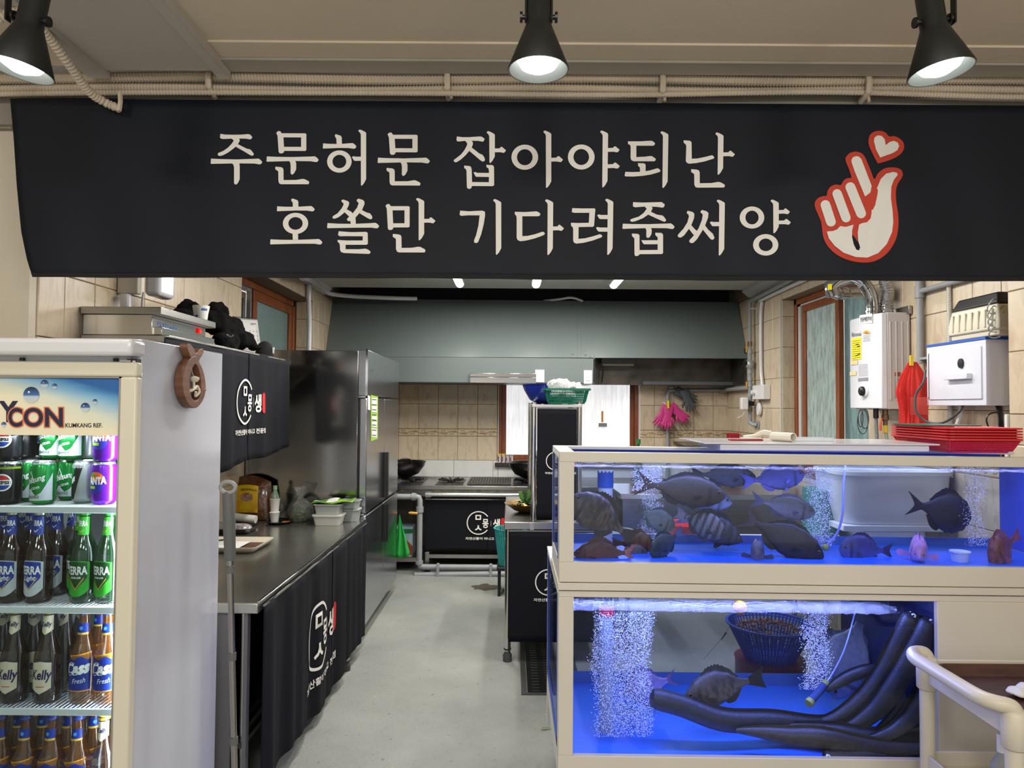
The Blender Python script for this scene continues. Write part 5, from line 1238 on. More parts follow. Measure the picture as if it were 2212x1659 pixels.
tub(bB + Vector((0,0,.083)),.12,.105,.05, PLG, 'frosted container on top of the one behind the stack')
tpk = thing('food_packet', 'bright green plastic food packet lying on the stacked containers', 'packet', bA + Vector((.03,.0,.133)))
def fk(u, v, k=0): 
    a = bA + Vector((-.095 + .24 * u, -.06 + .16 * v, .136 + .010 * math.sin(u * PI) * math.sin(v * PI) + .008 * u + .006 * math.sin(u * 9 + v * 5) + k)); return a
mb = MB(); mb.grid(lambda u, v: fk(u, v),16,8); build('packet', mb, mat('packet_green', (150,196,60),0.2, rgb2=(70,140,40), vscale=14, coat=.6), tpk, smooth=True, solid=.004)
mb = MB(); mb.grid(lambda u, v: fk(.35 + .3 * u, .1 + .5 * v, .004),6,4); mb.grid(lambda u, v: fk(.04 + .14 * u, .1 + .5 * v, .004),6,4); build('white_label', mb, WHITE, tpk)
# paper roll, tray pack, trays
r0 = PZ(505,1112, ZT + .055); r1 = PZ(553,1122, ZT + .03)
r0.x -= .1
o = build('paper_roll', MB().cyl(r0, r1,.024,20), mat('paper_white', (0,0,0)), None, smooth=True); tag(o, 'white paper roll lying slanted beside the sauce pouch', 'roll')
cT = cz_(500,1150)
tt = thing('steel_tray', 'black steel tray on the counter holding a wrapped pack', 'tray', cT)
def trayf(o, w_, d_, h_, m, nm, par, flare=.02):
    P0 = rrect(-w_ / 2 + flare, -d_ / 2 + flare, w_ / 2 - flare, d_ / 2 - flare, .02); P1 = rrect(-w_ / 2,-d_ / 2, w_ / 2, d_ / 2,.03); P2 = rrect(-w_ / 2 + .006,-d_ / 2 + .006, w_ / 2 - .006, d_ / 2 - .006,.026); P3 = rrect(-w_ / 2 + flare + .004,-d_ / 2 + flare + .004, w_ / 2 - flare - .004, d_ / 2 - flare - .004,.017)
    n = len(P0); L5 = [(P0,0),(P1, h_ - .003),(P1, h_),(P2, h_),(P3,.004)]; vs = [Vector(o) + Vector((x, y, z)) for (pp, z) in L5 for x, y in pp]
    return build(nm, MB().add(vs, [tuple(range(n - 1,-1,-1)), tuple(4 * n + j for j in range(n))] + [(i * n + j, i * n + (j + 1) % n, (i + 1) * n + (j + 1) % n, (i + 1) * n + j) for i in range(4) for j in range(n)]), m, par, smooth=True)
trayf(cT + Vector((-.05,.02,0)),.36,.2,.03, mat('dark_tray', (60,60,60),0.3,.6), 'tray', tt)
c = cT + Vector((.035,.02,.012))
tw = thing('wrapped_pack', 'film-wrapped pack of dark meat on the black tray', 'package', c)
mb = MB(); 
pk = [(0,0),(.8,.002),(1,.2),(.9,.7),(.55,.95),(0,1)]
mb.lathe([(r * .06, h * .035) for r, h in pk], c, 20, sx=1.3, sy=.9); build('pack', mb, mat('wrapped_dark', (90,78,76),0.15, rgb2=(200,200,202), vscale=28, bump=0.8, bscale=35, coat=.7), tw, smooth=True)
c = cT + Vector((-.09,.05,.012)); tub(c + Vector((0,.02,.0)),.12,.09,.05, PLW, 'small white container at the near end of the black tray')
cB = PZ(515,1188, ZT)
tbn = thing('serving_tray', 'brown wood-look serving tray with a cream rim on the counter', 'tray', cB)
def rot2(o, a): return Matrix.Translation(o) @ Matrix.Rotation(a, 4, 'Z') @ Matrix.Translation(-Vector(o))
cB = cB + Vector((-.10,.05,0))
tr1 = trayf(cB, .44,.30,.03, mat('tray_cream', (206,196,176),0.45), 'rim', tbn, .025)
build('base', MB().prism(rrect(-.19,-.12,.19,.12,.02), lambda u, v: cB + Vector((u, v, .0045)), lambda u, v: cB + Vector((u, v, .007))), mat('tray_brown', (92,58,44),0.5, rgb2=(70,42,32), vscale=10, stretch=(1,8,1)), tbn)
tps = thing('paper_sheets', 'stack of printed white papers on the brown tray', 'paper', cB + Vector((0,0,.01)))
for k in range(3):
    o_ = cB + Vector((-.05 + .004 * k, -.01 + .003 * k, .010 + .002 * k)); build('sheet', MB().prism([(-.15,-.10),(.15,-.09),(.15,.10),(-.15,.10)], lambda u, v: o_ + Vector((u, v, 0)), lambda u, v: o_ + Vector((u, v, .0015))), mat('paper_page', (0,0,0)), tps)
mb = MB(); o_ = cB + Vector((-.05,0,.0165))
for k in range(7): mb.box(o_ + Vector((-.05 + .01 * (k % 2),-.08 + .024 * k, 0)), o_ + Vector((.10 - .03 * (k % 3),-.078 + .024 * k, .0003)))
build('printed_lines', mb, BLACK, tps)
mb = MB().cyl(o_ + Vector((-.02,.07,.006)), o_ + Vector((.02,.10,.006)),.004,8); tag(build('pen', mb, BLACK), 'black pen lying on the printed papers', 'pen')
# chrome and grey squeegee pole in front of the counter
YM = 2.36
tm = thing('mop_pole', 'telescopic chrome mop pole with a grey grip and hook end leaning before the counter', 'mop', (P(505,1659, YM).x, YM, 0))
pa = P(497,1205, YM); pb = P(507,1680, YM); pb2 = Vector((pb.x + .005, YM, .03))
build('pole', MB().tube([pa, pb, pb2], .0098,16), mat('pole_chrome', (170,165,158),0.15,1.0), tm, smooth=True)
build('grip', MB().tube([P(493,1062, YM), P(493,1066, YM), P(495,1130, YM), P(497,1204, YM), P(497,1210, YM)], [.0165,.019,.0195,.0178,.0165], 20), mat('grip_grey', (92,94,92),0.55), tm, smooth=True)
gl = mat('grip_light', (150,150,150),0.5)
c = P(495,1052, YM); mb = MB(); mb.tube([c + Vector((.0245 * math.cos(a),-.01 + .0 * a, .0245 * math.sin(a) * .75)) for a in [2 * PI * k / 24 for k in range(24)]], .0065,10, closed=True); build('hook_loop', mb, gl, tm, smooth=True)
for py in (1230,1418,1600):
    px = 497 + (py - 1205) * 10 / 475; c = P(px, py, YM); build('collar', MB().cyl(c + Vector((0,0,.012)), c - Vector((0,0,.012)),.0128,16), mat('grip_grey', (0,0,0)), tm, smooth=True)
# ================================================================ RANGE HOOD on the back wall
HG = mat('hood_grey', (101,110,108),0.33, var=0.05, vscale=1.2, spec=0.5)
YH0, YH1 = 6.60,6.86
th = thing('range_hood', 'huge grey sheet-metal extractor hood spanning the back wall above the stove', 'hood', (0.2,6.9,1.76))
a = P(690,770, YH0); b = P(1618,774, YH0); c_ = P(1608,653, YH1); d_ = P(719,645, YH1); xn = P(1285,770, YH0).x
zl = P(1000,826, YH0).z; a.x = XL + .004; b.x = XR - .004; c_.x = XR - .02
def hexm(pts, th_): 
    n = (pts[1] - pts[0]).cross(pts[3] - pts[0]).normalized(); n = n if n.y > 0 else -n
    return [p for p in pts] + [p + n * th_ for p in pts]
mid0 = a.lerp(b, (P(1252,700, YH0).x - a.x) / (b.x - a.x)); mid1 = d_.lerp(c_, (P(1252,700, YH1).x - d_.x) / (c_.x - d_.x))
g = Vector((.004,0,0))
for q0, q1, q2, q3 in ((a, mid0 - g, mid1 - g, d_),(mid0 + g, b, c_, mid1 + g)):
    pts = hexm([q0, q1, q2, q3], .01); build('sloped_panel', MB().add(pts, [(0,3,2,1),(4,5,6,7),(0,1,5,4),(1,2,6,5),(2,3,7,6),(3,0,4,7)]), HG, th)
mb = MB().add(hexm([mid0 - Vector((.02,.004,0)), mid0 + Vector((.014,-.004,0)), mid1 + Vector((.014,-.004,0)), mid1 - Vector((.02,.004,0))], .003), [(0,3,2,1),(4,5,6,7),(0,1,5,4),(1,2,6,5),(2,3,7,6),(3,0,4,7)]); build('seam_strip', mb, HG, th)
build('front_lip', MB().box((XL + .004, YH0, zl),(xn, YH0 + .012, a.z)), HG, th, bevel=.002)
build('lip_edge', MB().box((XL + .004, YH0 - .003, zl - .006),(xn, YH0 + .03, zl)), mat('hood_dark_edge', (60,62,60),.4,.6), th)
SOOT = mat('greasy_steel', (112,106,98),0.42,0.7, rgb2=(70,66,60), vscale=4, bump=.05, bscale=40)
zb = a.z
build('cavity_back', MB().box((xn - .02,7.05, zl),(XR - .004,7.07,2.4)), SOOT, th)
build('cavity_side', MB().box((XR - .03, YH0 + .02, zl),(XR - .006,7.05, zb + .1)), SOOT, th)
build('cavity_end', MB().box((xn - .012, YH0, zl),(xn + .0,7.05, zb + .03)), HG, th)
build('lower_rail', MB().box((P(1388,825,7.0).x, 6.98, P(1450,831,6.98).z),(XR - .006,7.04, P(1450,824,6.98).z)), mat('rail_bluegrey', (98,104,108),.4,.3), th)
build('under_plate', MB().box((XL + .01, YH0 + .03, zl - .004),(xn, 7.23, zl + .004)), SOOT, th)
build('closing_plate', MB().box((XL + .02, YH1 + .02,2.50),(XR - .02,7.23,2.515)), SOOT, th)
c = P(1333,781,6.9); tl = build('exhaust_light', MB().box(c - Vector((.17,.08,.028)), c + Vector((.17,.08,.045))), mat('exhaust_box', (84,86,84),.4,.5), th, bevel=.012)
build('light_tube', MB().cyl(c + Vector((-.15,-.07,-.033)), c + Vector((.15,-.07,-.033)),.012,12), mat('dull_tube', (150,150,140),.3), tl, smooth=True)
c = P(1300,800,6.85); build('cable', MB().tube([P(1303,780,6.85), P(1303,800,6.86), P(1300,826,6.9)], .006,6), BLACK, th)
for px, py in ((1265,765),(1275,770),(1237,763)): c = P(px, py, YH0 - .002); build('rivet', MB().cyl(c, c - Vector((0,.004,0)),.006,8), HG, th)
tsr = thing('grease_tray', 'narrow stainless steel strip mounted on the hood lip', 'tray', P(1090,827, YH0 - .02))
a1 = P(1015,827, YH0 - .02); b1 = P(1158,807, YH0 - .02)
build('strip', MB().box((a1.x, YH0 - .03, a1.z),(b1.x, YH0 - .002, b1.z - .035)), STEEL_B, tsr, bevel=.003); build('folded_edge', MB().box((a1.x, YH0 - .036, b1.z - .034),(b1.x, YH0 - .002, b1.z)), STEEL_B, tsr, bevel=.003)
o = build('cover_plate', MB().box(P(1156,826, YH0 - .012), P(1176,799, YH0 - .0)), WHITE, bevel=.002); tag(o, 'blank white plate on the hood lip behind the blue bowl', 'plate')
tsw = thing('wall_switch', 'white double light switch on the hood lip beside the dark opening', 'switch', P(1270,812, YH0))
build('plate', MB().box(P(1261,829, YH0 - .014), P(1279,800, YH0 - .001)), WHITE, tsw, bevel=.003)
for y0_, y1_ in ((822,815),(814,807)): build('rocker', MB().box(P(1265.5, y0_, YH0 - .019), P(1274.5, y1_, YH0 - .013)), WHITE, tsw, bevel=.001)
pts = [P(652,600,5.3), P(668,604,5.6), P(695,622,6.3), P(712,634,6.5), P(760,640,6.58), P(850,644,6.62), P(900,645,6.7)]
o = build('conduit', MB().tube(spline(pts, 5),.020,10), WPAINT, smooth=True); tag(o, 'white conduit bending along the kitchen ceiling corner above the window', 'conduit')
pts = [P(663,600,5.95), P(665,615,5.95), P(668,650,5.95), P(672,700,5.98), P(675,762,5.98), P(676,860,5.98)]
for p in pts: p.x = XL + .035
o = build('conduit', MB().tube(spline(pts, 4),.021,10), WPAINT, smooth=True); tag(o, 'white vertical conduit on the tiles beyond the left window', 'conduit')
o = build('cable', MB().tube(spline([P(1175,650,6.9), P(1210,646,6.82), P(1235,643,6.8), P(1258,650,6.86)], 5),.012,8), WPAINT, smooth=True); tag(o, 'white cable looping over the top edge of the hood', 'cable')
# tube lamps
for i, x in enumerate(TUBE_X):
    t = thing('tube_lamp', ('kitchen ceiling tube lamp nearest the tall fridge side', 'middle kitchen ceiling tube lamp', 'kitchen ceiling tube lamp nearest the water heater side')[i], 'lamp', (x, 5.5,2.55), 'ceiling tube lamps')
    build('diffuser', MB().prism([(math.cos(a * PI / 8) * .034,-math.sin(a * PI / 8) * .03 + .015) for a in range(9)], lambda u, v: Vector((x + u, 4.9,2.565 + v)), lambda u, v: Vector((x + u, 6.06,2.565 + v))), mat('tube_glow', (255,255,250), emit=7.0), t)
    build('housing', MB().box((x - .04,4.88,2.578),(x + .04,6.08, ZK - .001)), WHITE, t, bevel=.003)
mb = MB().box((-.48,4.86,2.605),(.95,4.80, ZK)); o = build('lamp_rail', mb, BLACKM); tag(o, 'black rail crossing the kitchen ceiling behind the banner hem', 'rail')

# ================================================================ GAS TABLE along the back wall
GY0 = 6.55; zg = P(1000,1050, GY0).z
tgt = thing('gas_range_table', 'long stainless steel gas range table against the back wall', 'stove', (-.3,6.9,0))
xg0 = XL + .02; xg1 = 1.6
xa = P(916,1060, GY0).x
build('top', MB().box((xg0, GY0, zg - .035),(xg1, YB - .012, zg)), STEEL, tgt, bevel=.003)
build('control_panel', MB().box((xg0, GY0 + .03, zg - .10),(xg1, GY0 + .05, zg - .035)), STEEL_D, tgt)
build('back_upstand', MB().box((xg0, YB - .03, zg),(xg1, YB - .012, zg + .02)), STEEL, tgt)
for x in (P(922,1200, GY0).x, 1.2, P(870,1200, GY0).x - .5):
    build('leg', MB().box((x - .02, GY0 + .03,.03),(x + .02, GY0 + .07, zg - .1)), STEEL, tgt, bevel=.004); build('foot', MB().cyl((x, GY0 + .05,0),(x, GY0 + .05,.035),.028,12), BLACK, tgt)
build('under_shelf', MB().box((P(925,1200, GY0).x, GY0 + .02, P(1000,1207, GY0).z),(xg1 - .05, YB - .05, P(1000,1199, GY0).z)), STEEL, tgt)
build('under_shelf', MB().box((xg0 + .03, GY0 + .08, P(880,1218, GY0).z),(P(899,1200, GY0).x, YB - .05, P(880,1209, GY0).z)), STEEL, tgt)
kn = mat('knob_steel', (120,118,110),.3,.8); kny = mat('knob_yellow', (210,170,50),.5)
for px in (958,985,1025,1045,1064,1082,1124,1150,862,880):
    c = P(px, 1063, GY0 + .02); k = build('knob', MB().lathe([(.0,0),(.024,0),(.022,-.03),(0,-.03)], c, 14, axis='Y'), kn, tgt)
    k.data.transform(Matrix.Translation((0,-.0,0))); c2 = P(px - 14,1060, GY0 + .025); build('burner_tag', MB().box(c2 - Vector((.025,.002,.004)), c2 + Vector((.025,.002,.004))), kny, k)
BURN = mat('cast_iron', (26,26,27),.6)
def trivet(px0, px1, nm='burner'):
    x0_ = P(px0,1045,6.85).x; x1_ = P(px1,1045,6.85).x; cx = (x0_ + x1_) / 2; r = (x1_ - x0_) / 2
    mb = MB(); mb.box((x0_, 6.62, zg),(x1_, 7.14, zg + .003))
    b_ = build(nm, mb, mat('burner_pan', (50,48,46),.4,.5), tgt)
    mb = MB()
    for k in range(8): 
        a = k * PI / 4 + .2; mb.box((0,0,0),(0,0,0)) if False else mb.tube([(cx + math.cos(a) * r * .95,6.88 + math.sin(a) * r * .95, zg + .03),(cx + math.cos(a) * r * .3,6.88 + math.sin(a) * r * .3, zg + .022)], .008,6)
    mb.ring(cx, 6.88, r * .95, r * .85, lambda u, v: Vector((u, v, zg + .02)),24); mb.lathe([(r * .3, zg),(r * .3, zg + .02),(0, zg + .025)], (cx, 6.88,0),16)
    build('burner_grate', mb, BURN, b_)
trivet(945,1003); trivet(866,916); trivet(1108,1160)
x0_ = P(1012,1045,6.85).x; x1_ = P(1104,1045,6.85).x
gb = build('grill_pan', MB().box((x0_, 6.64, zg),(x1_, 7.12, zg + .004)), BLACK, tgt); mb = MB()
for k in range(16): x = x0_ + (x1_ - x0_) * (k + .5) / 16; mb.box((x - .005,6.64, zg + .012),(x + .005,7.12, zg + .022))
for y in (6.64,6.76,6.88,7.0,7.12): mb.box((x0_, y - .006, zg + .01),(x1_, y + .006, zg + .022))
build('grill_grate', mb, mat('grate_steel', (96,94,90),.4,.7), gb)
# gas rail and pipes
def pipe(nm, pts, r, m, label, cat='pipe', fit=(), grp=None, ends=True):
    t = thing(nm, label, cat, tuple(pts[0]), grp); build('tube', MB().tube(pts, r, 14), m, t, smooth=True)
    for f_ in fit:
        p, q_ = f_; build('fitting', MB().cyl(p, q_, r * 1.35,14), m, t, smooth=True)
    return t
def V(*a): return Vector(a)
p0 = P(924,1068, GY0 - .05); p1 = P(1170,1070, GY0 - .05)
pipe('gas_rail', [p0, p1], .021, mat('bright_pipe', (200,200,196),.2,.9), 'bright horizontal gas pipe along the stove front above the curtain', fit=[(p0 - V(.02,0,0), p0 + V(.035,0,0))])
YP = GY0 - .06
a1 = P(840,1073, YP); b1 = P(899,1073, YP); c1 = P(907,1081, YP); d1 = P(904,1225, YP); e1 = P(908,1236, YP); f1 = P(1130,1233, YP)
a1.z = b1.z; d1.x = c1.x; e1.z = .075; d1.z = .11; f1.z = .075
pipe('drain_pipe', [a1, b1, V(c1.x - .008, YP, b1.z - .006), V(c1.x, YP, b1.z - .03), d1, V(c1.x + .012, YP, .082), V(c1.x + .04, YP, .075), f1], .026, PIPEG, 'grey painted pipe that runs down beside the green cloth and along the floor', fit=[(V(b1.x - .04, YP, b1.z), V(b1.x, YP, b1.z)),(V(c1.x, YP, b1.z - .09), V(c1.x, YP, b1.z - .14)),(V(c1.x, YP, .10), V(c1.x, YP, .13))])
pipe('drain_pipe', [P(896,1242, YP - .0), V(f1.x, YP - .03,.028)], .026, PIPEG, 'second grey painted pipe lying on the floor in front of the stove')
for px in (946,1060):
    c = P(px, 1238, YP - .02); c.z = .05; o = build('pipe_clamp', MB().box(c - V(.012,.032,.05), c + V(.012,.02,.062)), PIPEG, bevel=.003); tag(o, 'grey clamp on the floor pipes, ' + ('nearer the green cloth' if px < 1000 else 'nearer the teal basket'), 'clamp', 'floor pipe clamps')
# woks
def wok(c, R_, label, cut=None):
    t = thing('wok', label, 'wok', c); m = mat('wok_black', (30,30,30),.32,.5)
    build('bowl', MB().lathe([(0,.0),(R_ * .35,.006),(R_ * .72,.045),(R_ * .96,.12),(R_, .155),(R_ + .008,.158),(R_ - .004,.152),(R_ * .93,.12),(R_ * .7,.05),(0,.01)], c, 32), m, t, smooth=True)
    return t
c = P(866,1032,6.86); c.z = zg + .040; w_ = wok(c, .235, 'black wok with a looped rim handle on the burner beside the tall fridge'); 
mb = MB().tube(spline([c + V(.02,-.235,.155), c + V(.03,-.25,.19), c + V(.08,-.24,.20), c + V(.12,-.215,.19), c + V(.13,-.20,.155)], 5),.007,8); build('handle', mb, BLACK, w_, smooth=True)
c2 = c + V(-.045,-.26,.12); build('wooden_handle', MB().cyl(c2 + V(0,-.07,0), c2 + V(.03,.02,.0),.026,12), mat('pale_wood', (0,0,0)), w_, smooth=True)
build('handle_bracket', MB().tube([c2 + V(.02,.0,-.02), c2 + V(.035,0,-.06), c2 + V(.05,.01,-.09)], [.018,.02,.012], 10), mat('brass_dull', (140,124,84),.4,.8), w_)
c = P(1150,1034,6.86); c.z = zg + .040; wok(c, .235, 'black wok on the far burner behind the steel post')
# back curtain
curtain('', (P(919,1100, GY0).x, GY0 - .012,0),(1,0,0),.80, P(1000,1077, GY0).z, lambda u: P(1000,1192, GY0).z + .012 * math.sin(u * 5), folds(8,.003,7), slit=[P(1053,1100, GY0).x - P(919,1100, GY0).x], out=(0,-1,0), logo_at=(P(1034,1128, GY0).x - P(919,1128, GY0).x, P(1034,1129, GY0).z), S=.215, lab='black cloth curtain with a white ring logo hanging under the stove front')
# tin, knife, green cloth, teal basket
tt_ = thing('kimchi_tin', 'square metal tin with a green top and a printed orange food picture', 'tin', P(876,1206,6.75))
a = P(858,1207,6.72); b = P(897,1138,6.72); a.z = P(880,1209, GY0).z + .002
build('tin', MB().box((a.x - .03,6.70, a.z),(b.x - .02,6.92, b.z)), mat('tin_white', (196,204,206),.35, rgb2=(150,180,196), vscale=5), tt_, bevel=.004)
ft = lambda k: (lambda px, py: P(px, py, 6.70 - k))
build('picture', MB().flat([(853,1170),(866,1162),(880,1168),(891,1180),(891,1199),(853,1201)], ft(.001)), mat('kimchi_red', (186,84,46),.5, rgb2=(120,50,30), vscale=40), tt_)
build('green_band', MB().flat([(853,1143),(892,1143),(892,1152),(853,1153)], ft(.001)), mat('tin_green', (30,110,60),.4), tt_)
build('barcode', MB().flat([(880,1200),(889,1200),(889,1204),(880,1204)], ft(.002)), WHITE, tt_)
tk = thing('knife', 'yellow wooden-handled tool clipped on the grey pipe', 'knife', P(893,1108, YP - .04)); build('handle', MB().tube([P(883,1108, YP - .05), P(888,1108, YP - .05), P(902,1109, YP - .045)], [.008,.013,.011], 10), mat('yellow_wood', (214,160,70),.5), tk, smooth=True)
tcl = thing('dish_cloth', 'bright green cloth hanging by a corner from the tall fridge door', 'cloth', PX(865,1190, RXF))
A3 = P(862,1112,5.93)
def clf(u, v):
    w0 = .0 + .105 * v; x = A3.x + .002 - w0 * .38 + w0 * 1.25 * u + 0 * v; z = A3.z - .33 * v - .03 * math.sin(u * PI) * v
    return Vector((x, 5.945 + .016 * math.sin(u * 11 + v * 2) * v, z))
build('cloth', MB().grid(clf, 18,12), mat('cloth_green', (40,170,70),.7, bump=.2, bscale=300), tcl, smooth=True, solid=.003)
def basket_round(o, R0, R1, H_, m, nm, label, cat, grp=None, ns=36, nh=4, sx=1, sy=1, gap=.5):
    t = thing(nm, label, cat, o, grp); o = Vector(o)
    mb = MB(); mb.lathe([(0,0),(R0,0),(R0,.006),(0,.006)], o, ns, sx=sx, sy=sy); 
    def rr(z): return R0 + (R1 - R0) * z / H_
    for k in range(1, nh + 1):
        z = H_ * (k - .5) / nh; mb.lathe([(rr(z - .003), z - .003),(rr(z + .003) + .001, z + .003),(rr(z) - .003, z + .003),(rr(z) - .004, z - .003),(rr(z - .003), z - .003)], o, ns, cap=False, sx=sx, sy=sy)
    for k in range(ns):
        a = 2 * PI * k / ns; ca, sa = math.cos(a) * sx, math.sin(a) * sy; mb.tube([o + V(ca * R0, sa * R0,0), o + V(ca * R1, sa * R1, H_)], R1 * PI / ns * gap, 4)
    build('basket_wall', mb, m, t)
    build('rim', MB().lathe([(R1 - .004, H_ - .012),(R1 + .010, H_ - .008),(R1 + .012, H_),(R1 - .004, H_),(R1 - .004, H_ - .012)], o, ns, cap=False, sx=sx, sy=sy), m, t, smooth=True); return t
c = P(1105,1219,5.9); basket_round(c - V(0,0,.0),.10,.14,.30, mat('teal_plastic', (50,150,150),.4), 'laundry_basket', 'teal plastic basket peeking out behind the middle counter', 'basket', nh=3)
tst = thing('stool', 'low dark stool under the teal basket', 'stool', V(c.x, c.y, 0)); build('seat', MB().box(V(c.x - .12, c.y - .12, c.z - .03), V(c.x + .12, c.y + .12, c.z - .001)), BLACK, tst, bevel=.005)
for sx_ in (-1,1):
    for sy_ in (-1,1): build('leg', MB().cyl(V(c.x + sx_ * .1, c.y + sy_ * .1,0), V(c.x + sx_ * .1, c.y + sy_ * .1, c.z - .03),.012,8), BLACK, tst)
# spice boxes on the sill
for k in range(4):
    px = 1078.5 + k * 8.8; a = P(px, 992, YB - .02); zz = W2[2] + .001
    t = thing('spice_box', ('first', 'second', 'third', 'last')[k] + ' small spice box in the row on the window sill, counted from the brown frame', 'box', V(a.x, YB - .01, zz), 'spice boxes on the window sill')
    h_ = .075 - .008 * (k > 1); build('carton', MB().box((a.x - .016, YB - .03, zz),(a.x + .016, YB + .01, zz + h_)), mat('box_silver', (196,196,196),.4), t)
    build('lid', MB().box((a.x - .018, YB - .033, zz + h_),(a.x + .018, YB + .012, zz + h_ + .014)), mat('lid_yellow', (216,186,50),.4) if k < 2 else mat('lid_grey', (150,150,145),.4), t)
    build('print', MB().box((a.x - .013, YB - .0315, zz + .01),(a.x - .002, YB - .0302, zz + h_ - .012)), mat('print_red_dark', (120,40,36),.5), t)
# ================================================================ MIDDLE COUNTER with its rack
MX0 = P(1089,1135,4.30).x; MY0, MY1 = 4.30,5.52; ZM = P(1130,1128,4.30).z
MX1 = .62
tmc = thing('prep_table', 'stainless steel prep table with raised edge in the middle of the kitchen', 'table', (.28,4.9,0))
build('top', MB().box((MX0, MY0, ZM - .045),(MX1, MY1, ZM)), STEEL, tmc, bevel=.004)
for (x, y) in ((MX0 + .025, MY0 + .04),(MX0 + .03, MY1 - .05),(MX1 - .03, MY0 + .04),(MX1 - .03, MY1 - .05)):
    l = build('leg', MB().cyl((x, y, .06),(x, y, ZM - .04),.019,12), STEEL_B, tmc, smooth=True); build('foot', MB().lathe([(.022,.07),(.024,.075),(.014,.058),(.027,.04),(.027,.0),(0,0)], (x, y, 0),14), RUBBER, l, smooth=True)
build('lower_shelf', MB().box((MX0 + .03, MY0 + .05,.30),(MX1 - .03, MY1 - .04,.32)), STEEL_D, tmc)
build('leg_bracket', MB().box(P(1144,1146, MY0 - .004), P(1154,1131, MY0 + .0)), STEEL_B, tmc, bevel=.001)
cx0 = P(1099,1200, MY0 - .01).x
curtain('', (cx0, MY0 - .006,0),(1,0,0), MX1 - cx0 - .01, ZM - .046, P(1150,1386, MY0).z, folds(2,.002,9), out=(0,-1,0), logo_at=(P(1184,1256, MY0).x - cx0, P(1184,1257, MY0).z), S=.158, lab='black cloth curtain with a white ring logo on the end of the prep table', nu=40)
RXA = P(1148,950, MY0 + .02).x; RXB_ = P(1253,950, MY0 + .02).x; zr = P(1200,873, MY0 + .02).z
trk = thing('steel_rack', 'tubular stainless steel rack standing on the prep table', 'rack', ((RXA + RXB_) / 2, MY0 + .25, ZM))
for (x, y) in ((RXA + .014, MY0 + .03),(RXB_ - .004, MY0 + .03),(RXA + .01, MY0 + .62),(RXB_ - .004, MY0 + .62)):
    build('post', MB().cyl((x, y, ZM + .0005),(x, y, zr + .01),.0165,16), CHROME if x < .2 else STEEL_B, trk, smooth=True)
build('shelf', MB().box((RXA, MY0 + .01, zr - .02),(RXB_ + .01, MY0 + .64, zr)), STEEL_B, trk, bevel=.003)
build('shelf', MB().box((RXA, MY0 + .04, ZM + .38),(RXB_ + .01, MY0 + .60, ZM + .395)), STEEL, trk)
ca = P(1160,950, MY0 + .01).x
curtain('', (ca, MY0 + .008,0),(1,0,0), RXB_ - .02 - ca, zr - .022, ZM + .012, folds(4,.0015,12), out=(0,-1,0), logo_at=(P(1199,996, MY0).x - ca, P(1199,996, MY0).z), S=.11, lab='narrow black cloth curtain covering the rack on the prep table', nu=30)
# basin, basket and bag on the rack
c = P(1172,866, MY0 + .28); c.z = zr
tbb = thing('plastic_basin', 'deep blue plastic basin on the rack behind the green basket', 'basin', c)
build('bowl', MB().lathe([(0,.0),(.085,0),(.13,.03),(.165,.09),(.178,.125),(.188,.128),(.188,.131),(.174,.130),(.158,.09),(.08,.006),(0,.006)], c + V(.05,.15,.001),36), mat('basin_blue', (30,52,160),.3), tbb, smooth=True)
def basket_rect(o, w_, d_, h_, m, nm, label, cat, grp=None, par=None, taper=.82, slots=22, r=.02, rows_=1, rim=.012, hrim=.012, dslots=None):
    t = thing(nm, label, cat, o, grp); o = Vector(o)
    def ringp(s, z, k=0): return [o + V(x, y, z) for x, y in rrect(-w_ / 2 * s - k, -d_ / 2 * s - k, w_ / 2 * s + k, d_ / 2 * s + k, r)]
    n = len(ringp(1,0)); z1 = h_ - hrim
    b = MB(); 
    vs = ringp(taper, 0) + ringp(taper + (1 - taper) * .12, h_ * .12) + ringp(taper + (1 - taper) * .12, h_ * .12,-.003) + ringp(taper, .004,-.004)
    b.add(vs, [tuple(range(n - 1,-1,-1)), tuple(3 * n + j for j in range(n))] + [(i * n + j, i * n + (j + 1) % n, (i + 1) * n + (j + 1) % n, (i + 1) * n + j) for i in range(3) for j in range(n)])
    build('base', b, m, t)
    b = MB(); sA = taper + (1 - taper) * .12; sB = taper + (1 - taper) * z1 / h_
    def side(p0, p1, q0, q1, ns):
        for k in range(ns + 1):
            u = k / ns; a = p0.lerp(p1, u); c__ = q0.lerp(q1, u); b.tube([a, c__], (p1 - p0).length / ns * .28,4, cap=False)
        for j in range(1, rows_ + 1):
            v = j / (rows_ + 1); b.tube([p0.lerp(q0, v), p1.lerp(q1, v)], .0022,4, cap=False)
    cs = lambda s, z: [o + V(-w_ / 2 * s, -d_ / 2 * s, z), o + V(w_ / 2 * s, -d_ / 2 * s, z), o + V(w_ / 2 * s, d_ / 2 * s, z), o + V(-w_ / 2 * s, d_ / 2 * s, z)]
    A__ = cs(sA, h_ * .12); B__ = cs(sB, z1)
    for i in range(4): side(A__[i], A__[(i + 1) % 4], B__[i], B__[(i + 1) % 4], slots if i % 2 == 0 else (dslots or slots))
    build('slotted_wall', b, m, t)['kind'] = 'stuff'
    b = MB(); vs = ringp(sB, z1) + ringp(1, z1, rim) + ringp(1, h_, rim) + ringp(1, h_, -.001) + ringp(sB, z1,-.002)
    b.add(vs, [(i * n + j, i * n + (j + 1) % n, (i + 1) * n + (j + 1) % n, (i + 1) * n + j) for i in range(4) for j in range(n)])
    build('rim', b, m, t, smooth=True); return t
c = P(1223,870, MY0 + .12); c.z = zr + .002
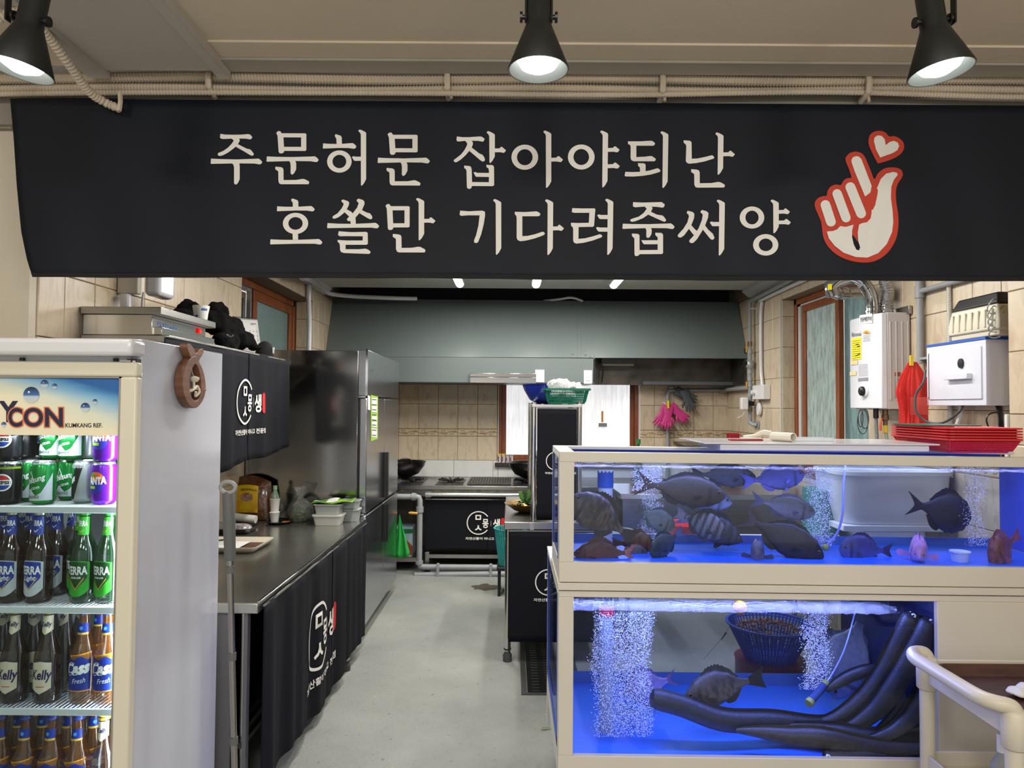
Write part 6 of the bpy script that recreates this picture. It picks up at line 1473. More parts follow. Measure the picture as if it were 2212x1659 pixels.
tgb = basket_rect(c, .265,.19,.095, mat('basket_green', (16,112,84),.35), 'plastic_basket', 'green slotted plastic basket on the rack holding a filled bag', 'basket', slots=26, rows_=4, dslots=18)
tpb = thing('plastic_bag', 'white plastic bag bulging out of the green basket', 'bag', c + V(0,0,.01))
WF = mat('white_bag_film', (226,226,228),.3, bump=.9, bscale=22, coat=.3)
blob('bag', [(c + V(-.02,0,.06),(.09,.06,.05)),(c + V(-.04,0,.115),(.075,.055,.045)),(c + V(.03,0,.105),(.07,.05,.035)),(c + V(.075,0,.09),(.035,.045,.02))], WF, .007, None, None, tpb, sc=30, amp=.018)
# gold bowl with greens on the prep table
c = P(1142,1116, MY0 + .42); c.z = ZM; 
tgw = thing('brass_bowl', 'shallow brown-gold bowl of leafy greens on the prep table', 'bowl', c)
build('bowl', MB().lathe([(0,0),(.06,0),(.10,.015),(.155,.055),(.162,.06),(.150,.055),(.095,.02),(0,.006)], c, 36), mat('brass_bowl', (150,116,58),.35,.6), tgw, smooth=True)
def leaf(mb, p, d, L_, w_, up, mi=0, curl=.3):
    d = d.normalized(); s = d.cross(up).normalized(); pts = []
    for i in range(6):
        u = i / 5; ww = w_ * math.sin(PI * (u * .9 + .05)) ** .7; c0 = p + d * L_ * u + up * (curl * L_ * math.sin(u * PI) * .5)
        for q_ in (-1,0,1): pts.append(c0 + s * ww * q_ + up * (abs(q_) * w_ * .35 * math.sin(u * 9)))
    mb.add(pts, [(i * 3 + j, i * 3 + j + 1,(i + 1) * 3 + j + 1,(i + 1) * 3 + j) for i in range(5) for j in range(2)], mi)
rg = random.Random(9); LF = [mat('leaf_bright', (96,150,56),.5, rgb2=(60,110,40), vscale=30), mat('leaf_dark', (40,80,34),.5, rgb2=(26,56,24), vscale=30)]
for k in range(26):
    a = rg.uniform(0,6.28); r = rg.uniform(0,.10); mb = MB(); leaf(mb, c + V(r * math.cos(a), r * math.sin(a),.035 + .02 * rg.random()), V(math.cos(a + 1), math.sin(a + 1), rg.uniform(0,.4)), rg.uniform(.05,.08),.016, V(0,0,1)); build('leaf', mb, LF[k % 2], tgw, smooth=True, fix=False)
for k in range(5): mb = MB(); leaf(mb, c + V(-.02 + .01 * k, .0,.06), V(.3 * (k - 2),0,1),.085,.02, V(0,-1,.1)); build('leaf', mb, LF[k % 2], tgw, smooth=True, fix=False)
# drain grate
tdg = thing('drain_grate', 'long slotted dark steel drain cover set in the floor', 'grate', (.2,4.2,.001))
gx0 = PZ(1126,1495,.004).x; gy0 = PZ(1160,1497,.004).y
build('frame', MB().box((gx0, gy0,.001),(gx0 + .03,5.3,.006)).box((gx0 + .30, gy0,.001),(gx0 + .33,5.3,.006)).box((gx0, gy0 - .02,.001),(gx0 + .33, gy0,.006)), mat('grate_rim', (84,82,78),.5,.4), tdg)
build('plate', MB().box((gx0 + .034, gy0 + .004,.001),(gx0 + .298,5.3,.004)), mat('grate_plate', (52,52,52),.35,.7), tdg)
mb = MB()
for k in range(34):
    for x in (gx0 + .06, gx0 + .135, gx0 + .21): mb.box((x, gy0 + .03 + k * .042,.004),(x + .04, gy0 + .036 + k * .042,.0052))
o = build('slots', mb, mat('slot_edge', (120,120,118),.3,.8), tdg); o['kind'] = 'stuff'
c = PZ(1168,1576,.003); mb = MB(); leaf(mb, c, V(1,.3,0),.05,.006, V(0,0,1)); tag(build('leaf_scrap', mb, LF[0], fix=False), 'thin green leaf scrap on the floor beside the tank', 'leaf')
mb = MB(); c = PZ(1055,1268,.002)
rg = random.Random(4); mb.flat([(c.x + .16 * math.cos(a) * (.55 + .5 * rg.random()), c.y + .12 * math.sin(a) * (.5 + .6 * rg.random())) for a in [2 * PI * k / 26 for k in range(26)]], lambda u, v: V(u, v, .0015)); o = build('paint_chip', mb, mat('bare_concrete', (92,84,74),.6, rgb2=(70,62,54), vscale=30)); o['kind'] = 'structure'
# ================================================================ FISH TANKS
TY0 = 2.45
TXL = P(1207,1300, TY0).x; TXR = 1.985
SL = 0.0052
def tz(px, py): return P(px, py, TY0).z + SL * (P(px, py, TY0).x - TXL)      # height at the left stile
def tb_(mb, x0, x1, y0, y1, z0, z1, mi=0):
    s0, s1 = -SL * (x0 - TXL),-SL * (x1 - TXL)
    return mb.hexa([(x0, y0, z0 + s0),(x1, y0, z0 + s1),(x1, y1, z0 + s1),(x0, y1, z0 + s0),(x0, y0, z1 + s0),(x1, y0, z1 + s1),(x1, y1, z1 + s1),(x0, y1, z1 + s0)], mi)
Z_t = tz(1207,976); Z_w1 = tz(1240,998); Z_w0 = tz(1240,1214.5); Z_l1 = tz(1207,1258.5); Z_l0 = tz(1207,1275.5); Z_v1 = tz(1240,1290); Z_v0 = tz(1240,1633)
XW0 = P(1240,1100, TY0).x; XV1 = P(2026,1400, TY0).x
TYU, TYB = 2.86,3.22
FT = 0.022
BLUEP = mat('blue_tank_paint', (36,104,215),.35, var=.06, vscale=3)
BLUEE = mat('blue_edge_strip', (22,72,170),.4)
RIMW = mat('tank_rim_white', (222,222,220),.35)
TG = glassy('tank_glass', (246,250,255), refl=.07)
def rail(par, nm, x0, x1, z0, z1, m=CREAM, y0=TY0, y1=None, bv=.002):
    return build(nm, tb_(MB(), x0, x1, y0, y0 + FT if y1 is None else y1, z0, z1), m, par, bevel=bv)
ut = thing('fish_tank', 'upper cream-framed fish tank full of large live fish under blue light', 'fish tank', (1.07,2.65, Z_l0), 'stacked fish tanks')
rail(ut, 'frame_rail', TXL, TXR, Z_w1, Z_t); rail(ut, 'frame_rail', TXL, TXR, Z_l1 + .002, Z_w0); rail(ut, 'frame_stile', TXL, XW0, Z_w0, Z_w1)
rail(ut, 'base_ledge', TXL - .004, TXR + .003, Z_l0 + .002, Z_l1, y0=TY0 - .006, y1=TYU)
rail(ut, 'frame_stile', TXR - .03, TXR, Z_w0, Z_w1)
# rim on top: left, back bars; the front bar top is the frame itself
build('top_rim', tb_(tb_(tb_(MB(), TXL, TXL + .055, TY0 + FT, TYU, Z_t - .012, Z_t), TXL + .055, TXR, TYU - .05, TYU, Z_t - .012, Z_t), TXL + .055, TXR, TY0 + FT, TY0 + FT + .012, Z_t - .012, Z_t), RIMW, ut, bevel=.002)
build('inner_blue_band', tb_(MB(), TXL + .055, TXR - .03, TYU - .012, TYU - .006, Z_w1 - .005, Z_t - .013), BLUEE, ut)
build('floor', tb_(MB(), TXL + .012, TXR - .012, TY0 + FT + .008, TYU - .012, Z_w0 - .012, Z_w0 - .002), BLUEP, ut)
build('back_bottom_strip', tb_(MB(), TXL + .012, TXR - .012, TYU - .012, TYU - .006, Z_w0 - .002, Z_w0 + .028), mat('blue_grey_strip', (70,110,160),.4), ut)
build('end_wall', tb_(MB(), TXR - .034, TXR - .030, TY0 + FT, TYU - .01, Z_w0, Z_w1), mat('end_wall_blue', (60,90,200),.4), ut)
build('glass_front', tb_(MB(), XW0 - .01, TXR - .02, TY0 + FT, TY0 + FT + .006, Z_w0 - .01, Z_w1 + .01), TG, ut)
build('glass_back', tb_(MB(), TXL + .01, TXR - .02, TYU - .006, TYU, Z_w0 - .01, Z_t - .013), TG, ut)
build('glass_side', tb_(MB(), TXL + .002, TXL + .008, TY0 + .05, TYU - .03, Z_w0 - .01, Z_w1 + .02), TG, ut)
for (y0, y1, z0, z1) in ((TY0 + FT, TY0 + .05, Z_l1, Z_t - .012),(TYU - .03, TYU, Z_l1, Z_t - .012),(TY0 + .05, TYU - .03, Z_l1, Z_w0),(TY0 + .05, TYU - .03, Z_w1 + .01, Z_t - .012)): build('side_frame', tb_(MB(), TXL, TXL + .01, y0, y1, z0, z1), RIMW, ut, bevel=.001)
for (y0, y1) in ((TY0 + .05, TY0 + .075),(TYU - .055, TYU - .03)): build('blue_strip', tb_(MB(), TXL - .001, TXL + .001, y0, y1, Z_w0, Z_w1 + .01), BLUEE, ut)
lt = thing('fish_tank', 'lower cream-framed fish tank with eels and a spotted fish over a blue floor', 'fish tank', (1.07,2.8,.0), 'stacked fish tanks')
Z_lt = Z_l0 + .0
rail(lt, 'frame_rail', TXL, TXR, Z_v1, Z_lt - .002); rail(lt, 'frame_stile', TXL, XW0, Z_v0, Z_v1); rail(lt, 'frame_rail', TXL, TXR, .13, Z_v0); rail(lt, 'frame_panel', XV1, TXR, Z_v0, Z_v1)
build('top_plate', tb_(MB(), TXL + .004, TXR, TY0 + FT, TYU, Z_lt - .014, Z_lt - .001), RIMW, lt)
build('top_rim', tb_(tb_(tb_(MB(), TXL - .002, TXL + .05, TYU, TYB, Z_lt - .012, Z_lt), TXL + .05, TXR, TYB - .05, TYB, Z_lt - .012, Z_lt), TXR - .05, TXR, TYU, TYB - .05, Z_lt - .012, Z_lt), RIMW, lt, bevel=.002)
zf = Z_v0 - .045
build('floor', tb_(MB(), TXL + .012, TXR - .012, TY0 + FT + .008, TYB - .012, zf - .01, zf), BLUEP, lt)
build('end_wall', tb_(MB(), XV1 + .02, XV1 + .03, TY0 + FT, TYB - .01, zf, Z_lt - .015), mat('end_wall_navy', (18,26,60),.4), lt)
build('back_bottom_strip', tb_(MB(), TXL + .012, XV1 + .02, TYB - .012, TYB - .006, zf, zf + .05), mat('blue_grey_strip', (0,0,0)), lt)
build('glass_front', tb_(MB(), XW0 - .01, XV1 + .01, TY0 + FT, TY0 + FT + .006, Z_v0 - .03, Z_v1 + .01), TG, lt)
build('glass_back', tb_(MB(), TXL + .01, XV1 + .02, TYB - .006, TYB, zf, Z_lt - .014), TG, lt)
zs0 = .357
build('glass_side', tb_(MB(), TXL + .002, TXL + .008, TY0 + .06, TYB - .035, zs0, Z_lt - .03), TG, lt)
for (y0, y1, z0, z1) in ((TY0 + FT, TY0 + .06,.13, Z_lt - .012),(TYB - .035, TYB, .13, Z_lt - .012),(TY0 + .06, TYB - .035,.27, zs0),(TY0 + .06, TYB - .035, Z_lt - .03, Z_lt - .012)): build('side_frame', tb_(MB(), TXL, TXL + .01, y0, y1, z0, z1), RIMW, lt, bevel=.001)
for (y0, y1, z0, z1) in ((TY0 + .06, TY0 + .085, zs0, Z_lt - .03),(TYB - .07, TYB - .035, zs0, Z_lt - .03),(TY0 + .06, TYB - .035, zs0, zs0 + .03)): build('blue_strip', tb_(MB(), TXL - .001, TXL + .001, y0, y1, z0, z1), BLUEE, lt)
build('base', tb_(MB(), TXL + .03, TXR, TY0 + .04, TYB - .03,.11,.262), mat('base_dark', (52,52,56),.6), lt)
for x in (TXL + .06, TXR - .1):
    for y in (2.56,3.13):
        w_ = build('caster', MB().cyl((x - .016, y, .04),(x + .016, y, .04),.0398,18), RUBBER, lt, smooth=True); build('caster_fork', MB().box((x - .02, y - .015,.05),(x - .017, y + .015,.11)).box((x + .017, y - .015,.05),(x + .02, y + .015,.11)), BLUEE, w_)
# water
def water_mat():
    m = bpy.data.materials.new('wavy_water_surface'); m.use_nodes = True; nt = m.node_tree; N = nt.nodes; L = nt.links; N.remove(N['Principled BSDF']); o = N['Material Output']
    t = N.new('ShaderNodeBsdfTransparent'); t.inputs[0].default_value = (.75,.82,1,1); g = N.new('ShaderNodeBsdfGlossy'); g.inputs['Roughness'].default_value = .16
    tc = N.new('ShaderNodeTexCoord'); n = N.new('ShaderNodeTexNoise'); n.inputs['Scale'].default_value = 45; n.inputs['Detail'].default_value = 4; mp = N.new('ShaderNodeMapping'); mp.inputs['Scale'].default_value = (1,1.6,1); L.new(tc.outputs['Object'], mp.inputs[0]); L.new(mp.outputs[0], n.inputs[0])
    b = N.new('ShaderNodeBump'); b.inputs['Strength'].default_value = 1.0; b.inputs['Distance'].default_value = .03; L.new(n.outputs['Fac'], b.inputs['Height']); L.new(b.outputs[0], g.inputs['Normal'])
    mx = N.new('ShaderNodeMixShader'); mx.inputs[0].default_value = .13; L.new(t.outputs[0], mx.inputs[1]); L.new(g.outputs[0], mx.inputs[2]); L.new(mx.outputs[0], o.inputs[0]); return m
WM = water_mat(); WB = glassy('clear_water', (240,243,255), refl=.0)
def water(par, x0, x1, y0, y1, z0, z1, label):
    t = thing('tank_water', label, 'water', ((x0 + x1) / 2,(y0 + y1) / 2, z0)); t['kind'] = 'stuff'
    s = lambda x: -SL * (x - TXL)
    build('surface', MB().grid(lambda u, v: V(x0 + (x1 - x0) * u, y0 + (y1 - y0) * v, z1 + s(x0 + (x1 - x0) * u) + .004 * mnoise.noise(V(u * 60, v * 14,3)) + .002 * mnoise.noise(V(u * 190, v * 40,1))),220,40), WM, t, smooth=True, fix=False)
    mb = MB(); q_ = [(x0, y0),(x1, y0),(x1, y1),(x0, y1)]; vs = [V(x, y, z0 + s(x)) for x, y in q_] + [V(x, y, z1 - .004 + s(x)) for x, y in q_]
    build('volume', mb.add(vs, [(0,1,5,4),(1,2,6,5),(2,3,7,6),(3,0,4,7)]), WB, t, fix=False); return t
ZWU = P(1300,1009, TY0 + .03).z; ZWL = P(1300,1319, TY0 + .03).z
water(ut, TXL + .012, TXR - .036, TY0 + FT + .009, TYU - .016, Z_w0 + .0, ZWU, 'clear rippling sea water filling the upper tank')
water(lt, TXL + .012, XV1 + .018, TY0 + FT + .009, TYB - .016, zf + .001, ZWL, 'churning sea water filling the lower tank')
# lamp strips under the rims
LEDM = mat('led_blue', (120,130,255), emit=1.5)
for (x0, x1, z, lb) in ((TXL + .1, TXR - .06, Z_w1 + .012, 'blue lamp strip hidden under the upper tank rim'),(TXL + .1, XV1, Z_v1 + .012, 'blue lamp strip hidden under the lower tank rim')):
    o = build('lamp_strip', tb_(MB(), x0, x1, TY0 + FT + .012, TY0 + FT + .02, z, z + .008), LEDM); tag(o, lb, 'lamp')
# bubbles
BUB = mat('bubble', (240,242,250),.15, spec=.9)
ico = bmesh.new(); bmesh.ops.create_icosphere(ico, subdivisions=1, radius=1.0); IV = [v.co.copy() for v in ico.verts]; IF = [tuple(v.index for v in f.verts) for f in ico.faces]; ico.free()
def bubbles(px0, px1, py0, py1, Y, n, rmin, rmax, label, seed, dep=.06, wob=6, edge=False):
    rg = random.Random(seed); mb = MB()
    for k in range(n):
        v = rg.random(); py = py0 + (py1 - py0) * v; u = rg.betavariate(.8,.8) if edge else rg.random()
        px = px0 + (px1 - px0) * u + wob * math.sin(v * 9 + seed) + rg.gauss(0,5); c = P(px, py, Y + rg.uniform(-dep, dep)); r = rg.uniform(rmin, rmax) * rg.uniform(.5,1)
        k0 = len(mb.v); mb.v += [c + q_ * r for q_ in IV]; mb.f += [tuple(i + k0 for i in f) for f in IF]; mb.m += [0] * len(IF)
    o = build('bubbles', mb, BUB, smooth=True, fix=False); tag(o, label, 'bubbles', kind='stuff')
bubbles(1285,1405,1322,1592,2.72,13000,.0010,.0026, 'wide curtain of bubbles rising around the pipe in the lower tank', 1,.09,5)
bubbles(1738,1790,1322,1490,2.78,3000,.0010,.0028, 'narrow column of bubbles above the air stone in the lower tank', 2,.05,5)
bubbles(1372,1428,1012,1060,2.66,1500,.0010,.0026, 'bubbles rising behind the big brown fish, upper part', 3,.05,3); bubbles(1392,1425,1060,1165,2.72,1700,.0010,.0024, 'bubbles trailing down behind the small grey-green fish', 4,.03,8)
bubbles(1742,1795,1012,1180,2.70,3200,.0009,.0024, 'tall bubble column beside the blue air hose in the upper tank', 5,.04,4)
bubbles(2085,2125,1012,1180,2.72,1700,.0008,.0022, 'fine bubbles near the far end of the upper tank', 6,.05,6)
# pipes, hoses, air stones
t = thing('overflow_pipe', 'white standpipe with a blue slotted collar in the upper tank', 'pipe', P(1308,1180,2.76)); a = P(1308,1016,2.76); b = P(1308,1176,2.76)
build('tube', MB().cyl(V(a.x, a.y, a.z - .06), V(a.x, a.y, Z_w0),.028,20), mat('pipe_white_blue', (196,204,214),.4), t, smooth=True); build('collar', MB().cyl(V(a.x, a.y, a.z - .065), V(a.x, a.y, a.z - .002),.031,20), mat('collar_blue', (20,90,180),.35), t, smooth=True)
for k in range(4): c = P(1296 + k * 8,1018,2.728); build('slot', MB().box(c - V(.003,.003,.005), c + V(.003,.003,.005)), WHITE, t)
t = thing('overflow_pipe', 'grey pipe with a red collar inside the bubble curtain of the lower tank', 'pipe', P(1310,1590,2.74)); a = P(1310,1318,2.74)
build('tube', MB().cyl(V(a.x, a.y, a.z - .015), V(a.x, a.y, zf),.026,20), mat('pipe_dim', (150,158,170),.4), t, smooth=True); build('collar', MB().cyl(V(a.x, a.y, a.z - .018), V(a.x, a.y, a.z + .012),.030,20), PILL, t, smooth=True)
HOSE = mat('pale_blue_hose', (150,160,235),.2, spec=.8)  # pale blue is the hose material's own colour
t = thing('air_hose', 'curving clear air hose with a yellow-green weight in the upper tank', 'hose', P(1825,1011,2.62))
build('hose', MB().tube(spline([P(1826,1004,2.6), P(1822,1050,2.6), P(1820,1110,2.6), P(1808,1152,2.62), P(1788,1176,2.64)], 6),.0042,8), HOSE, t, smooth=True)
build('weight', MB().lathe([(0,-.013),(.009,-.01),(.013,0),(.009,.01),(0,.013)], P(1783,1182,2.64),14), mat('stone_yellow', (150,150,70),.5), t, smooth=True)
t = thing('air_stone', 'blue cylinder air stone with yellow ends on a thin hose in the lower tank', 'air stone', P(1760,1510,2.7))
a = P(1748,1518,2.66); b = P(1783,1478,2.72); d = (b - a).normalized()
build('stone', MB().cyl(a, b, .014,16), mat('stone_blue', (40,62,110),.8), t, smooth=True); build('end_cap', MB().cyl(a - d * .006, a + d * .012,.0155,16), mat('stone_yellow', (0,0,0)), t, smooth=True); build('end_cap', MB().cyl(b - d * .01, b + d * .008,.0155,16), mat('stone_yellow', (0,0,0)), t, smooth=True)
build('hose', MB().tube(spline([b, P(1802,1448,2.74), P(1825,1400,2.76), P(1845,1330,2.78), P(1850,1300,2.78)], 6),.003,6), HOSE, t, smooth=True)
t = thing('float', 'round yellow float bobbing at the surface of the lower tank', 'float', P(1598,1322,2.62)); build('ball', MB().lathe([(0,-.03),(.012,-.024),(.024,-.008),(.026,.006),(.018,.02),(0,.026)], P(1598,1312,2.62),18), mat('float_yellow', (170,104,8),.5), t, smooth=True)
build('line', MB().tube([P(1592,1325,2.62), P(1572,1360,2.64), P(1560,1378,2.66), P(1520,1425,2.75)], .0006,5), BLACK, t); build('clip', MB().tube([P(1569,1366,2.64), P(1558,1382,2.65)], [.003,.0015], 6), BLACK, t)
o = build('elbow_pipe', MB().tube(spline([P(1885,1300,3.0), P(1893,1330,2.98), P(1905,1365,2.96), P(1925,1395,2.94)], 5),.032,16), mat('pipe_dim', (0,0,0)), smooth=True); tag(o, 'grey plastic pipe slanting behind the eels in the lower tank', 'pipe')
c = P(2074,1222,2.55); c.z = Z_w0 - .002 - SL * (c.x - TXL); t = thing('plastic_cup', 'small white plastic cup with a blue rim on the floor of the upper tank', 'cup', c); build('cup', MB().lathe([(.026,0),(.029,.03),(.034,.032),(.034,.037),(0,.037)], c, 22), mat('cup_white', (196,204,236),.35), t, smooth=True)

# ---------------------------------------------------------------- fish
SKIN = bpy.data.materials.new('fish_skin'); SKIN.use_nodes = True
def _skin():
    nt = SKIN.node_tree; N = nt.nodes; L = nt.links; b = N['Principled BSDF']; at = N.new('ShaderNodeVertexColor'); at.layer_name = 'Col'
    tc = N.new('ShaderNodeTexCoord'); v = N.new('ShaderNodeTexVoronoi'); v.inputs['Scale'].default_value = 170; L.new(tc.outputs['Object'], v.inputs[0])
    bp = N.new('ShaderNodeBump'); bp.inputs['Strength'].default_value = .25; bp.inputs['Distance'].default_value = .002; L.new(v.outputs['Distance'], bp.inputs['Height']); L.new(bp.outputs[0], b.inputs['Normal'])
    n = N.new('ShaderNodeTexNoise'); n.inputs['Scale'].default_value = 60; L.new(tc.outputs['Object'], n.inputs[0]); mr = N.new('ShaderNodeMapRange'); L.new(n.outputs['Fac'], mr.inputs[0]); mr.inputs[1].default_value = .3; mr.inputs[2].default_value = .7; mr.inputs[3].default_value = .82; mr.inputs[4].default_value = 1.15
    s = N.new('ShaderNodeVectorMath'); s.operation = 'SCALE'; L.new(at.outputs[0], s.inputs[0]); L.new(mr.outputs[0], s.inputs['Scale']); L.new(s.outputs[0], b.inputs['Base Color']); b.inputs['Roughness'].default_value = .5
_skin()
def ip(tab, s):
    for i in range(len(tab) - 1):
        if s <= tab[i + 1][0]:
            t = (s - tab[i][0]) / (tab[i + 1][0] - tab[i][0]); t = t * t * (3 - 2 * t) * .4 + t * .6; return tab[i][1] + (tab[i + 1][1] - tab[i][1]) * t
    return tab[-1][1]
PRO = {'bream': ([(0,.0),(.03,.10),(.10,.34),(.22,.70),(.38,.96),(.52,.98),(.70,.72),(.86,.30),(.95,.16),(1,.17)], [(0,.0),(.03,.14),(.10,.34),(.22,.62),(.38,.80),(.52,.80),(.70,.58),(.86,.26),(.95,.14),(1,.15)]),
       'chub': ([(0,.0),(.02,.18),(.08,.44),(.20,.78),(.38,1.0),(.55,.98),(.72,.70),(.87,.30),(.95,.18),(1,.19)], [(0,.0),(.02,.22),(.08,.50),(.20,.80),(.38,.98),(.55,.96),(.72,.66),(.87,.28),(.95,.17),(1,.18)])}
def fish(label, H, T, hr, top, bot, shape='chub', wr=.36, fin=None, up=(0,0,1), stripes=None, spots=None, bend=0.0, fork=.6, spiky=False, tailc=None, tw=.17, group='live fish in the tanks', spread=0, eye=.022, mouth=True, nm='fish'):
    H = Vector(H); T = Vector(T); L_ = (T - H).length; d = (T - H) / L_; u = Vector(up); u = (u - d * u.dot(d)).normalized(); s_ = d.cross(u).normalized()
    BL = .80 * L_; hh = hr * L_ / 2; tp, bt = PRO[shape]; fin = fin or top
    def W(s, y, z): return H + d * (s * BL) + u * z + s_ * (y + bend * L_ * s * s)
    ns, nn = 34,18; vs = []; cs = []
    top = lin(top); bot = lin(bot); finc = lin(fin); tailc = lin(tailc) if tailc else finc
    for i in range(ns + 1):
        s = i / ns; s = s ** 1.15; a = ip(tp, s) * hh; b = ip(bt, s) * hh; wv = hh * wr * 1.0 * (ip(tp, s) * .6 + .4 * min(1, s * 6)) * (1 - .72 * max(0, s - .35) / .65); wv = max(wv, .0015) if i else 0
        for j in range(nn):
            an = 2 * PI * j / nn; ca, sa = math.cos(an), math.sin(an)
            z = a * ca if ca > 0 else b * ca; y = wv * (abs(sa) ** .8) * (1 if sa > 0 else -1); vs.append(W(s, y, z))
            k = (ca + 1) / 2; col = [bot[q_] + (top[q_] - bot[q_]) * min(1, max(0, k * 1.5 - .2)) for q_ in range(3)]
            if stripes and .12 < s < .98:
                w_ = math.sin(s * stripes[0] + .6 * ca * .3); 
                if w_ > .1: col = [col[q_] * (1 - .85) + lin(stripes[1])[q_] * .85 for q_ in range(3)]
            if spots:
                v_ = mnoise.noise(V(s * spots[0], ca * spots[0] * .22, sa * spots[0] * .2 + len(label) * .7))
                if v_ > spots[1]: col = [col[q_] * .35 + lin(spots[2])[q_] * .65 for q_ in range(3)]
            if .215 < s < .245 and ca < .55: col = [c * .45 for c in col]
            cs.append(col)
    fs = [(i * nn + j, i * nn + (j + 1) % nn, (i + 1) * nn + (j + 1) % nn, (i + 1) * nn + j) for i in range(ns) for j in range(nn)]; fs.append(tuple(ns * nn + j for j in range(nn)))
    def sheet(rows, col, th=.0012):
        """rows: list of point lists; builds a thin two-sided membrane"""
        k0 = len(vs); m_ = len(rows[0])
        for r in rows:
            for p in r: vs.append(p + s_ * th)
        k1 = len(vs)
        for r in rows:
            for p in r: vs.append(p - s_ * th)
        for ii in range(2):
            for ri, r in enumerate(rows):
                for pj, p in enumerate(r): f_ = 1 - .35 * (pj % 2); cs.append([c * f_ * (1 - .25 * ri / max(1, len(rows) - 1)) for c in col])
        for i in range(len(rows) - 1):
            for j in range(m_ - 1):
                a = i * m_ + j; fs.append((k0 + a, k0 + a + 1, k0 + a + m_ + 1, k0 + a + m_)); fs.append((k1 + a, k1 + a + m_, k1 + a + m_ + 1, k1 + a + 1))
    # tail fin
    m_ = 13; r0, r1, r2 = [], [], []
    for j in range(m_):
        q_ = -1 + 2 * j / (m_ - 1); z0 = q_ * .15 * hh; z2 = q_ * L_ * .112 * (1 + .35 * fork) ; x2 = (.80 + (.20 * (1 - fork * .62 * (1 - abs(q_) ** 1.3)))) * L_; x1 = .80 * L_ + (x2 - .80 * L_) * .5
        bb = bend * L_ * 1.25
        def Wt(x, z, bb=bb): return H + d * x + u * z + s_ * (bend * L_ * (x / BL) ** 2)
        r0.append(Wt(.785 * L_, z0)); r1.append(Wt(x1, z0 + (z2 - z0) * .55)); r2.append(Wt(x2, z2))
    sheet([r0, r1, r2], tailc)
    # dorsal and anal fins
    m_ = 23; r0, r1 = [], []
    for j in range(m_):
        q_ = j / (m_ - 1); s = .28 + .55 * q_; z = ip(tp, s) * hh; hf = hh * (.30 if spiky else .20) * (math.sin(PI * min(1, q_ * 1.05 + .08)) ** .6) * ((1.0 if j % 2 else .72) if q_ < .62 else .9)
        r0.append(W(s, 0, z * .96)); r1.append(W(s + .035 + .0,0, z + hf))
    sheet([r0, r1], finc)
    m_ = 11; r0, r1 = [], []
    for j in range(m_):
        q_ = j / (m_ - 1); s = .60 + .24 * q_; z = -ip(bt, s) * hh; hf = hh * .24 * (math.sin(PI * min(1, q_ + .12)) ** .7); r0.append(W(s, 0, z * .95)); r1.append(W(s + .05,0, z - hf))
    sheet([r0, r1], finc)
    # pelvic and pectoral fins
    wv = hh * wr * .8
    for sg in (-1,1):
        for (s0, z0, L1, W1, dz, out_) in ((.30,-.18,.17,.06,-.35,.2),(.34,-.72,.14,.05,-.7,.12)):
            if spread: out_ *= 7; L1 *= 1.9; W1 *= 1.7
            yy = sg * wv * (1.0 if z0 > -.5 else .4); base = W(s0, yy, z0 * hh); k0 = len(vs); m_ = 7
            dd = (d + u * dz + s_ * sg * out_ * 2).normalized(); pp = (u - dd * u.dot(dd)).normalized()
            for j in range(m_):
                q_ = -1 + 2 * j / (m_ - 1); vs.append(base + pp * q_ * W1 * .35 * hh * 2); cs.append([c * .8 for c in finc]); vs.append(base + dd * L1 * L_ * .8 * (1 - .25 * q_ * q_) + pp * q_ * W1 * hh * 2.6); cs.append([c * .9 for c in finc])
            for j in range(m_ - 1): fs.append((k0 + 2 * j, k0 + 2 * j + 1, k0 + 2 * j + 3, k0 + 2 * j + 2))
    mb = MB(); mb.v = vs; mb.f = fs; mb.m = [0] * len(fs); t = build(nm, mb, SKIN, smooth=True, fix=False); tag(t, label, 'fish', group)
    ca_ = t.data.color_attributes.new('Col', 'FLOAT_COLOR', 'POINT')
    ca_.data.foreach_set('color', [c for col in cs for c in (col[0], col[1], col[2], 1.0)])
    for sg in (-1,1):
        s = .105; yy = hh * wr * (ip(tp, s) * .6 + .4 * .63) * 1.0; c = W(s, sg * yy, ip(tp, s) * hh * .34); r = eye * L_
        e = build('eye', MB().lathe([(0,-r * .35),(r * .8,-r * .1),(r, .0),(r * .8, r * .12),(0, r * .2)], (0,0,0),14), EYE_W, t, smooth=True)
        M__ = Matrix.Translation(c) @ (s_ * sg).to_track_quat('Z', 'Y').to_matrix().to_4x4(); 
        e.data.transform(Matrix.Translation(wl(t))); e.data.transform(M__); e.data.transform(Matrix.Translation(-wl(t)))
        p = build('pupil', MB().lathe([(r * .62, r * .02),(r * .6, r * .24),(0, r * .34)], (0,0,0),12), EYE_B, t, smooth=True)
        p.data.transform(Matrix.Translation(wl(t))); p.data.transform(M__); p.data.transform(Matrix.Translation(-wl(t)))
    return t
f1 = fish
f1('largest brown fish near the surface of the upper tank, head beside the striped pair', P(1568,1072,2.60), P(1370,1042,2.62),.35,(48,42,34),(74,64,52), fin=(40,36,32), tailc=(70,50,44), fork=.9)
f1('pale blue-bellied fish hidden behind the largest brown fish', P(1582,1086,2.71), P(1430,1058,2.73),.36,(60,66,86),(150,160,190), fin=(70,76,100))
f1('dull blue-grey fish just under the surface behind the biggest one', P(1633,1030,2.74), P(1488,1024,2.76),.34,(58,62,72),(92,98,112), shape='chub', fork=.6)
f1('purple-blue fish just under the surface left of the second bubble column', P(1738,1024,2.68), P(1604,1042,2.66),.40,(44,46,92),(84,90,150), fin=(90,90,170), bend=.05)
f1('olive fish with pale chin pointing into the second bubble column', P(1762,1108,2.62), P(1620,1078,2.66),.37,(56,52,44),(120,120,140), fin=(70,74,100), fork=.7)
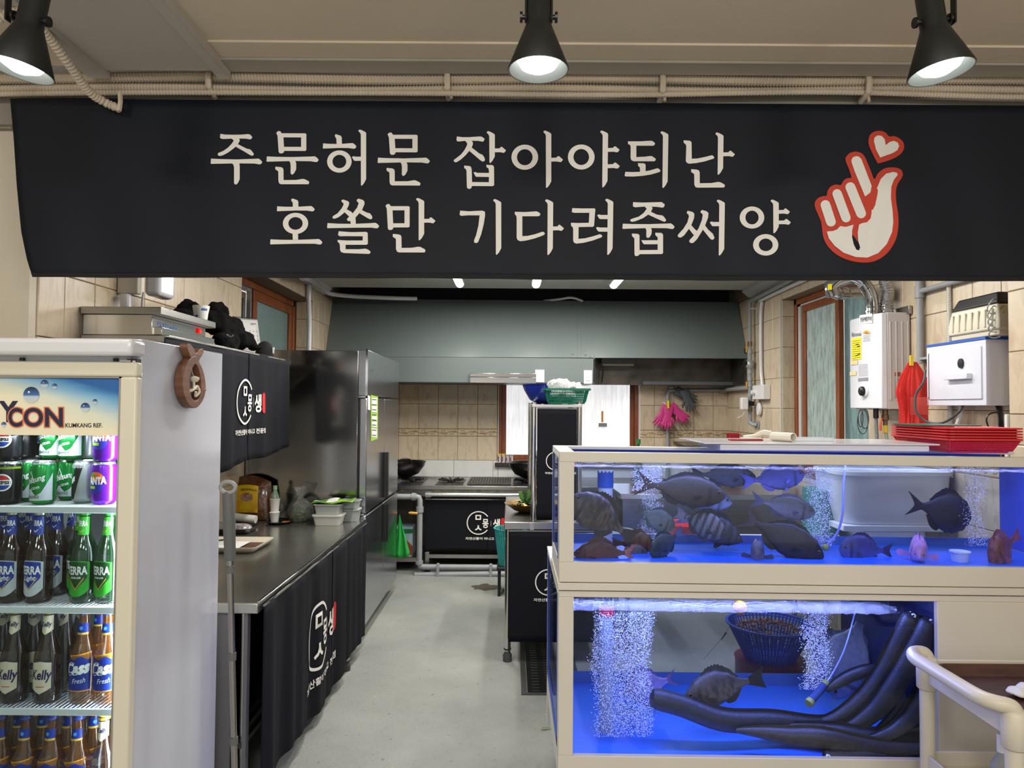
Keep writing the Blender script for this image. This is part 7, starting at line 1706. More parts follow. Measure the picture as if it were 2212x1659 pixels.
f1('long black-brown fish diving towards the yellow-green weight', P(1780,1205,2.56), P(1596,1112,2.62),.37,(24,20,26),(44,36,42), tailc=(74,52,66), fork=1.0)
f1('front one of the two dark banded fish', P(1573,1158,2.58), P(1456,1105,2.66),.52,(34,34,40),(62,62,70), shape='bream', stripes=(42,(112,112,116)), tailc=(150,146,170), spiky=True)
f1('rear one of the two dark banded fish', P(1606,1170,2.68), P(1462,1112,2.76),.46,(30,30,42),(50,50,64), shape='bream', stripes=(40,(58,60,74)), tailc=(170,166,190), spiky=True)
f1('small grey-green fish under the largest brown fish', P(1458,1140,2.62), P(1373,1098,2.66),.54,(74,84,78),(110,120,112), fork=.5)
f1('mottled brown fish with white flecks at the left end of the upper tank', P(1232,1072,2.53), P(1372,1166,2.56),.46,(52,42,30),(88,74,56), shape='chub', spots=(22,.12,(122,104,82)), fork=.3, spiky=True)
f1('reddish-brown bream with spiny back lying at the left end of the upper tank', P(1236,1196,2.54), P(1378,1194,2.54),.42,(84,50,38),(128,84,62), shape='bream', tailc=(206,128,106), fork=.9, spiky=True)
f1('orange and black fish arching behind the reddish-brown bream', P(1416,1178,2.66), P(1322,1172,2.7),.62,(96,62,26),(146,66,34), spots=(10,.1,(30,22,20)), up=(-.3,0,1), fork=.2)
f1('speckled brown fish lying low between the bream and the dark teal fish', P(1348,1186,2.62), P(1420,1206,2.62),.44,(90,78,70),(124,110,100), spots=(26,.05,(54,46,42)), fork=.2)
f1('dark teal fish pointing down with its tail raised near the tank floor', P(1404,1198,2.54), P(1474,1146,2.62),.50,(34,48,50),(56,70,80), tailc=(90,110,150), fork=.2)
f1('small grey fish facing away on the tank floor with spread fins', P(1636,1204,2.52), P(1636,1176,2.66),.66,(84,80,96),(120,116,134), spread=1, wr=.5, fork=.2, bend=.02)
f1('plump violet-blue fish swimming low past the yellow-green weight', P(1812,1186,2.60), P(1930,1190,2.62),.52,(46,48,98),(80,86,156), shape='chub', fork=.6)
f1('pink fish facing the glass with both fins spread', P(1987,1206,2.50), P(1975,1156,2.66),.60,(178,128,176),(196,160,214), spread=1, wr=.55, fin=(214,150,206), tailc=(214,150,206), shape='bream', up=(-.1,-.4,1))
f1('black fish turning away in front of the white tub', P(2098,1118,2.74), P(1970,1088,2.64),.50,(14,14,20),(26,26,34), shape='chub', fork=.95, tailc=(24,22,32), bend=.05)
f1('red-pink fish bending towards the floor at the far end of the upper tank', P(2142,1222,2.52), P(2186,1150,2.62),.80,(124,64,62),(176,116,118), shape='bream', fin=(190,110,120), spots=(9,.3,(90,40,44)), fork=.3, bend=.08)
f1('grey-brown spotted bream nosing down in the middle of the lower tank', P(1474,1508,2.66), P(1652,1462,2.72),.44,(66,58,46),(118,104,84), shape='bream', spots=(24,.28,(30,26,22)), tailc=(44,38,30), spiky=True, fork=.3, up=(.0,0,1))
f1('mauve fish half lost in the bubble curtain with its tail towards the spotted bream', P(1345,1500,2.86), P(1466,1462,2.84),.62,(112,96,140),(150,140,190), shape='bream', fork=1.2, tailc=(122,92,130), spiky=True)
f1('big pale silvery fish behind the eels, head down', P(1800,1512,2.92), P(1872,1306,3.0),.62,(92,100,122),(150,156,176), shape='bream', spiky=True, up=(-1,0,.3), fork=.3)
# ---------------------------------------------------------------- eels
def eel(label, pts, r, head=True, top=(30,28,28), bot=(86,84,80), eyes=True):
    pts = spline([P(*p) for p in pts], 9); m_ = len(pts); nn = 14; vs = []; cs = []; t0 = (pts[1] - pts[0]).normalized()
    tl, bl = lin(top), lin(bot); U_ = V(0,0,1) if abs(t0.z) < .85 else V(-1,0,0)
    nrm = (U_ - t0 * U_.dot(t0)).normalized(); fr = []
    for i, p in enumerate(pts):
        t = (pts[min(i + 1, m_ - 1)] - pts[max(i - 1,0)]).normalized(); nrm = (nrm - t * nrm.dot(t)).normalized(); fr.append((t, nrm.copy(), t.cross(nrm)))
        q_ = i / (m_ - 1); rr = r * (min(1,(.34 + q_ * 6.5)) if head else min(1,.75 + q_ * 4)) * (1 - .8 * max(0,(q_ - .55) / .45) ** 1.3)
        if i == 0: rr *= .35
        for j in range(nn):
            an = 2 * PI * j / nn; vs.append(p + (nrm * math.cos(an) * 1.08 + fr[-1][2] * math.sin(an) * .9) * rr); k = (math.cos(an) + 1) / 2; k = min(1, max(0, k * 1.8 - .25)); cs.append([bl[c] + (tl[c] - bl[c]) * k for c in range(3)])
    fs = [(i * nn + j, i * nn + (j + 1) % nn, (i + 1) * nn + (j + 1) % nn, (i + 1) * nn + j) for i in range(m_ - 1) for j in range(nn)]; fs += [tuple(range(nn - 1,-1,-1)), tuple((m_ - 1) * nn + j for j in range(nn))]
    k0 = len(vs)
    for i in range(int(m_ * .2), m_):   # low dorsal fin ridge
        p = pts[i]; rr = r * (1 - .8 * max(0,(i / (m_ - 1) - .55) / .45) ** 1.3); vs.append(p + fr[i][1] * rr * 1.0); vs.append(p + fr[i][1] * rr * 1.38); cs += [[c * .8 for c in tl], [c * 2.2 for c in tl]]
    n2 = (len(vs) - k0) // 2
    for i in range(n2 - 1): a = k0 + 2 * i; fs.append((a, a + 1, a + 3, a + 2))
    mb = MB(); mb.v = vs; mb.f = fs; mb.m = [0] * len(fs); o = build('eel', mb, SKIN, smooth=True, fix=False); tag(o, label, 'eel', 'eels in the lower tank')
    ca_ = o.data.color_attributes.new('Col', 'FLOAT_COLOR', 'POINT'); ca_.data.foreach_set('color', [c for col in cs for c in (col[0], col[1], col[2], 1.0)])
    if eyes:
        i = 4; c0 = pts[i]; view = (CAM - c0); side = view - fr[i][0] * view.dot(fr[i][0]); side.normalize(); rr = r * min(1,.34 + 6.5 * i / (m_ - 1)); c = c0 + side * rr * .86
        for nm_, rad_, m__, k in (('eye', .0085, mat('eel_eye', (225,225,215),.2, emit=.15),0),('pupil', .0045, EYE_B, .0022)):
            e = build(nm_, MB().lathe([(0,-.003),(rad_ * .9,-.001),(rad_, .001),(rad_ * .6,.003 + k),(0,.004 + k)], (0,0,0),14), m__, o, smooth=True)
            e.data.transform(Matrix.Translation(wl(o))); e.data.transform(Matrix.Translation(c) @ side.to_track_quat('Z', 'Y').to_matrix().to_4x4()); e.data.transform(Matrix.Translation(-wl(o)))
    return o
R1 = .034
eel('long eel stretched across the blue floor with its blunt end near the bubble curtain', [(1404,1506,2.62),(1470,1524,2.62),(1560,1556,2.62),(1660,1560,2.64),(1760,1568,2.66),(1850,1550,2.7),(1910,1500,2.74)], .036, head=False, eyes=False)
eel('eel rearing up with its head just left of the topmost eel', [(1978,1322,2.58),(1962,1350,2.58),(1938,1400,2.60),(1912,1450,2.62),(1868,1508,2.64),(1800,1556,2.66),(1720,1566,2.68),(1640,1552,2.70)], R1)
eel('eel rearing up along the corner, second head from the tank edge', [(2016,1334,2.54),(2002,1362,2.54),(1975,1410,2.56),(1940,1470,2.58),(1890,1535,2.60),(1820,1580,2.62),(1740,1590,2.64)], .036)
eel('topmost eel poking its snout out of the water in the corner', [(2010,1308,2.66),(2016,1332,2.66),(2008,1380,2.68),(1985,1450,2.70),(1945,1530,2.70),(1880,1590,2.70)], .032)
eel('eel pressed against the corner glass behind the trolley handle', [(2024,1346,2.60),(2020,1400,2.60),(2006,1470,2.60),(1980,1530,2.58),(1930,1580,2.56),(1860,1602,2.56)], .034, bot=(120,116,108))
eel('eel with a curled tail arching beside the air stone', [(1906,1448,2.68),(1870,1450,2.66),(1835,1462,2.66),(1800,1482,2.66),(1786,1494,2.66)], .020, head=False, eyes=False)
eel('brown eel lying along the front glass at the bottom of the lower tank', [(2014,1628,2.52),(1940,1626,2.52),(1860,1614,2.52),(1780,1596,2.52),(1700,1590,2.54),(1640,1582,2.56),(1590,1578,2.58)], .032, head=False, eyes=False, top=(52,44,34), bot=(104,92,74))
eel('eel resting on the floor behind the front brown one', [(2020,1590,2.58),(1960,1602,2.58),(1880,1600,2.58),(1800,1586,2.60),(1720,1576,2.62),(1640,1572,2.64)], .036, head=False, eyes=False)
eel('lowest eel with its eye just above the frame at the front', [(1778,1636,2.50),(1800,1634,2.50),(1850,1636,2.50),(1920,1640,2.50),(2000,1644,2.51)], .026, top=(52,44,34), bot=(104,92,74))
eel('thick eel filling the corner beneath the rearing ones', [(2020,1450,2.70),(2010,1520,2.70),(1990,1570,2.68),(1930,1600,2.66),(1850,1590,2.66),(1780,1560,2.70)], .042, head=False, eyes=False, bot=(60,60,60))
# ---------------------------------------------------------------- things seen through the tanks
twk = thing('work_table', 'white-topped work table behind the fish tanks', 'table', (1.2,3.7,0)); zw = P(1900,1191,3.5).z
build('top', MB().box((.42,3.45, zw - .03),(2.12,3.95, zw)), mat('table_white', (210,212,212),.4), twk, bevel=.003)
for x in (.47,2.08):
    for y in (3.5,3.9): build('leg', MB().cyl((x, y, 0),(x, y, zw - .03),.018,10), STEEL, twk)
c = P(1945,1140,3.62); zz = zw + .001
tsb = thing('foam_box', 'white foam box with a lid and handwritten marks under the white tub', 'box', V(c.x, 3.62, zz)); a = P(1868,1191,3.52); b = P(1990,1148,3.52)
build('box', MB().box((a.x, 3.52, zz),(b.x, 3.80, b.z - .03)), mat('foam_white', (214,218,226),.8, bump=.1, bscale=300), tsb, bevel=.004); build('lid', MB().box((a.x - .012,3.51, b.z - .03),(b.x + .012,3.81, b.z)), mat('foam_white', (0,0,0)), tsb, bevel=.004)
tsl = thing('foam_slab', 'long white foam slab lying under the white tub', 'slab', V(c.x, 3.7, b.z)); a2 = P(1822,1130,3.50); b2 = P(2075,1112,3.50); build('slab', MB().box((a2.x, 3.50, b.z + .001),(b2.x, 3.86, b.z + .03)), mat('foam_white', (0,0,0)), tsl, bevel=.004)
ttu = thing('white_tub', 'big rounded white plastic tub behind the upper tank', 'tub', V(c.x, 3.70, b.z + .031)); a3 = P(1820,1016,3.5); b3 = P(2068,1016,3.5); wT = b3.x - a3.x; z0 = b.z + .032; hT = P(1900,1020,3.5).z - z0
mb = MB(); L5 = []
for (s, z) in ((.90,0),(.97, hT * .3),(1.0, hT - .02),(1.03, hT - .018),(1.03, hT),(.97, hT),(.88,.01)): L5.append([V((a3.x + b3.x) / 2 + x, 3.69 + y, z0 + z) for x, y in rrect(-wT / 2 * s, -.19 * s, wT / 2 * s, .19 * s, .08)])
n = len(L5[0]); build('tub', mb.add([p for r_ in L5 for p in r_], [tuple(range(n - 1,-1,-1)), tuple(6 * n + j for j in range(n))] + [(i * n + j, i * n + (j + 1) % n, (i + 1) * n + (j + 1) % n, (i + 1) * n + j) for i in range(6) for j in range(n)]), mat('tub_white', (222,224,228),.4), ttu, smooth=True)
c = P(1475,1188,3.55); c.z = zz; t = thing('plastic_basin', 'small coral-red plastic basin seen behind the banded fish', 'basin', c); build('bowl', MB().lathe([(0,0),(.08,0),(.085,.02),(.11,.12),(.118,.122),(.112,.118),(.08,.01),(0,.006)], c, 28), mat('coral_plastic', (232,74,78),.35), t, smooth=True)
c = P(1296,1186,3.5); c.z = zz; c.x = max(c.x, .55); t = thing('plastic_cover', 'clear domed plastic cover behind the overflow pipe', 'cover', c); build('dome', MB().lathe([(.10,0),(.098,.04),(.08,.08),(.045,.10),(0,.105)], c, 28), mat('clear_dome', (190,210,200),.15, alpha=.45), t, smooth=True)
c = P(1640,1185,3.6); c.z = zz; t = thing('storage_box', 'green plastic box behind the second bubble column', 'box', P(1800,1120,3.8)); a = P(1788,1112,3.7); b = P(1822,1060,3.7); build('box', MB().box((a.x - .05,3.66, zz),(a.x + .035,3.9, b.z)), mat('crate_green', (40,120,104),.4), t, bevel=.004)
tsk = thing('sink_unit', 'stainless steel sink bench behind the tanks beyond the prep table', 'sink', (1.4,5.0,0)); build('top', MB().box((.72,4.7,.93),(2.15,5.35,.965)), STEEL_B, tsk, bevel=.003); build('apron', MB().box((.74,4.73,.70),(2.13,4.74,.93)), STEEL, tsk)
for x in (.78,2.1):
    for y in (4.78,5.3): build('leg', MB().cyl((x, y, 0),(x, y, .93),.018,10), STEEL, tsk)
# blue sieve with scraps on a maroon pot
c = P(1663,1468,3.98); c.z = 0
t = thing('cooking_pot', 'maroon pot on the floor carrying the blue sieve', 'pot', c); build('pot', MB().lathe([(.17,0),(.185,.02),(.185,.15),(.19,.155),(.17,.157),(0,.156)], c, 32), mat('maroon', (106,30,44),.4), t, smooth=True)
tsv = basket_round(c + V(0,0,.158),.13,.225,.19, mat('sieve_blue', (44,74,168),.4), 'plastic_sieve', 'blue round plastic sieve of brown scraps seen through the lower tank', 'sieve', ns=64, nh=5, gap=.55)
mb = MB(); rg = random.Random(11)
for k in range(900):
    a = rg.uniform(0,6.28); r = .185 * math.sqrt(rg.random()); p = c + V(r * math.cos(a), r * math.sin(a),.158 + .15 + .05 * (1 - r / .185) + rg.uniform(-.008,.008)); q_ = V(rg.uniform(-1,1), rg.uniform(-1,1), rg.uniform(-.5,.8)) * .012; w_ = V(rg.uniform(-1,1), rg.uniform(-1,1),.3) * .005; mb.add([p - w_, p + w_, p + q_ + w_, p + q_ - w_], [(0,1,2,3)])
build('scraps', mb, mat('scrap_brown', (166,116,76),.8, rgb2=(110,66,46), vscale=40), tsv, fix=False)['kind'] = 'stuff'
# ================================================================ on top of the tanks
zT = Z_t; sx = lambda x: -SL * (x - TXL)
xa, xb = P(1556,975,2.5).x, P(2008,975,2.5).x; zl0 = zT + sx(xb) + .0125; zl1 = P(1800,958,2.5).z
tl_ = thing('tank_lid', 'white box-shaped tank cover with a thin overhanging top board', 'lid', ((xa + xb) / 2,2.65, zl0))
build('box', MB().box((xa, 2.50, zl0),(xb, 2.80, zl1 - .004)), mat('lid_white', (214,214,216),.5, var=.03), tl_, bevel=.003)
build('top_board', MB().box((xa - .06,2.488, zl1 - .004),(xb + .03,2.86, zl1 + .001)), mat('lid_board', (214,212,214),.25, coat=.5), tl_, bevel=.001)
zo = zl1 + .0015
PVC = mat('pvc_cream', (226,220,204),.35)
t = thing('pvc_pipe', 'cream plastic pipe piece with a bent flat handle on the tank cover', 'pipe', P(1690,950,2.6)); ax = P(1660,945,2.66); bx_ = P(1714,948,2.55); ax.z = bx_.z = zo + .0165
mb = MB(); mb.lathe([(.0165,0),(.0165,.10),(.0135,.10),(.0135,0),(.0165,0)], (0,0,0),20, cap=False); pb_ = build('tube', mb, PVC, t, smooth=True); dd = (ax - bx_).normalized(); pb_.data.transform(Matrix.Translation(wl(t)) ); pb_.data.transform(Matrix.Translation(bx_) @ dd.to_track_quat('Z', 'Y').to_matrix().to_4x4()); pb_.data.transform(Matrix.Translation(-wl(t)))
build('handle', MB().tube(spline([ax + V(.01,0,.01), ax + V(-.02,.01,.012), ax + V(-.05,.01,.0), ax + V(-.09,.01,-.006)], 4), [.010,.010,.010,.010,.009,.008,.008,.007,.007,.007,.007,.007,.007], 8), PVC, t, smooth=True)
c = P(1618,950,2.64); c.z = zo; t = thing('scraper', 'red-edged scraper lying beside the plastic pipe', 'scraper', c); build('blade', MB().box(c + V(-.07,-.01,0), c + V(.05,.03,.006)), mat('scraper_red', (150,24,36),.4), t, bevel=.002); build('white_bar', MB().box(c + V(-.03,-.004,.006), c + V(.045,.018,.011)), PVC, t, bevel=.001)
c = P(1755,950,2.62); c.z = zo; t = thing('acrylic_tray', 'clear acrylic tray on the tank cover', 'tray', c); build('tray', MB().box(c + V(-.07,-.02,0), c + V(.07,.06,.002)).box(c + V(-.07,-.02,0), c + V(.07,-.018,.014)).box(c + V(-.07,.058,0), c + V(.07,.06,.014)).box(c + V(-.07,-.02,0), c + V(-.068,.06,.014)).box(c + V(.068,-.02,0), c + V(.07,.06,.014)), mat('acrylic', (220,226,232),.1, alpha=.45), t)
# red baskets
RB = mat('basket_red', (206,36,44),.35)
bx0, bx1 = P(2050,960,2.5).x, P(2205,960,2.5).x; zb0 = zT + sx(bx1) + .010
EL = ['lowest', 'second', 'middle', 'fourth', 'topmost']
# rails the baskets stand on: the tank rim; nested stack
for k in range(5):
    o_ = V((bx0 + bx1) / 2 - .006,2.672, zb0 + k * .0098)
    if k == 0:
        basket_rect(o_, bx1 - bx0,.375,.052, RB, 'plastic_basket', 'lowest slotted red basket in the nested stack on the tank, its whole side showing', 'basket', 'nested red baskets', slots=34, rows_=5, taper=.84, dslots=44, rim=.008, hrim=.007)
    else:
        t = thing('plastic_basket', '%s slotted red basket of the nested stack, counted upwards' % EL[k], 'basket', o_, 'nested red baskets')
        w_, d_ = bx1 - bx0,.375
        def rp(s, z, e=0): return [o_ + V(x, y, z) for x, y in rrect(-w_ / 2 * s - e, -d_ / 2 * s - e, w_ / 2 * s + e, d_ / 2 * s + e, .02)]
        R5 = [rp(.86,.006), rp(.97,.044), rp(1,.0455,.008), rp(1,.051,.008), rp(.985,.0515), rp(.96,.044), rp(.85,.0095)]
        n = len(R5[0]); build('basket', MB().add([p for r_ in R5 for p in r_], [tuple(range(n - 1,-1,-1)), tuple(6 * n + j for j in range(n))] + [(i * n + j, i * n + (j + 1) % n, (i + 1) * n + (j + 1) % n, (i + 1) * n + j) for i in range(6) for j in range(n)]), RB, t, smooth=True)
o_ = V((bx0 + bx1) / 2 - .03,2.70, zb0 + 4 * .0098 + .0535); o = build('plastic_tray', MB().prism([(x, y) for x, y in rrect(-.13,-.13,.09,.15,.05)], lambda u, v: o_ + V(u, v, 0), lambda u, v: o_ + V(u, v, .004)), mat('tray_green', (24,92,74),.35)); tag(o, 'dark green plastic board lying on the red baskets', 'board')
# ================================================================ WATER HEATER
hx = PX(1972,880, XR).x; HY0 = PX(1972,780, XR).y; HXF = P(1897,780, HY0).x; HY1 = PX(1829,780, HXF).y
zh1 = P(1900,674, HY0).z; zh0 = P(1900,884, HY0).z
the = thing('water_heater', 'white wall-hung gas water heater with yellow sticker and round black dial', 'water heater', (XR - .1,(HY0 + HY1) / 2, zh0))
HW = mat('heater_white', (222,224,230),.3, coat=.3)
build('casing', MB().box((HXF + .05, HY0, zh0),(XR - .012, HY1, zh1)), mat('heater_side', (196,190,186),.35), the, bevel=.006)
mb = MB(); pr = [(HY0, HXF + .05),(HY0, HXF + .02),(HY0 + .05, HXF + .004),((HY0 + HY1) / 2, HXF),(HY1 - .05, HXF + .004),(HY1, HXF + .02),(HY1, HXF + .05)]
build('front_cover', mb.prism(pr, lambda u, v: V(v, u, zh0 + .004), lambda u, v: V(v, u, zh1 - .004)), HW, the, bevel=.004)
for k in (.13,.38,.63,.88): x = HXF + .05 + (XR - HXF - .06) * k; build('side_rib', MB().box((x - .004, HY0 - .004, zh0 + .05),(x + .004, HY0, zh1 - .05)), mat('heater_side', (0,0,0)), the, bevel=.002)
hf = lambda k=.0: (lambda px, py: PX(px, py, HXF + .003) + V(-k, 0,0))
def rect(px0, px1, py0, py1, k, m, nm, sl=0.0, par=the, g=None):
    g = g or hf(k); return build(nm, MB().flat([(px0, py0 + sl * 0),(px1, py0 - sl * (px1 - px0)),(px1, py1 - sl * .3 * (px1 - px0)),(px0, py1)], g), m, par)
ys_ = rect(1841,1862,731,777,.004, mat('sticker_yellow', (236,222,20),.5), 'yellow_sticker', .15)
mb = MB(); 
for k in range(9): mb.flat([(1842.5,737 + k * 4.6),(1860,734.6 + k * 4.6),(1860,735.3 + k * 4.6),(1842.5,737.7 + k * 4.6)], hf(.005))
for (a_, b_) in ((1850,744),(1853,748),(1849,768),(1854,765)): mb.flat([(a_, b_),(a_ + 6, b_ - 1.6),(a_ + 6, b_ + .4),(a_, b_ + 1.6)], hf(.005))
build('sticker_lines', mb, BLACK, ys_)
mb = MB(); text(mb, 'Rinnai', hf(.004),1841,728,1862,719,.0, rise=-3); build('lettering', mb, mat('print_dark_grey', (70,70,74),.5), the)
rect(1858,1886,681,699,.004, mat('notice_white', (228,228,228),.5), 'notice_sticker', .15)
mb = MB(); text(mb, '진동폐점주의', hf(.005),1860,696,1884.5,686,.03, rise=-3); build('lettering', mb, mat('print_dark_grey', (0,0,0)), the)
mb = MB(); mb.ring(1873,721,7.6,4.6, hf(.004),14, PI, 2 * PI); es = build('energy_arc', mb, mat('arc_yellow', (210,180,60),.5), the)
mb = MB(); mb.ring(1873,721,4.2,0.2, hf(.0045),12, PI, 2 * PI); build('energy_core', mb, mat('arc_orange', (206,100,40),.5), es)
mb = MB()
for (a_, b_, c_, n_) in ((1866,1881,725,5),(1856,1876,788,9)):
    for k in range(n_): mb.flat([(a_, c_ + k * 3.0),(b_, c_ + k * 3.0 - 1.5),(b_, c_ + k * 3.0 - .9),(a_, c_ + k * 3.0 + .6)], hf(.004))
mb.flat([(1855,817),(1876,815),(1876,822),(1855,824)], hf(.004)); build('printed_lines', mb, mat('print_mid_grey', (140,142,146),.5), the)
rect(1838,1854,779,788,.004, mat('tape_yellowish', (222,206,150),.4), 'tape', .1); rect(1837,1851,803,811,.004, mat('tape_yellowish', (0,0,0)), 'tape', .1)
c = PX(1869,845, HXF + .002); seat(build('dial_ring', MB().lathe([(.036,0),(.038,-.004),(.030,-.012),(0,-.012)], (0,0,0),28), HW, the, smooth=True), the, Matrix.Translation(c) @ Matrix.Rotation(PI / 2,4, 'Y'))
seat(build('dial', MB().lathe([(.027,-.012),(.026,-.026),(.022,-.030),(0,-.030)], (0,0,0),24), BLACK, the, smooth=True), the, Matrix.Translation(c) @ Matrix.Rotation(PI / 2,4, 'Y'))
gs = lambda px, py: P(px, py, HY0 - .0025)
build('side_label', MB().flat([(1933,804),(1945,804),(1945,813),(1933,813)], gs), mat('label_redbrown', (140,70,60),.5), the)
mb = MB(); [mb.flat([(1933,818 + k * 3.4),(1956 - 3 * (k % 3),818 + k * 3.4),(1956 - 3 * (k % 3),819.6 + k * 3.4),(1933,819.6 + k * 3.4)], gs) for k in range(13)]; build('side_text', mb, mat('print_mid_grey', (0,0,0)), the)
build('wall_bracket', MB().box((XR - .03, HY0 - .02, zh1 - .01),(XR - .012, HY1 + .02, zh1 + .035)), STEEL, the, bevel=.002)
# ducts
FOIL = mat('crinkled_foil', (206,206,204),.2,1.0, bump=1.0, bscale=55); DUCT = mat('duct_steel', (190,190,190),.16,1.0)
t = thing('flue_duct', 'shiny steel flue elbow rising from the heater and turning towards the window', 'duct', P(1884,668, HY0 + .17))
c0 = P(1884,672, HY0 + .14); c0.z = zh1
pts = spline([c0, c0 + V(0,0,.07), P(1876,628, HY0 + .14), P(1858,606, HY0 + .15), P(1830,596, HY0 + .17)], 6); build('elbow', MB().tube(pts, .036,20), DUCT, t, smooth=True)
for k in (2,4,9,13,16): p = pts[k]; q_ = pts[k + 1]; d = (q_ - p).normalized(); build('seam_ring', MB().cyl(p - d * .004, p + d * .004,.0385,20), DUCT, t)
t = thing('flue_duct', 'horizontal steel flue with a yellow sticker passing out beside the window', 'duct', P(1800,625,4.6)); a = P(1792,622, HY0 + .35); b = P(1850,640, HY0 + .30)
pts = spline([P(1795,612, HY0 + .20), P(1800,630, HY0 + .24), P(1822,634, HY0 + .30), P(1850,632, HY0 + .36), P(1880,628, HY0 + .44)], 6); build('pipe', MB().tube(pts, .036,20), DUCT, t, smooth=True)
for k in (1,5,9,13): p = pts[k]; d = (pts[k + 1] - p).normalized(); build('seam_ring', MB().cyl(p - d * .004, p + d * .004,.0385,20), DUCT, t)
build('elbow', MB().tube(spline([P(1800,640, HY0 + .19), P(1796,622, HY0 + .19), P(1812,608, HY0 + .18), P(1836,600, HY0 + .17)], 5),.036,20), DUCT, t, smooth=True)
p = P(1792,620, HY0 + .148); build('yellow_sticker', MB().flat([(-.012,-.016),(.012,-.016),(.012,.016),(-.012,.016)], lambda u, v: p + V(u, -.004, v)), mat('sticker_yellow', (0,0,0)), t)
t = thing('foil_hose', 'crinkled foil hose standing on the heater beside the flue elbow', 'duct', P(1916,672, HY0 + .1)); c0 = P(1916,674, HY0 + .12); c0.z = zh1
pts = spline([c0, P(1915,655, HY0 + .12), P(1918,635, HY0 + .12), P(1914,612, HY0 + .13), P(1908,590, HY0 + .14)], 9); build('hose', MB().tube(pts, [.037 if i % 2 else .032 for i in range(len(pts))], 22), FOIL, t)
# under the heater
cb_ = mat('cable_dark', (58,58,60),.5)
c0 = P(1868,884, HY0 + .12); t = thing('cable', 'bundled dark cable loops hanging under the heater', 'cable', c0)
for k, (w_, h_) in enumerate(((.022,.11),(.03,.14),(.014,.10))):
    pts = [c0 + V(w_ * math.sin(a) - .01 * k, .004 * k, -h_ / 2 + h_ / 2 * math.cos(a)) for a in [2 * PI * j / 18 for j in range(18)]]; build('loop', MB().tube(pts, .0026,6, closed=True), cb_, t, smooth=True)
t = thing('water_pipe', 'braided steel water hose under the heater', 'pipe', P(1893,884, HY0 + .1)); c0 = P(1892,886, HY0 + .10); build('valve', MB().cyl(c0 + V(0,0,.01), c0 - V(0,0,.045),.014,12), BLACK, t, smooth=True); build('hose', MB().tube([c0 - V(0,0,.04), c0 + V(.004,0,-.14), c0 + V(.004,0,-.5)], .009,10), mat('braid', (130,132,134),.4,.7, bump=.6, bscale=300), t, smooth=True)
t = thing('gas_pipe', 'brass gas valve with orange lever and yellow band under the heater', 'valve', P(1913,884, HY0 + .1)); c0 = P(1912,884, HY0 + .08); build('body', MB().lathe([(.016,0),(.016,-.03),(.02,-.032),(.02,-.06),(.013,-.064),(.013,-.09)], c0,8), mat('brass_valve', (120,100,76),.35,.8), t); build('lever', MB().tube([c0 + V(-.012,-.01,-.05), c0 + V(-.03,-.015,-.055), c0 + V(-.034,-.015,-.085), c0 + V(-.036,-.015,-.12)], [.004,.005,.006,.007], 8), mat('lever_orange', (200,88,50),.4), t, smooth=True); build('yellow_band', MB().cyl(c0 + V(0,0,-.09), c0 + V(.002,0,-.13),.013,12), mat('band_yellow', (212,180,60),.4), t); build('hose', MB().tube([c0 + V(.002,0,-.13), c0 + V(.012,0,-.2), c0 + V(.02,0,-.45)], .010,10), mat('hose_green', (150,160,140),.4), t, smooth=True)
# grey pipe with tee, right of the heater
YV = PX(1985,700, XR - .04).y
a = V(XR - .035, YV, 2.5); pz = PX(1985,630, XR - .035).z
t = pipe('wall_pipe', [V(XR - .035, YV, 2.58), V(XR - .035, YV, PX(1985,782, XR - .035).z)], .017, PIPEG, 'grey painted vertical pipe with a tee between heater and white box', fit=[(V(XR - .035, YV, pz - .035), V(XR - .035, YV, pz + .03)),(V(XR - .035, YV, PX(1985,782, XR - .035).z - .01), V(XR - .035, YV, PX(1985,774, XR - .035).z))])
build('branch', MB().cyl(V(XR - .035, YV, pz), V(XR - .035,3.02, pz + .0),.014,12), PIPEG, t, smooth=True)
o = build('pipe_clamp', MB().box((XR - .05, YV - .09, PX(1985,776, XR - .03).z - .006),(XR - .008, YV + .02, PX(1985,776, XR - .03).z + .006)), PIPEG); tag(o, 'grey clamp bar at the foot of the vertical wall pipe', 'clamp')
CW = mat('white_flex', (214,212,206),.5)
YQ = PX(2050,640, XR - .02).y
t = thing('conduit', 'white corrugated conduit running down the tiles behind the white box', 'conduit', V(XR - .02, YQ, 2.4)); mb = corr(MB(), [V(XR - .02, YQ, 2.5), V(XR - .02, YQ, 1.2)], .012,.009,8); build('tube', mb, CW, t)
YQ2 = PX(2068,930, XR - .02).y; t = thing('conduit', 'second white conduit leaving the bottom of the white box', 'conduit', V(XR - .04, YQ2,1.5)); build('tube', corr(MB(), spline([PX(2076,876, XR - .05), PX(2074,900, XR - .05), PX(2066,925, XR - .04), PX(2060,960, XR - .03)], 4),.012,.009,8), CW, t)
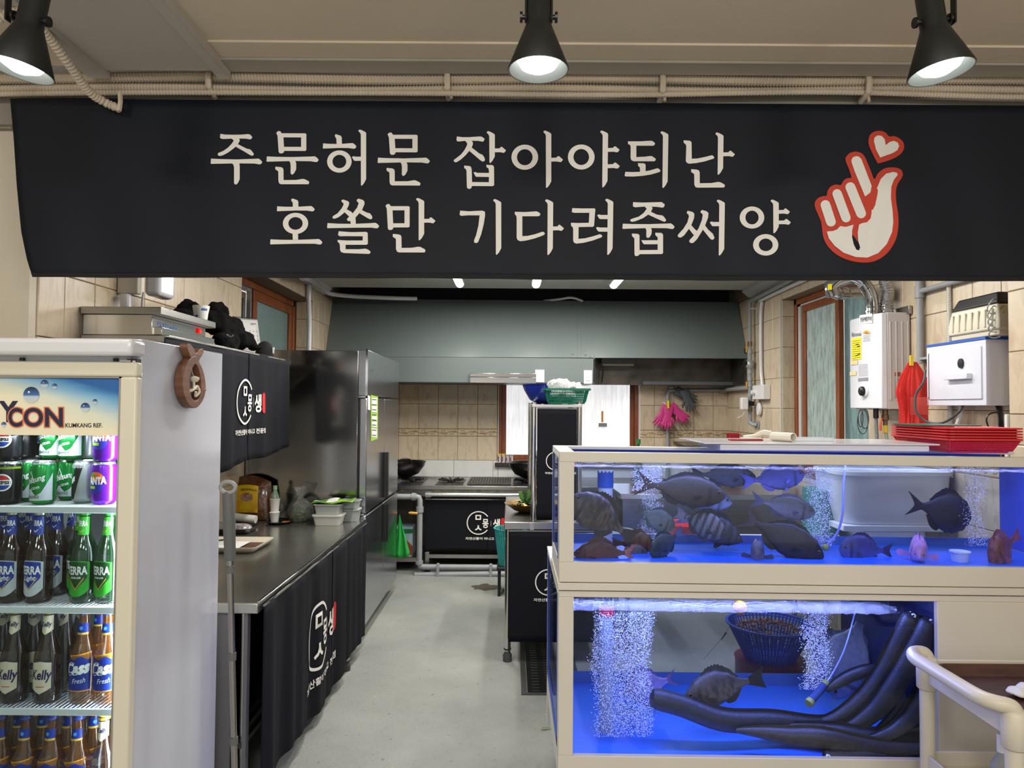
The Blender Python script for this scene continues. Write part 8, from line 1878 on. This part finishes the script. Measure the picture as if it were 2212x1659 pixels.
# white box
BY0 = 3.12; BXF = P(2130,800, BY0).x; BY1 = PX(2002,800, BXF).y; zb1 = P(2130,727, BY0).z; zb0_ = P(2130,876, BY0).z
tw_ = thing('control_box', 'white wall box with a blue top edge, black oval dial and white pull handle', 'box', (XR - .05,(BY0 + BY1) / 2, zb0_))
BW = mat('box_white', (214,216,226),.4)
build('casing', MB().box((BXF, BY0, zb0_),(XR - .012, BY1, zb1 - .012)), BW, tw_, bevel=.002); build('blue_lid', MB().box((BXF - .003, BY0 - .002, zb1 - .012),(XR - .012, BY1 + .002, zb1)), mat('lid_blue', (26,84,180),.4), tw_, bevel=.001)
gb_ = lambda k: (lambda px, py: PX(px, py, BXF - k)); q0 = PX(2012,755, BXF); q1 = PX(2120,868, BXF)
build('door', MB().box((BXF - .006, BY0 + .025, zb0_ + .03),(BXF, BY1 - .025, zb1 - .04)), BW, tw_, bevel=.001)
build('gap', MB().box((BXF - .0075, BY1 - .030, zb0_ + .03),(BXF - .0055, BY1 - .026, zb1 - .045)), BLACK, tw_)
c = PX(2077,785, BXF - .006); seat(build('dial', MB().lathe([(.021,0),(.020,-.008),(0,-.009)], (0,0,0),24), BLACK, tw_, smooth=True), tw_, Matrix.Translation(c) @ Matrix.Rotation(PI / 2,4, 'Y') @ Matrix.Diagonal((1.1,.9,1,1)))
a = PX(2038,821, BXF - .03); b = PX(2088,803, BXF - .03); build('handle', MB().box((BXF - .03, b.y, a.z),(BXF - .006, a.y, b.z - .006)), BW, tw_, bevel=.002)
# air pump on the box
zp0 = zb1 + .001; cxp = BXF + .05
tap = thing('air_pump', 'cream ribbed air pump with a black cap on top of the white box', 'pump', (cxp, 3.3, zp0)); PCR = mat('pump_cream', (206,200,178),.35)
ya_ = PX(2047,700, BXF - .005).y; yb_ = 3.03
def ring4(y0, y1, x0, x1, z): return [V(x0, y0, z), V(x1, y0, z), V(x1, y1, z), V(x0, y1, z)]
hP = P(2100,640,3.2).z - zp0
def loft4(levels, m, nm, par, bv=.008):
    vs = [p for (y0, y1, x0, x1, z) in levels for p in ring4(y0, y1, x0, x1, z)]; n = len(levels)
    return build(nm, MB().add(vs, [(3,2,1,0), tuple((n - 1) * 4 + j for j in range(4))] + [(i * 4 + j, i * 4 + (j + 1) % 4,(i + 1) * 4 + (j + 1) % 4,(i + 1) * 4 + j) for i in range(n - 1) for j in range(4)]), m, par, bevel=bv, seg=3)
X0, X1 = BXF - .005, XR - .014
build('foot_plate', MB().box((X0 + .01, yb_ + .01, zp0),(X1 - .005, ya_ - .01, zp0 + hP * .14)), PCR, tap, bevel=.004)
loft4([(yb_, ya_, X0, X1, zp0 + hP * .12),(yb_, ya_, X0, X1, zp0 + hP * .34),(yb_ + .015, ya_ - .02, X0 + .006, X1 - .004, zp0 + hP * .72)], PCR, 'body', tap)
loft4([(yb_ + .012, ya_ - .017, X0 + .004, X1 - .004, zp0 + hP * .72),(yb_ + .03, ya_ - .05, X0 + .02, X1 - .01, zp0 + hP)], BLACK, 'black_cap', tap)
for k in range(7): y = yb_ + .04 + (ya_ - yb_ - .08) * k / 6; build('rib', MB().box((X0 - .004, y - .006, zp0 + hP * .2),(X0 + .004, y + .006, zp0 + hP * .62)), PCR, tap, bevel=.003)
c = P(2118,648,3.14); mb = MB()
th_ = thing('air_hose', 'coiled clear air hoses with brass connectors beside the air pump', 'hose', P(2155,690,3.06)); HC = mat('clear_hose', (170,172,170),.15, alpha=.7)
for k in range(5):
    c = P(2154,662 + k * 14,3.06); r = .030 - .002 * k; build('coil', MB().tube([c + V(r * math.cos(a) - .01,.012 * math.sin(a * 2), r * 1.1 * math.sin(a)) for a in [2 * PI * j / 20 for j in range(20)]], .0032,6, closed=True), HC, th_, smooth=True)
for k in range(4): c = P(2160,668 + k * 12,3.04); build('connector', MB().cyl(c, c + V(.018,0,.012),.005,8), mat('brass_bright', (196,180,130),.25,.9), th_)
# cables below box
pts = [PX(2080,876, BXF + .03), PX(2072,890, BXF - .02), P(2040,912,3.25), P(2005,912,3.35), P(1980,890,3.4), P(1978,855,3.42), P(1995,825,3.40), P(1999,800,3.42)]
o = build('cable', MB().tube(spline(pts, 6),.0055,8), cb_, smooth=True); tag(o, 'grey cable looping from under the white box up behind the red net', 'cable')
t = thing('cable', 'black cables dropping from the white box behind the red baskets', 'cable', P(2160,880,3.05))
for k in range(4): build('strand', MB().tube(spline([P(2150 + k * 4,872,3.14), P(2156 + 3 * k, 895,3.12), P(2158 + 3 * k, 930,3.1), P(2162 + 2 * k, 990,3.1)], 4),.0035,6), BLACK, t, smooth=True)
build('strand', MB().tube(spline([P(2160,890,3.1), P(2140,893,3.1), P(2131,905,3.1), P(2136,925,3.1), P(2150,960,3.1)], 5),.0035,6), BLACK, t, smooth=True)
o = build('cover_plate', MB().prism([(x, z) for x, z in rrect(-.02,1.30,.004,1.52,.008)], lambda u, v: V(2.079 - .008,2.985 + .0 + u * .6, v), lambda u, v: V(2.083,2.985 + u * .6, v)), WHITE); tag(o, 'narrow white plastic plate on the edge of the tiled pier', 'plate')
# red net bag
t = thing('net_bag', 'bright red net bag hanging on a yellow peg beside the heater', 'bag', P(1973,900,3.65)); NR = mat('net_red', (226,40,32),.45, alpha=.85, bump=.6, bscale=220)
c0 = P(1972,782,3.62)
def net(u, v):
    a = 2 * PI * u; w_ = .018 + .055 * min(1, v * 2.2) + .012 * math.sin(v * 6); rr = w_ * (1 + .13 * math.sin(a * 9 + v * 2) + .09 * math.sin(a * 17 + 2 * v) + .05 * math.sin(a * 29)); return c0 + V(.0 + rr * math.cos(a), rr * .45 * math.sin(a),-.34 * v)
build('net', MB().grid(net, 120,24), NR, t, smooth=True)
build('label', MB().grid(lambda u, v: P(1966 + 40 * u, 858 + 38 * v, 3.53),2,2), mat('net_label', (226,90,80),.4, alpha=.6), t)
build('peg', MB().box(P(1966.5,790,3.6), P(1971.5,768,3.61)), mat('peg_yellow', (226,196,30),.4), t, bevel=.002)
# ================================================================ gas pipes on the right wall near the back
YG = PX(1620,780, XR - .06).y
XG_ = XR - .06
def gz(py): return PX(1620, py, XG_).z
t = thing('gas_pipe', 'grey gas riser with valves and regulator in the far corner by the hood', 'pipe', V(XG_, YG, gz(920)))
zt_, zb_ = gz(652), gz(905)
build('tube', MB().tube([V(XG_, YG, zb_), V(XG_, YG, zt_ - .02), V(XG_, YG - .02, zt_), V(XG_, YG - .06, zt_ + .004), V(XG_ , 4.3,2.56)], .017,12), PIPEG, t, smooth=True)
for p0, p1 in ((755,765),(800,808),(815,822),(828,836),(850,858)): build('fitting', MB().cyl(V(XG_, YG, gz(p0)), V(XG_, YG, gz(p1)),.024,12), PIPEG, t, smooth=True)
build('brass_valve', MB().cyl(V(XG_, YG, gz(738)), V(XG_, YG, gz(748)),.022,8), mat('brass_valve', (0,0,0)), t); build('brass_valve', MB().cyl(V(XG_, YG, gz(880)), V(XG_, YG, gz(889)),.022,8), mat('brass_valve', (0,0,0)), t)
for py, px in ((754,1613),(832,1611)): c = V(XG_ - .035, YG - .01, gz(py)); build('valve_lever', MB().box(c - V(.006,.004,.032), c + V(.006,.004,.03)), mat('lever_yellow', (214,160,40),.4), t, bevel=.002)
build('regulator', MB().lathe([(.02,-.04),(.035,-.02),(.035,.02),(.02,.04)], V(XG_ - .0, YG, gz(787)),16), mat('regulator_grey', (160,162,160),.4,.4), t, smooth=True); build('regulator_cap', MB().cyl(V(XG_ - .03, YG, gz(785)), V(XG_ - .07, YG, gz(785)),.020,14), BLACK, t, smooth=True)
build('elbow', MB().tube(spline([V(XG_, YG, zb_), V(XG_, YG, zb_ - .03), V(XG_ + .02, YG - .03, zb_ - .05), V(XG_ + .045, YG - .06, zb_ - .05)], 5),.018,12), PIPEG, t, smooth=True); seat(build('flange', MB().lathe([(.04,0),(.04,.006),(0,.006)], (0,0,0),18), PIPEG, t), t, Matrix.Translation(V(XR - .010, YG - .06, zb_ - .05)) @ Matrix.Rotation(-PI / 2,4, 'Y'))
build('bracket', MB().box((XG_, YG - .02, gz(667) - .005),(XR - .008, YG, gz(667) + .005)), WHITE, t)
# horizontal gas pipe on the back wall
yh = YB - .05
t = thing('gas_pipe', 'grey pipe crossing the back wall tiles with the rubber gloves on it', 'pipe', P(1500,845, yh)); zq = P(1500,844, yh).z; xq = P(1442,850, yh).x
build('tube', MB().tube([V(xq, yh, .8), V(xq, yh, zq - .03), V(xq + .01, yh, zq - .008), V(xq + .03, yh, zq), V(XG_ - .01, yh, zq + .01), V(XG_, yh - .02, zq + .01), V(XG_, YG + .02, zq + .01)], .018,12), PIPEG, t, smooth=True)
build('fitting', MB().cyl(V(P(1555,845, yh).x, yh, zq + .006), V(P(1570,845, yh).x, yh, zq + .007),.025,12), PIPEG, t, smooth=True)
for px, py in ((1450,839),(1582,838),(1435,872)): c = P(px, py, yh + .02); build('clip', MB().box(c - V(.018,.01,.012), c + V(.018,.022,.012)), WHITE, t, bevel=.002)
# gas meter alarm boxes and socket
t = thing('gas_shutoff', 'white gas shut-off actuator clamped on the riser', 'valve', V(XG_ - .06, YG - .02, gz(875))); a = V(XG_ - .045, YG - .03, gz(872)); build('body', MB().box(a - V(.05,.03,.055), a + V(.012,.03,.055)), WHITE, t, bevel=.008); build('black_bracket', MB().box(a + V(.014,-.01,-.02), a + V(.07,.01,.02)), BLACK, t); build('wire', MB().tube(spline([a + V(-.01,0,-.055), a + V(-.03,0,-.10), a + V(-.08,.0,-.13)], 4),.003,6), WHITE, t)
t = thing('gas_detector', 'white oval gas detector hanging beside the riser', 'detector', PX(1642,885, XR - .02)); c = PX(1640,884, XR - .025); seat(build('body', MB().lathe([(0,-.016),(.03,-.014),(.036,0),(.03,.012),(0,.014)], (0,0,0),20), WHITE, t, smooth=True), t, Matrix.Translation(c) @ Matrix.Rotation(PI / 2,4, 'Y') @ Matrix.Diagonal((1.7,1.2,1,1)))
t = thing('wall_socket', 'white surface socket box with a plugged cord on the right wall', 'socket', PX(1651,850, XR - .03)); a = PX(1640,863, XR - .01); b = PX(1664,831, XR - .01); build('box', MB().box((XR - .07, b.y, min(a.z, b.z)),(XR - .008, a.y, max(a.z, b.z))), WHITE, t, bevel=.004); build('plug', MB().cyl(V(XR - .07, a.y - .06,(a.z + b.z) / 2), V(XR - .10, a.y - .06,(a.z + b.z) / 2),.02,14), WHITE, t)
xs_ = (XR - .03); yS = (a.y + b.y) / 2
o = build('conduit', MB().tube(spline([V(xs_, yS, max(a.z, b.z)), V(xs_, yS + .01, max(a.z, b.z) + .05), V(xs_, yS + .03,1.9), V(xs_, yS + .03,2.3), V(xs_, yS - .0,2.45), V(xs_, yS - .1,2.48), V(xs_, 4.4,2.50)], 5),.015,10), WPAINT, smooth=True); tag(o, 'white conduit rising from the socket box to the ceiling corner', 'conduit')
# gloves
def glove(name_label, c, m, rot, L_=.22, flip=1):
    t = thing('rubber_glove', name_label, 'glove', c, 'rubber gloves on the back wall pipe'); mb = MB(); R_ = Matrix.Rotation(rot, 3, 'Y')
    def G(x, y, z): return c + R_ @ V(x, y, z)
    # cuff and palm as one flattened sleeve, fingers as tapering tubes
    secs = [(0,.050),(-.05,.048),(-.10,.040),(-.13,.046),(-.17,.048)]
    rings = []
    for (z, w_) in secs: rings.append([G(w_ * math.cos(a),.012 * math.sin(a), z) for a in [2 * PI * j / 14 for j in range(14)]])
    mb.add([p for r in rings for p in r], [tuple(range(13,-1,-1)), tuple(4 * 14 + j for j in range(14))] + [(i * 14 + j, i * 14 + (j + 1) % 14,(i + 1) * 14 + (j + 1) % 14,(i + 1) * 14 + j) for i in range(4) for j in range(14)])
    for k, (x, l_) in enumerate(((-.034,.055),(-.012,.07),(.012,.066),(.034,.05))): mb.tube([G(x, 0,-.155), G(x * 1.15,-.004,-.17 - l_ * .5), G(x * 1.35,0,-.17 - l_)], [.012,.011,.007], 8)
    mb.tube([G(.04 * flip, 0,-.12), G(.062 * flip, -.005,-.145), G(.072 * flip, -.005,-.175)], [.013,.012,.008], 8)
    o = build('glove', mb, m, t, smooth=True); md = o.modifiers.new('m', 'REMESH'); md.mode = 'VOXEL'; md.voxel_size = .004; md.use_smooth_shade = True; return t
PK = mat('rubber_magenta', (190,50,120),.45); GR = mat('rubber_charcoal', (66,72,76),.5)
c = P(1441,876, yh - .05); glove('magenta rubber glove pegged on the pipe, fingers spread towards the window', c, PK, math.radians(28)); glove('magenta rubber glove hanging straight down from the same peg', c + V(.01,-.035,-.005), PK, math.radians(6)); glove('magenta rubber glove sleeve fanning out towards the right wall', c + V(.03,-.012,0), PK, math.radians(-48), flip=-1)
o = build('peg', MB().box(c + V(-.01,-.06,-.03), c + V(.01,.0,.05)), mat('peg_yellow', (0,0,0)), bevel=.003); tag(o, 'yellow clothes peg holding the magenta gloves', 'peg')
c = P(1460,843, yh - .045); glove('charcoal rubber glove folded over the horizontal pipe', c, GR, math.radians(-62), flip=-1); glove('second charcoal rubber glove drooping from the pipe', c + V(.07,-.03,.01), GR, math.radians(-20), flip=-1)
# small things along the far work surface
for (px, w_, h_, lb) in ((1277,30,18, 'nearest the rack'),(1312,26,20, 'in the middle'),(1336,16,12, 'next to the brown frame')):
    c = P(px, 984, YB + .02); c.z = W2[2] + .002; t = thing('seasoning_jar', 'white lidded jar on the window sill, ' + lb, 'jar', c, 'white jars on the window sill'); r = w_ / 1534 * YB / 2
    build('jar', MB().lathe([(r, 0),(r, .05),(r * .9,.055),(0,.055)], c, 20), WHITE, t, smooth=True); build('lid', MB().lathe([(r * 1.05,.055),(r * 1.05,.07),(0,.072)], c, 20), WHITE, t)
c = P(1379,966,7.05); c.z = zg + .001; t = thing('glass_bottle', 'small bottle with a green cap before the window corner', 'bottle', c); hh_ = P(1379,953,7.05).z - c.z
build('body', MB().lathe([(.03,0),(.03, hh_ * .6),(.014, hh_ * .85),(.014, hh_ * .95)], c, 14), mat('bottle_green_dark', (30,80,44),.1), t, smooth=True); build('cap', MB().cyl(c + V(0,0, hh_ * .93), c + V(0,0, hh_ + .02),.022,12), mat('cap_bright_green', (30,120,60),.4), t)
t = thing('red_cloth', 'dark red folded cloth on the ledge in the far corner', 'cloth', P(1590,942,6.9)); a = P(1572,950,6.9); b = P(1606,936,6.9); build('cloth', MB().box((a.x, 6.85, a.z - .03),(b.x, 6.95, b.z)), mat('cloth_dark_red', (170,30,44),.8), t, bevel=.01)
tlg = thing('side_ledge', 'steel ledge along the far corner below the border tiles', 'shelf', V(1.9,6.9, a.z - .06)); build('ledge', MB().box((1.64,6.7, a.z - .05),(XR - .01, YB - .01, a.z - .031)), STEEL, tlg)
for px, py, w_, h_, m_, rr in ((1302,918,18,8, mat('tape_grey', (150,152,156),.5),0),(1301,900,4,24, mat('tape_orange', (226,160,60),.5),0)):
    a = P(px - w_ / 2, py + h_ / 2, YB + .095); b = P(px + w_ / 2, py - h_ / 2, YB + .095); o = build('tape_strip', MB().box((a.x, YB + .090, a.z),(b.x, YB + .094, b.z)), m_); tag(o, ('grey' if w_ > 10 else 'orange') + ' tape strip stuck on the frosted back window', 'tape')
# ================================================================ TROLLEY
QX0 = P(2003,1500,2.30).x; QYA, QYB = 2.30,1.905; QX1 = 2.06; ZQ = .735
tq = thing('service_trolley', 'cream plastic service trolley with a tubular handle and a brown tray top', 'trolley', ((QX0 + QX1) / 2,2.1,0)); QC = mat('trolley_cream', (204,196,176),.38)
for (x, y) in ((QX0, QYA),(QX0, QYB),(QX1, QYA),(QX1, QYB)):
    l = build('post', MB().cyl((x, y, .14),(x, y, ZQ - .02),.0225,20), QC, tq, smooth=True)
    build('caster', MB().cyl((x - .012, y, .05),(x + .012, y, .05),.0495,18), RUBBER, l, smooth=True); build('caster_fork', MB().box((x - .02, y - .02,.09),(x + .02, y + .02,.145)), BLACK, l)
def shelf(z, nm):
    s = build(nm, MB().box((QX0 - .004, QYB - .004, z - .012),(QX1 + .004, QYA + .004, z)), QC, tq, bevel=.003); mb = MB()
    for a, b in (((QX0 - .012, QYB, z - .02),(QX0 - .004, QYA, z + .045)),((QX0, QYA + .004, z - .02),(QX1, QYA + .012, z + .045)),((QX0, QYB - .012, z - .02),(QX1, QYB - .004, z + .045)),((QX1 + .004, QYB, z - .02),(QX1 + .012, QYA, z + .045))): mb.box(a, b)
    build('rim', mb, QC, s, bevel=.003); return s
shelf(ZQ - .045, 'top_shelf'); shelf(.40, 'middle_shelf'); 
for (x, y) in ((QX0, QYA),(QX0, QYB)): build('corner_collar', MB().lathe([(.026, ZQ - .09),(.031, ZQ - .085),(.031, ZQ + .005),(.024, ZQ + .012)], (x, y, 0),20), QC, tq, smooth=True)
hp_ = spline([V(QX0, QYA, ZQ - .0), V(QX0, QYA, ZQ + .012), V(QX0 - .012, QYA, ZQ + .024), V(QX0 - .045, QYA - .008, ZQ + .026), V(QX0 - .065, QYA - .05, ZQ + .024), V(QX0 - .066, QYA - .12, ZQ + .024), V(QX0 - .064,(QYA + QYB) / 2 - .03, ZQ + .024), V(QX0 - .06, QYB + .05, ZQ + .024), V(QX0 - .04, QYB + .01, ZQ + .024), V(QX0 - .012, QYB, ZQ + .020), V(QX0, QYB, ZQ + .010), V(QX0, QYB, ZQ)], 6)
build('handle', MB().tube(hp_, .0205,18), QC, tq, smooth=True)
tt2 = thing('serving_tray', 'brown wood-grain serving tray resting on the trolley', 'tray', ((QX0 + QX1) / 2,2.1, ZQ - .044)); c = V((QX0 + QX1) / 2 + .01,(QYA + QYB) / 2, ZQ - .044)
trayf(c, QX1 - QX0 - .03, QYA - QYB + .0,.035, mat('tray_walnut', (84,52,42),.45, rgb2=(58,36,32), vscale=7, stretch=(1,10,1)), 'tray', tt2,.02)
c = P(2203,1476,2.12); c.z = ZQ - .036; tt3 = thing('tissue', 'crumpled white tissue on the brown trolley tray', 'tissue', c); o = blob('tissue', [(c + V(0,0,.010),(.04,.03,.012)),(c + V(.03,.01,.014),(.03,.03,.016)),(c + V(-.01,-.02,.01),(.025,.02,.010))], mat('paper_white', (0,0,0)),.004, None, None, tt3, sc=45, amp=.005)
c = V(1.62,2.0,.402); tb3 = thing('cloth_bundle', 'royal blue cloth bundle on the lower shelf of the trolley', 'cloth', c); blob('cloth', [(c + V(0,0,.02),(.12,.09,.03)),(c + V(.1,.02,.03),(.08,.08,.035))], mat('cloth_royal', (20,40,150),.8),.01, None, None, tb3, sc=20, amp=.02)
c = P(2165,1650,2.05); c.z = .402; t = thing('spray_bottle', 'clear bottle with a white neck on the lower trolley shelf', 'bottle', c); build('body', MB().lathe([(0,0),(.03,.0),(.032,.1),(.028,.13),(.012,.16),(.012,.17)], c, 18), mat('clear_bottle', (150,156,160),.1, alpha=.55), t, smooth=True); build('neck', MB().cyl(c + V(0,0,.165), c + V(0,0,.215),.013,14), WHITE, t, smooth=True)
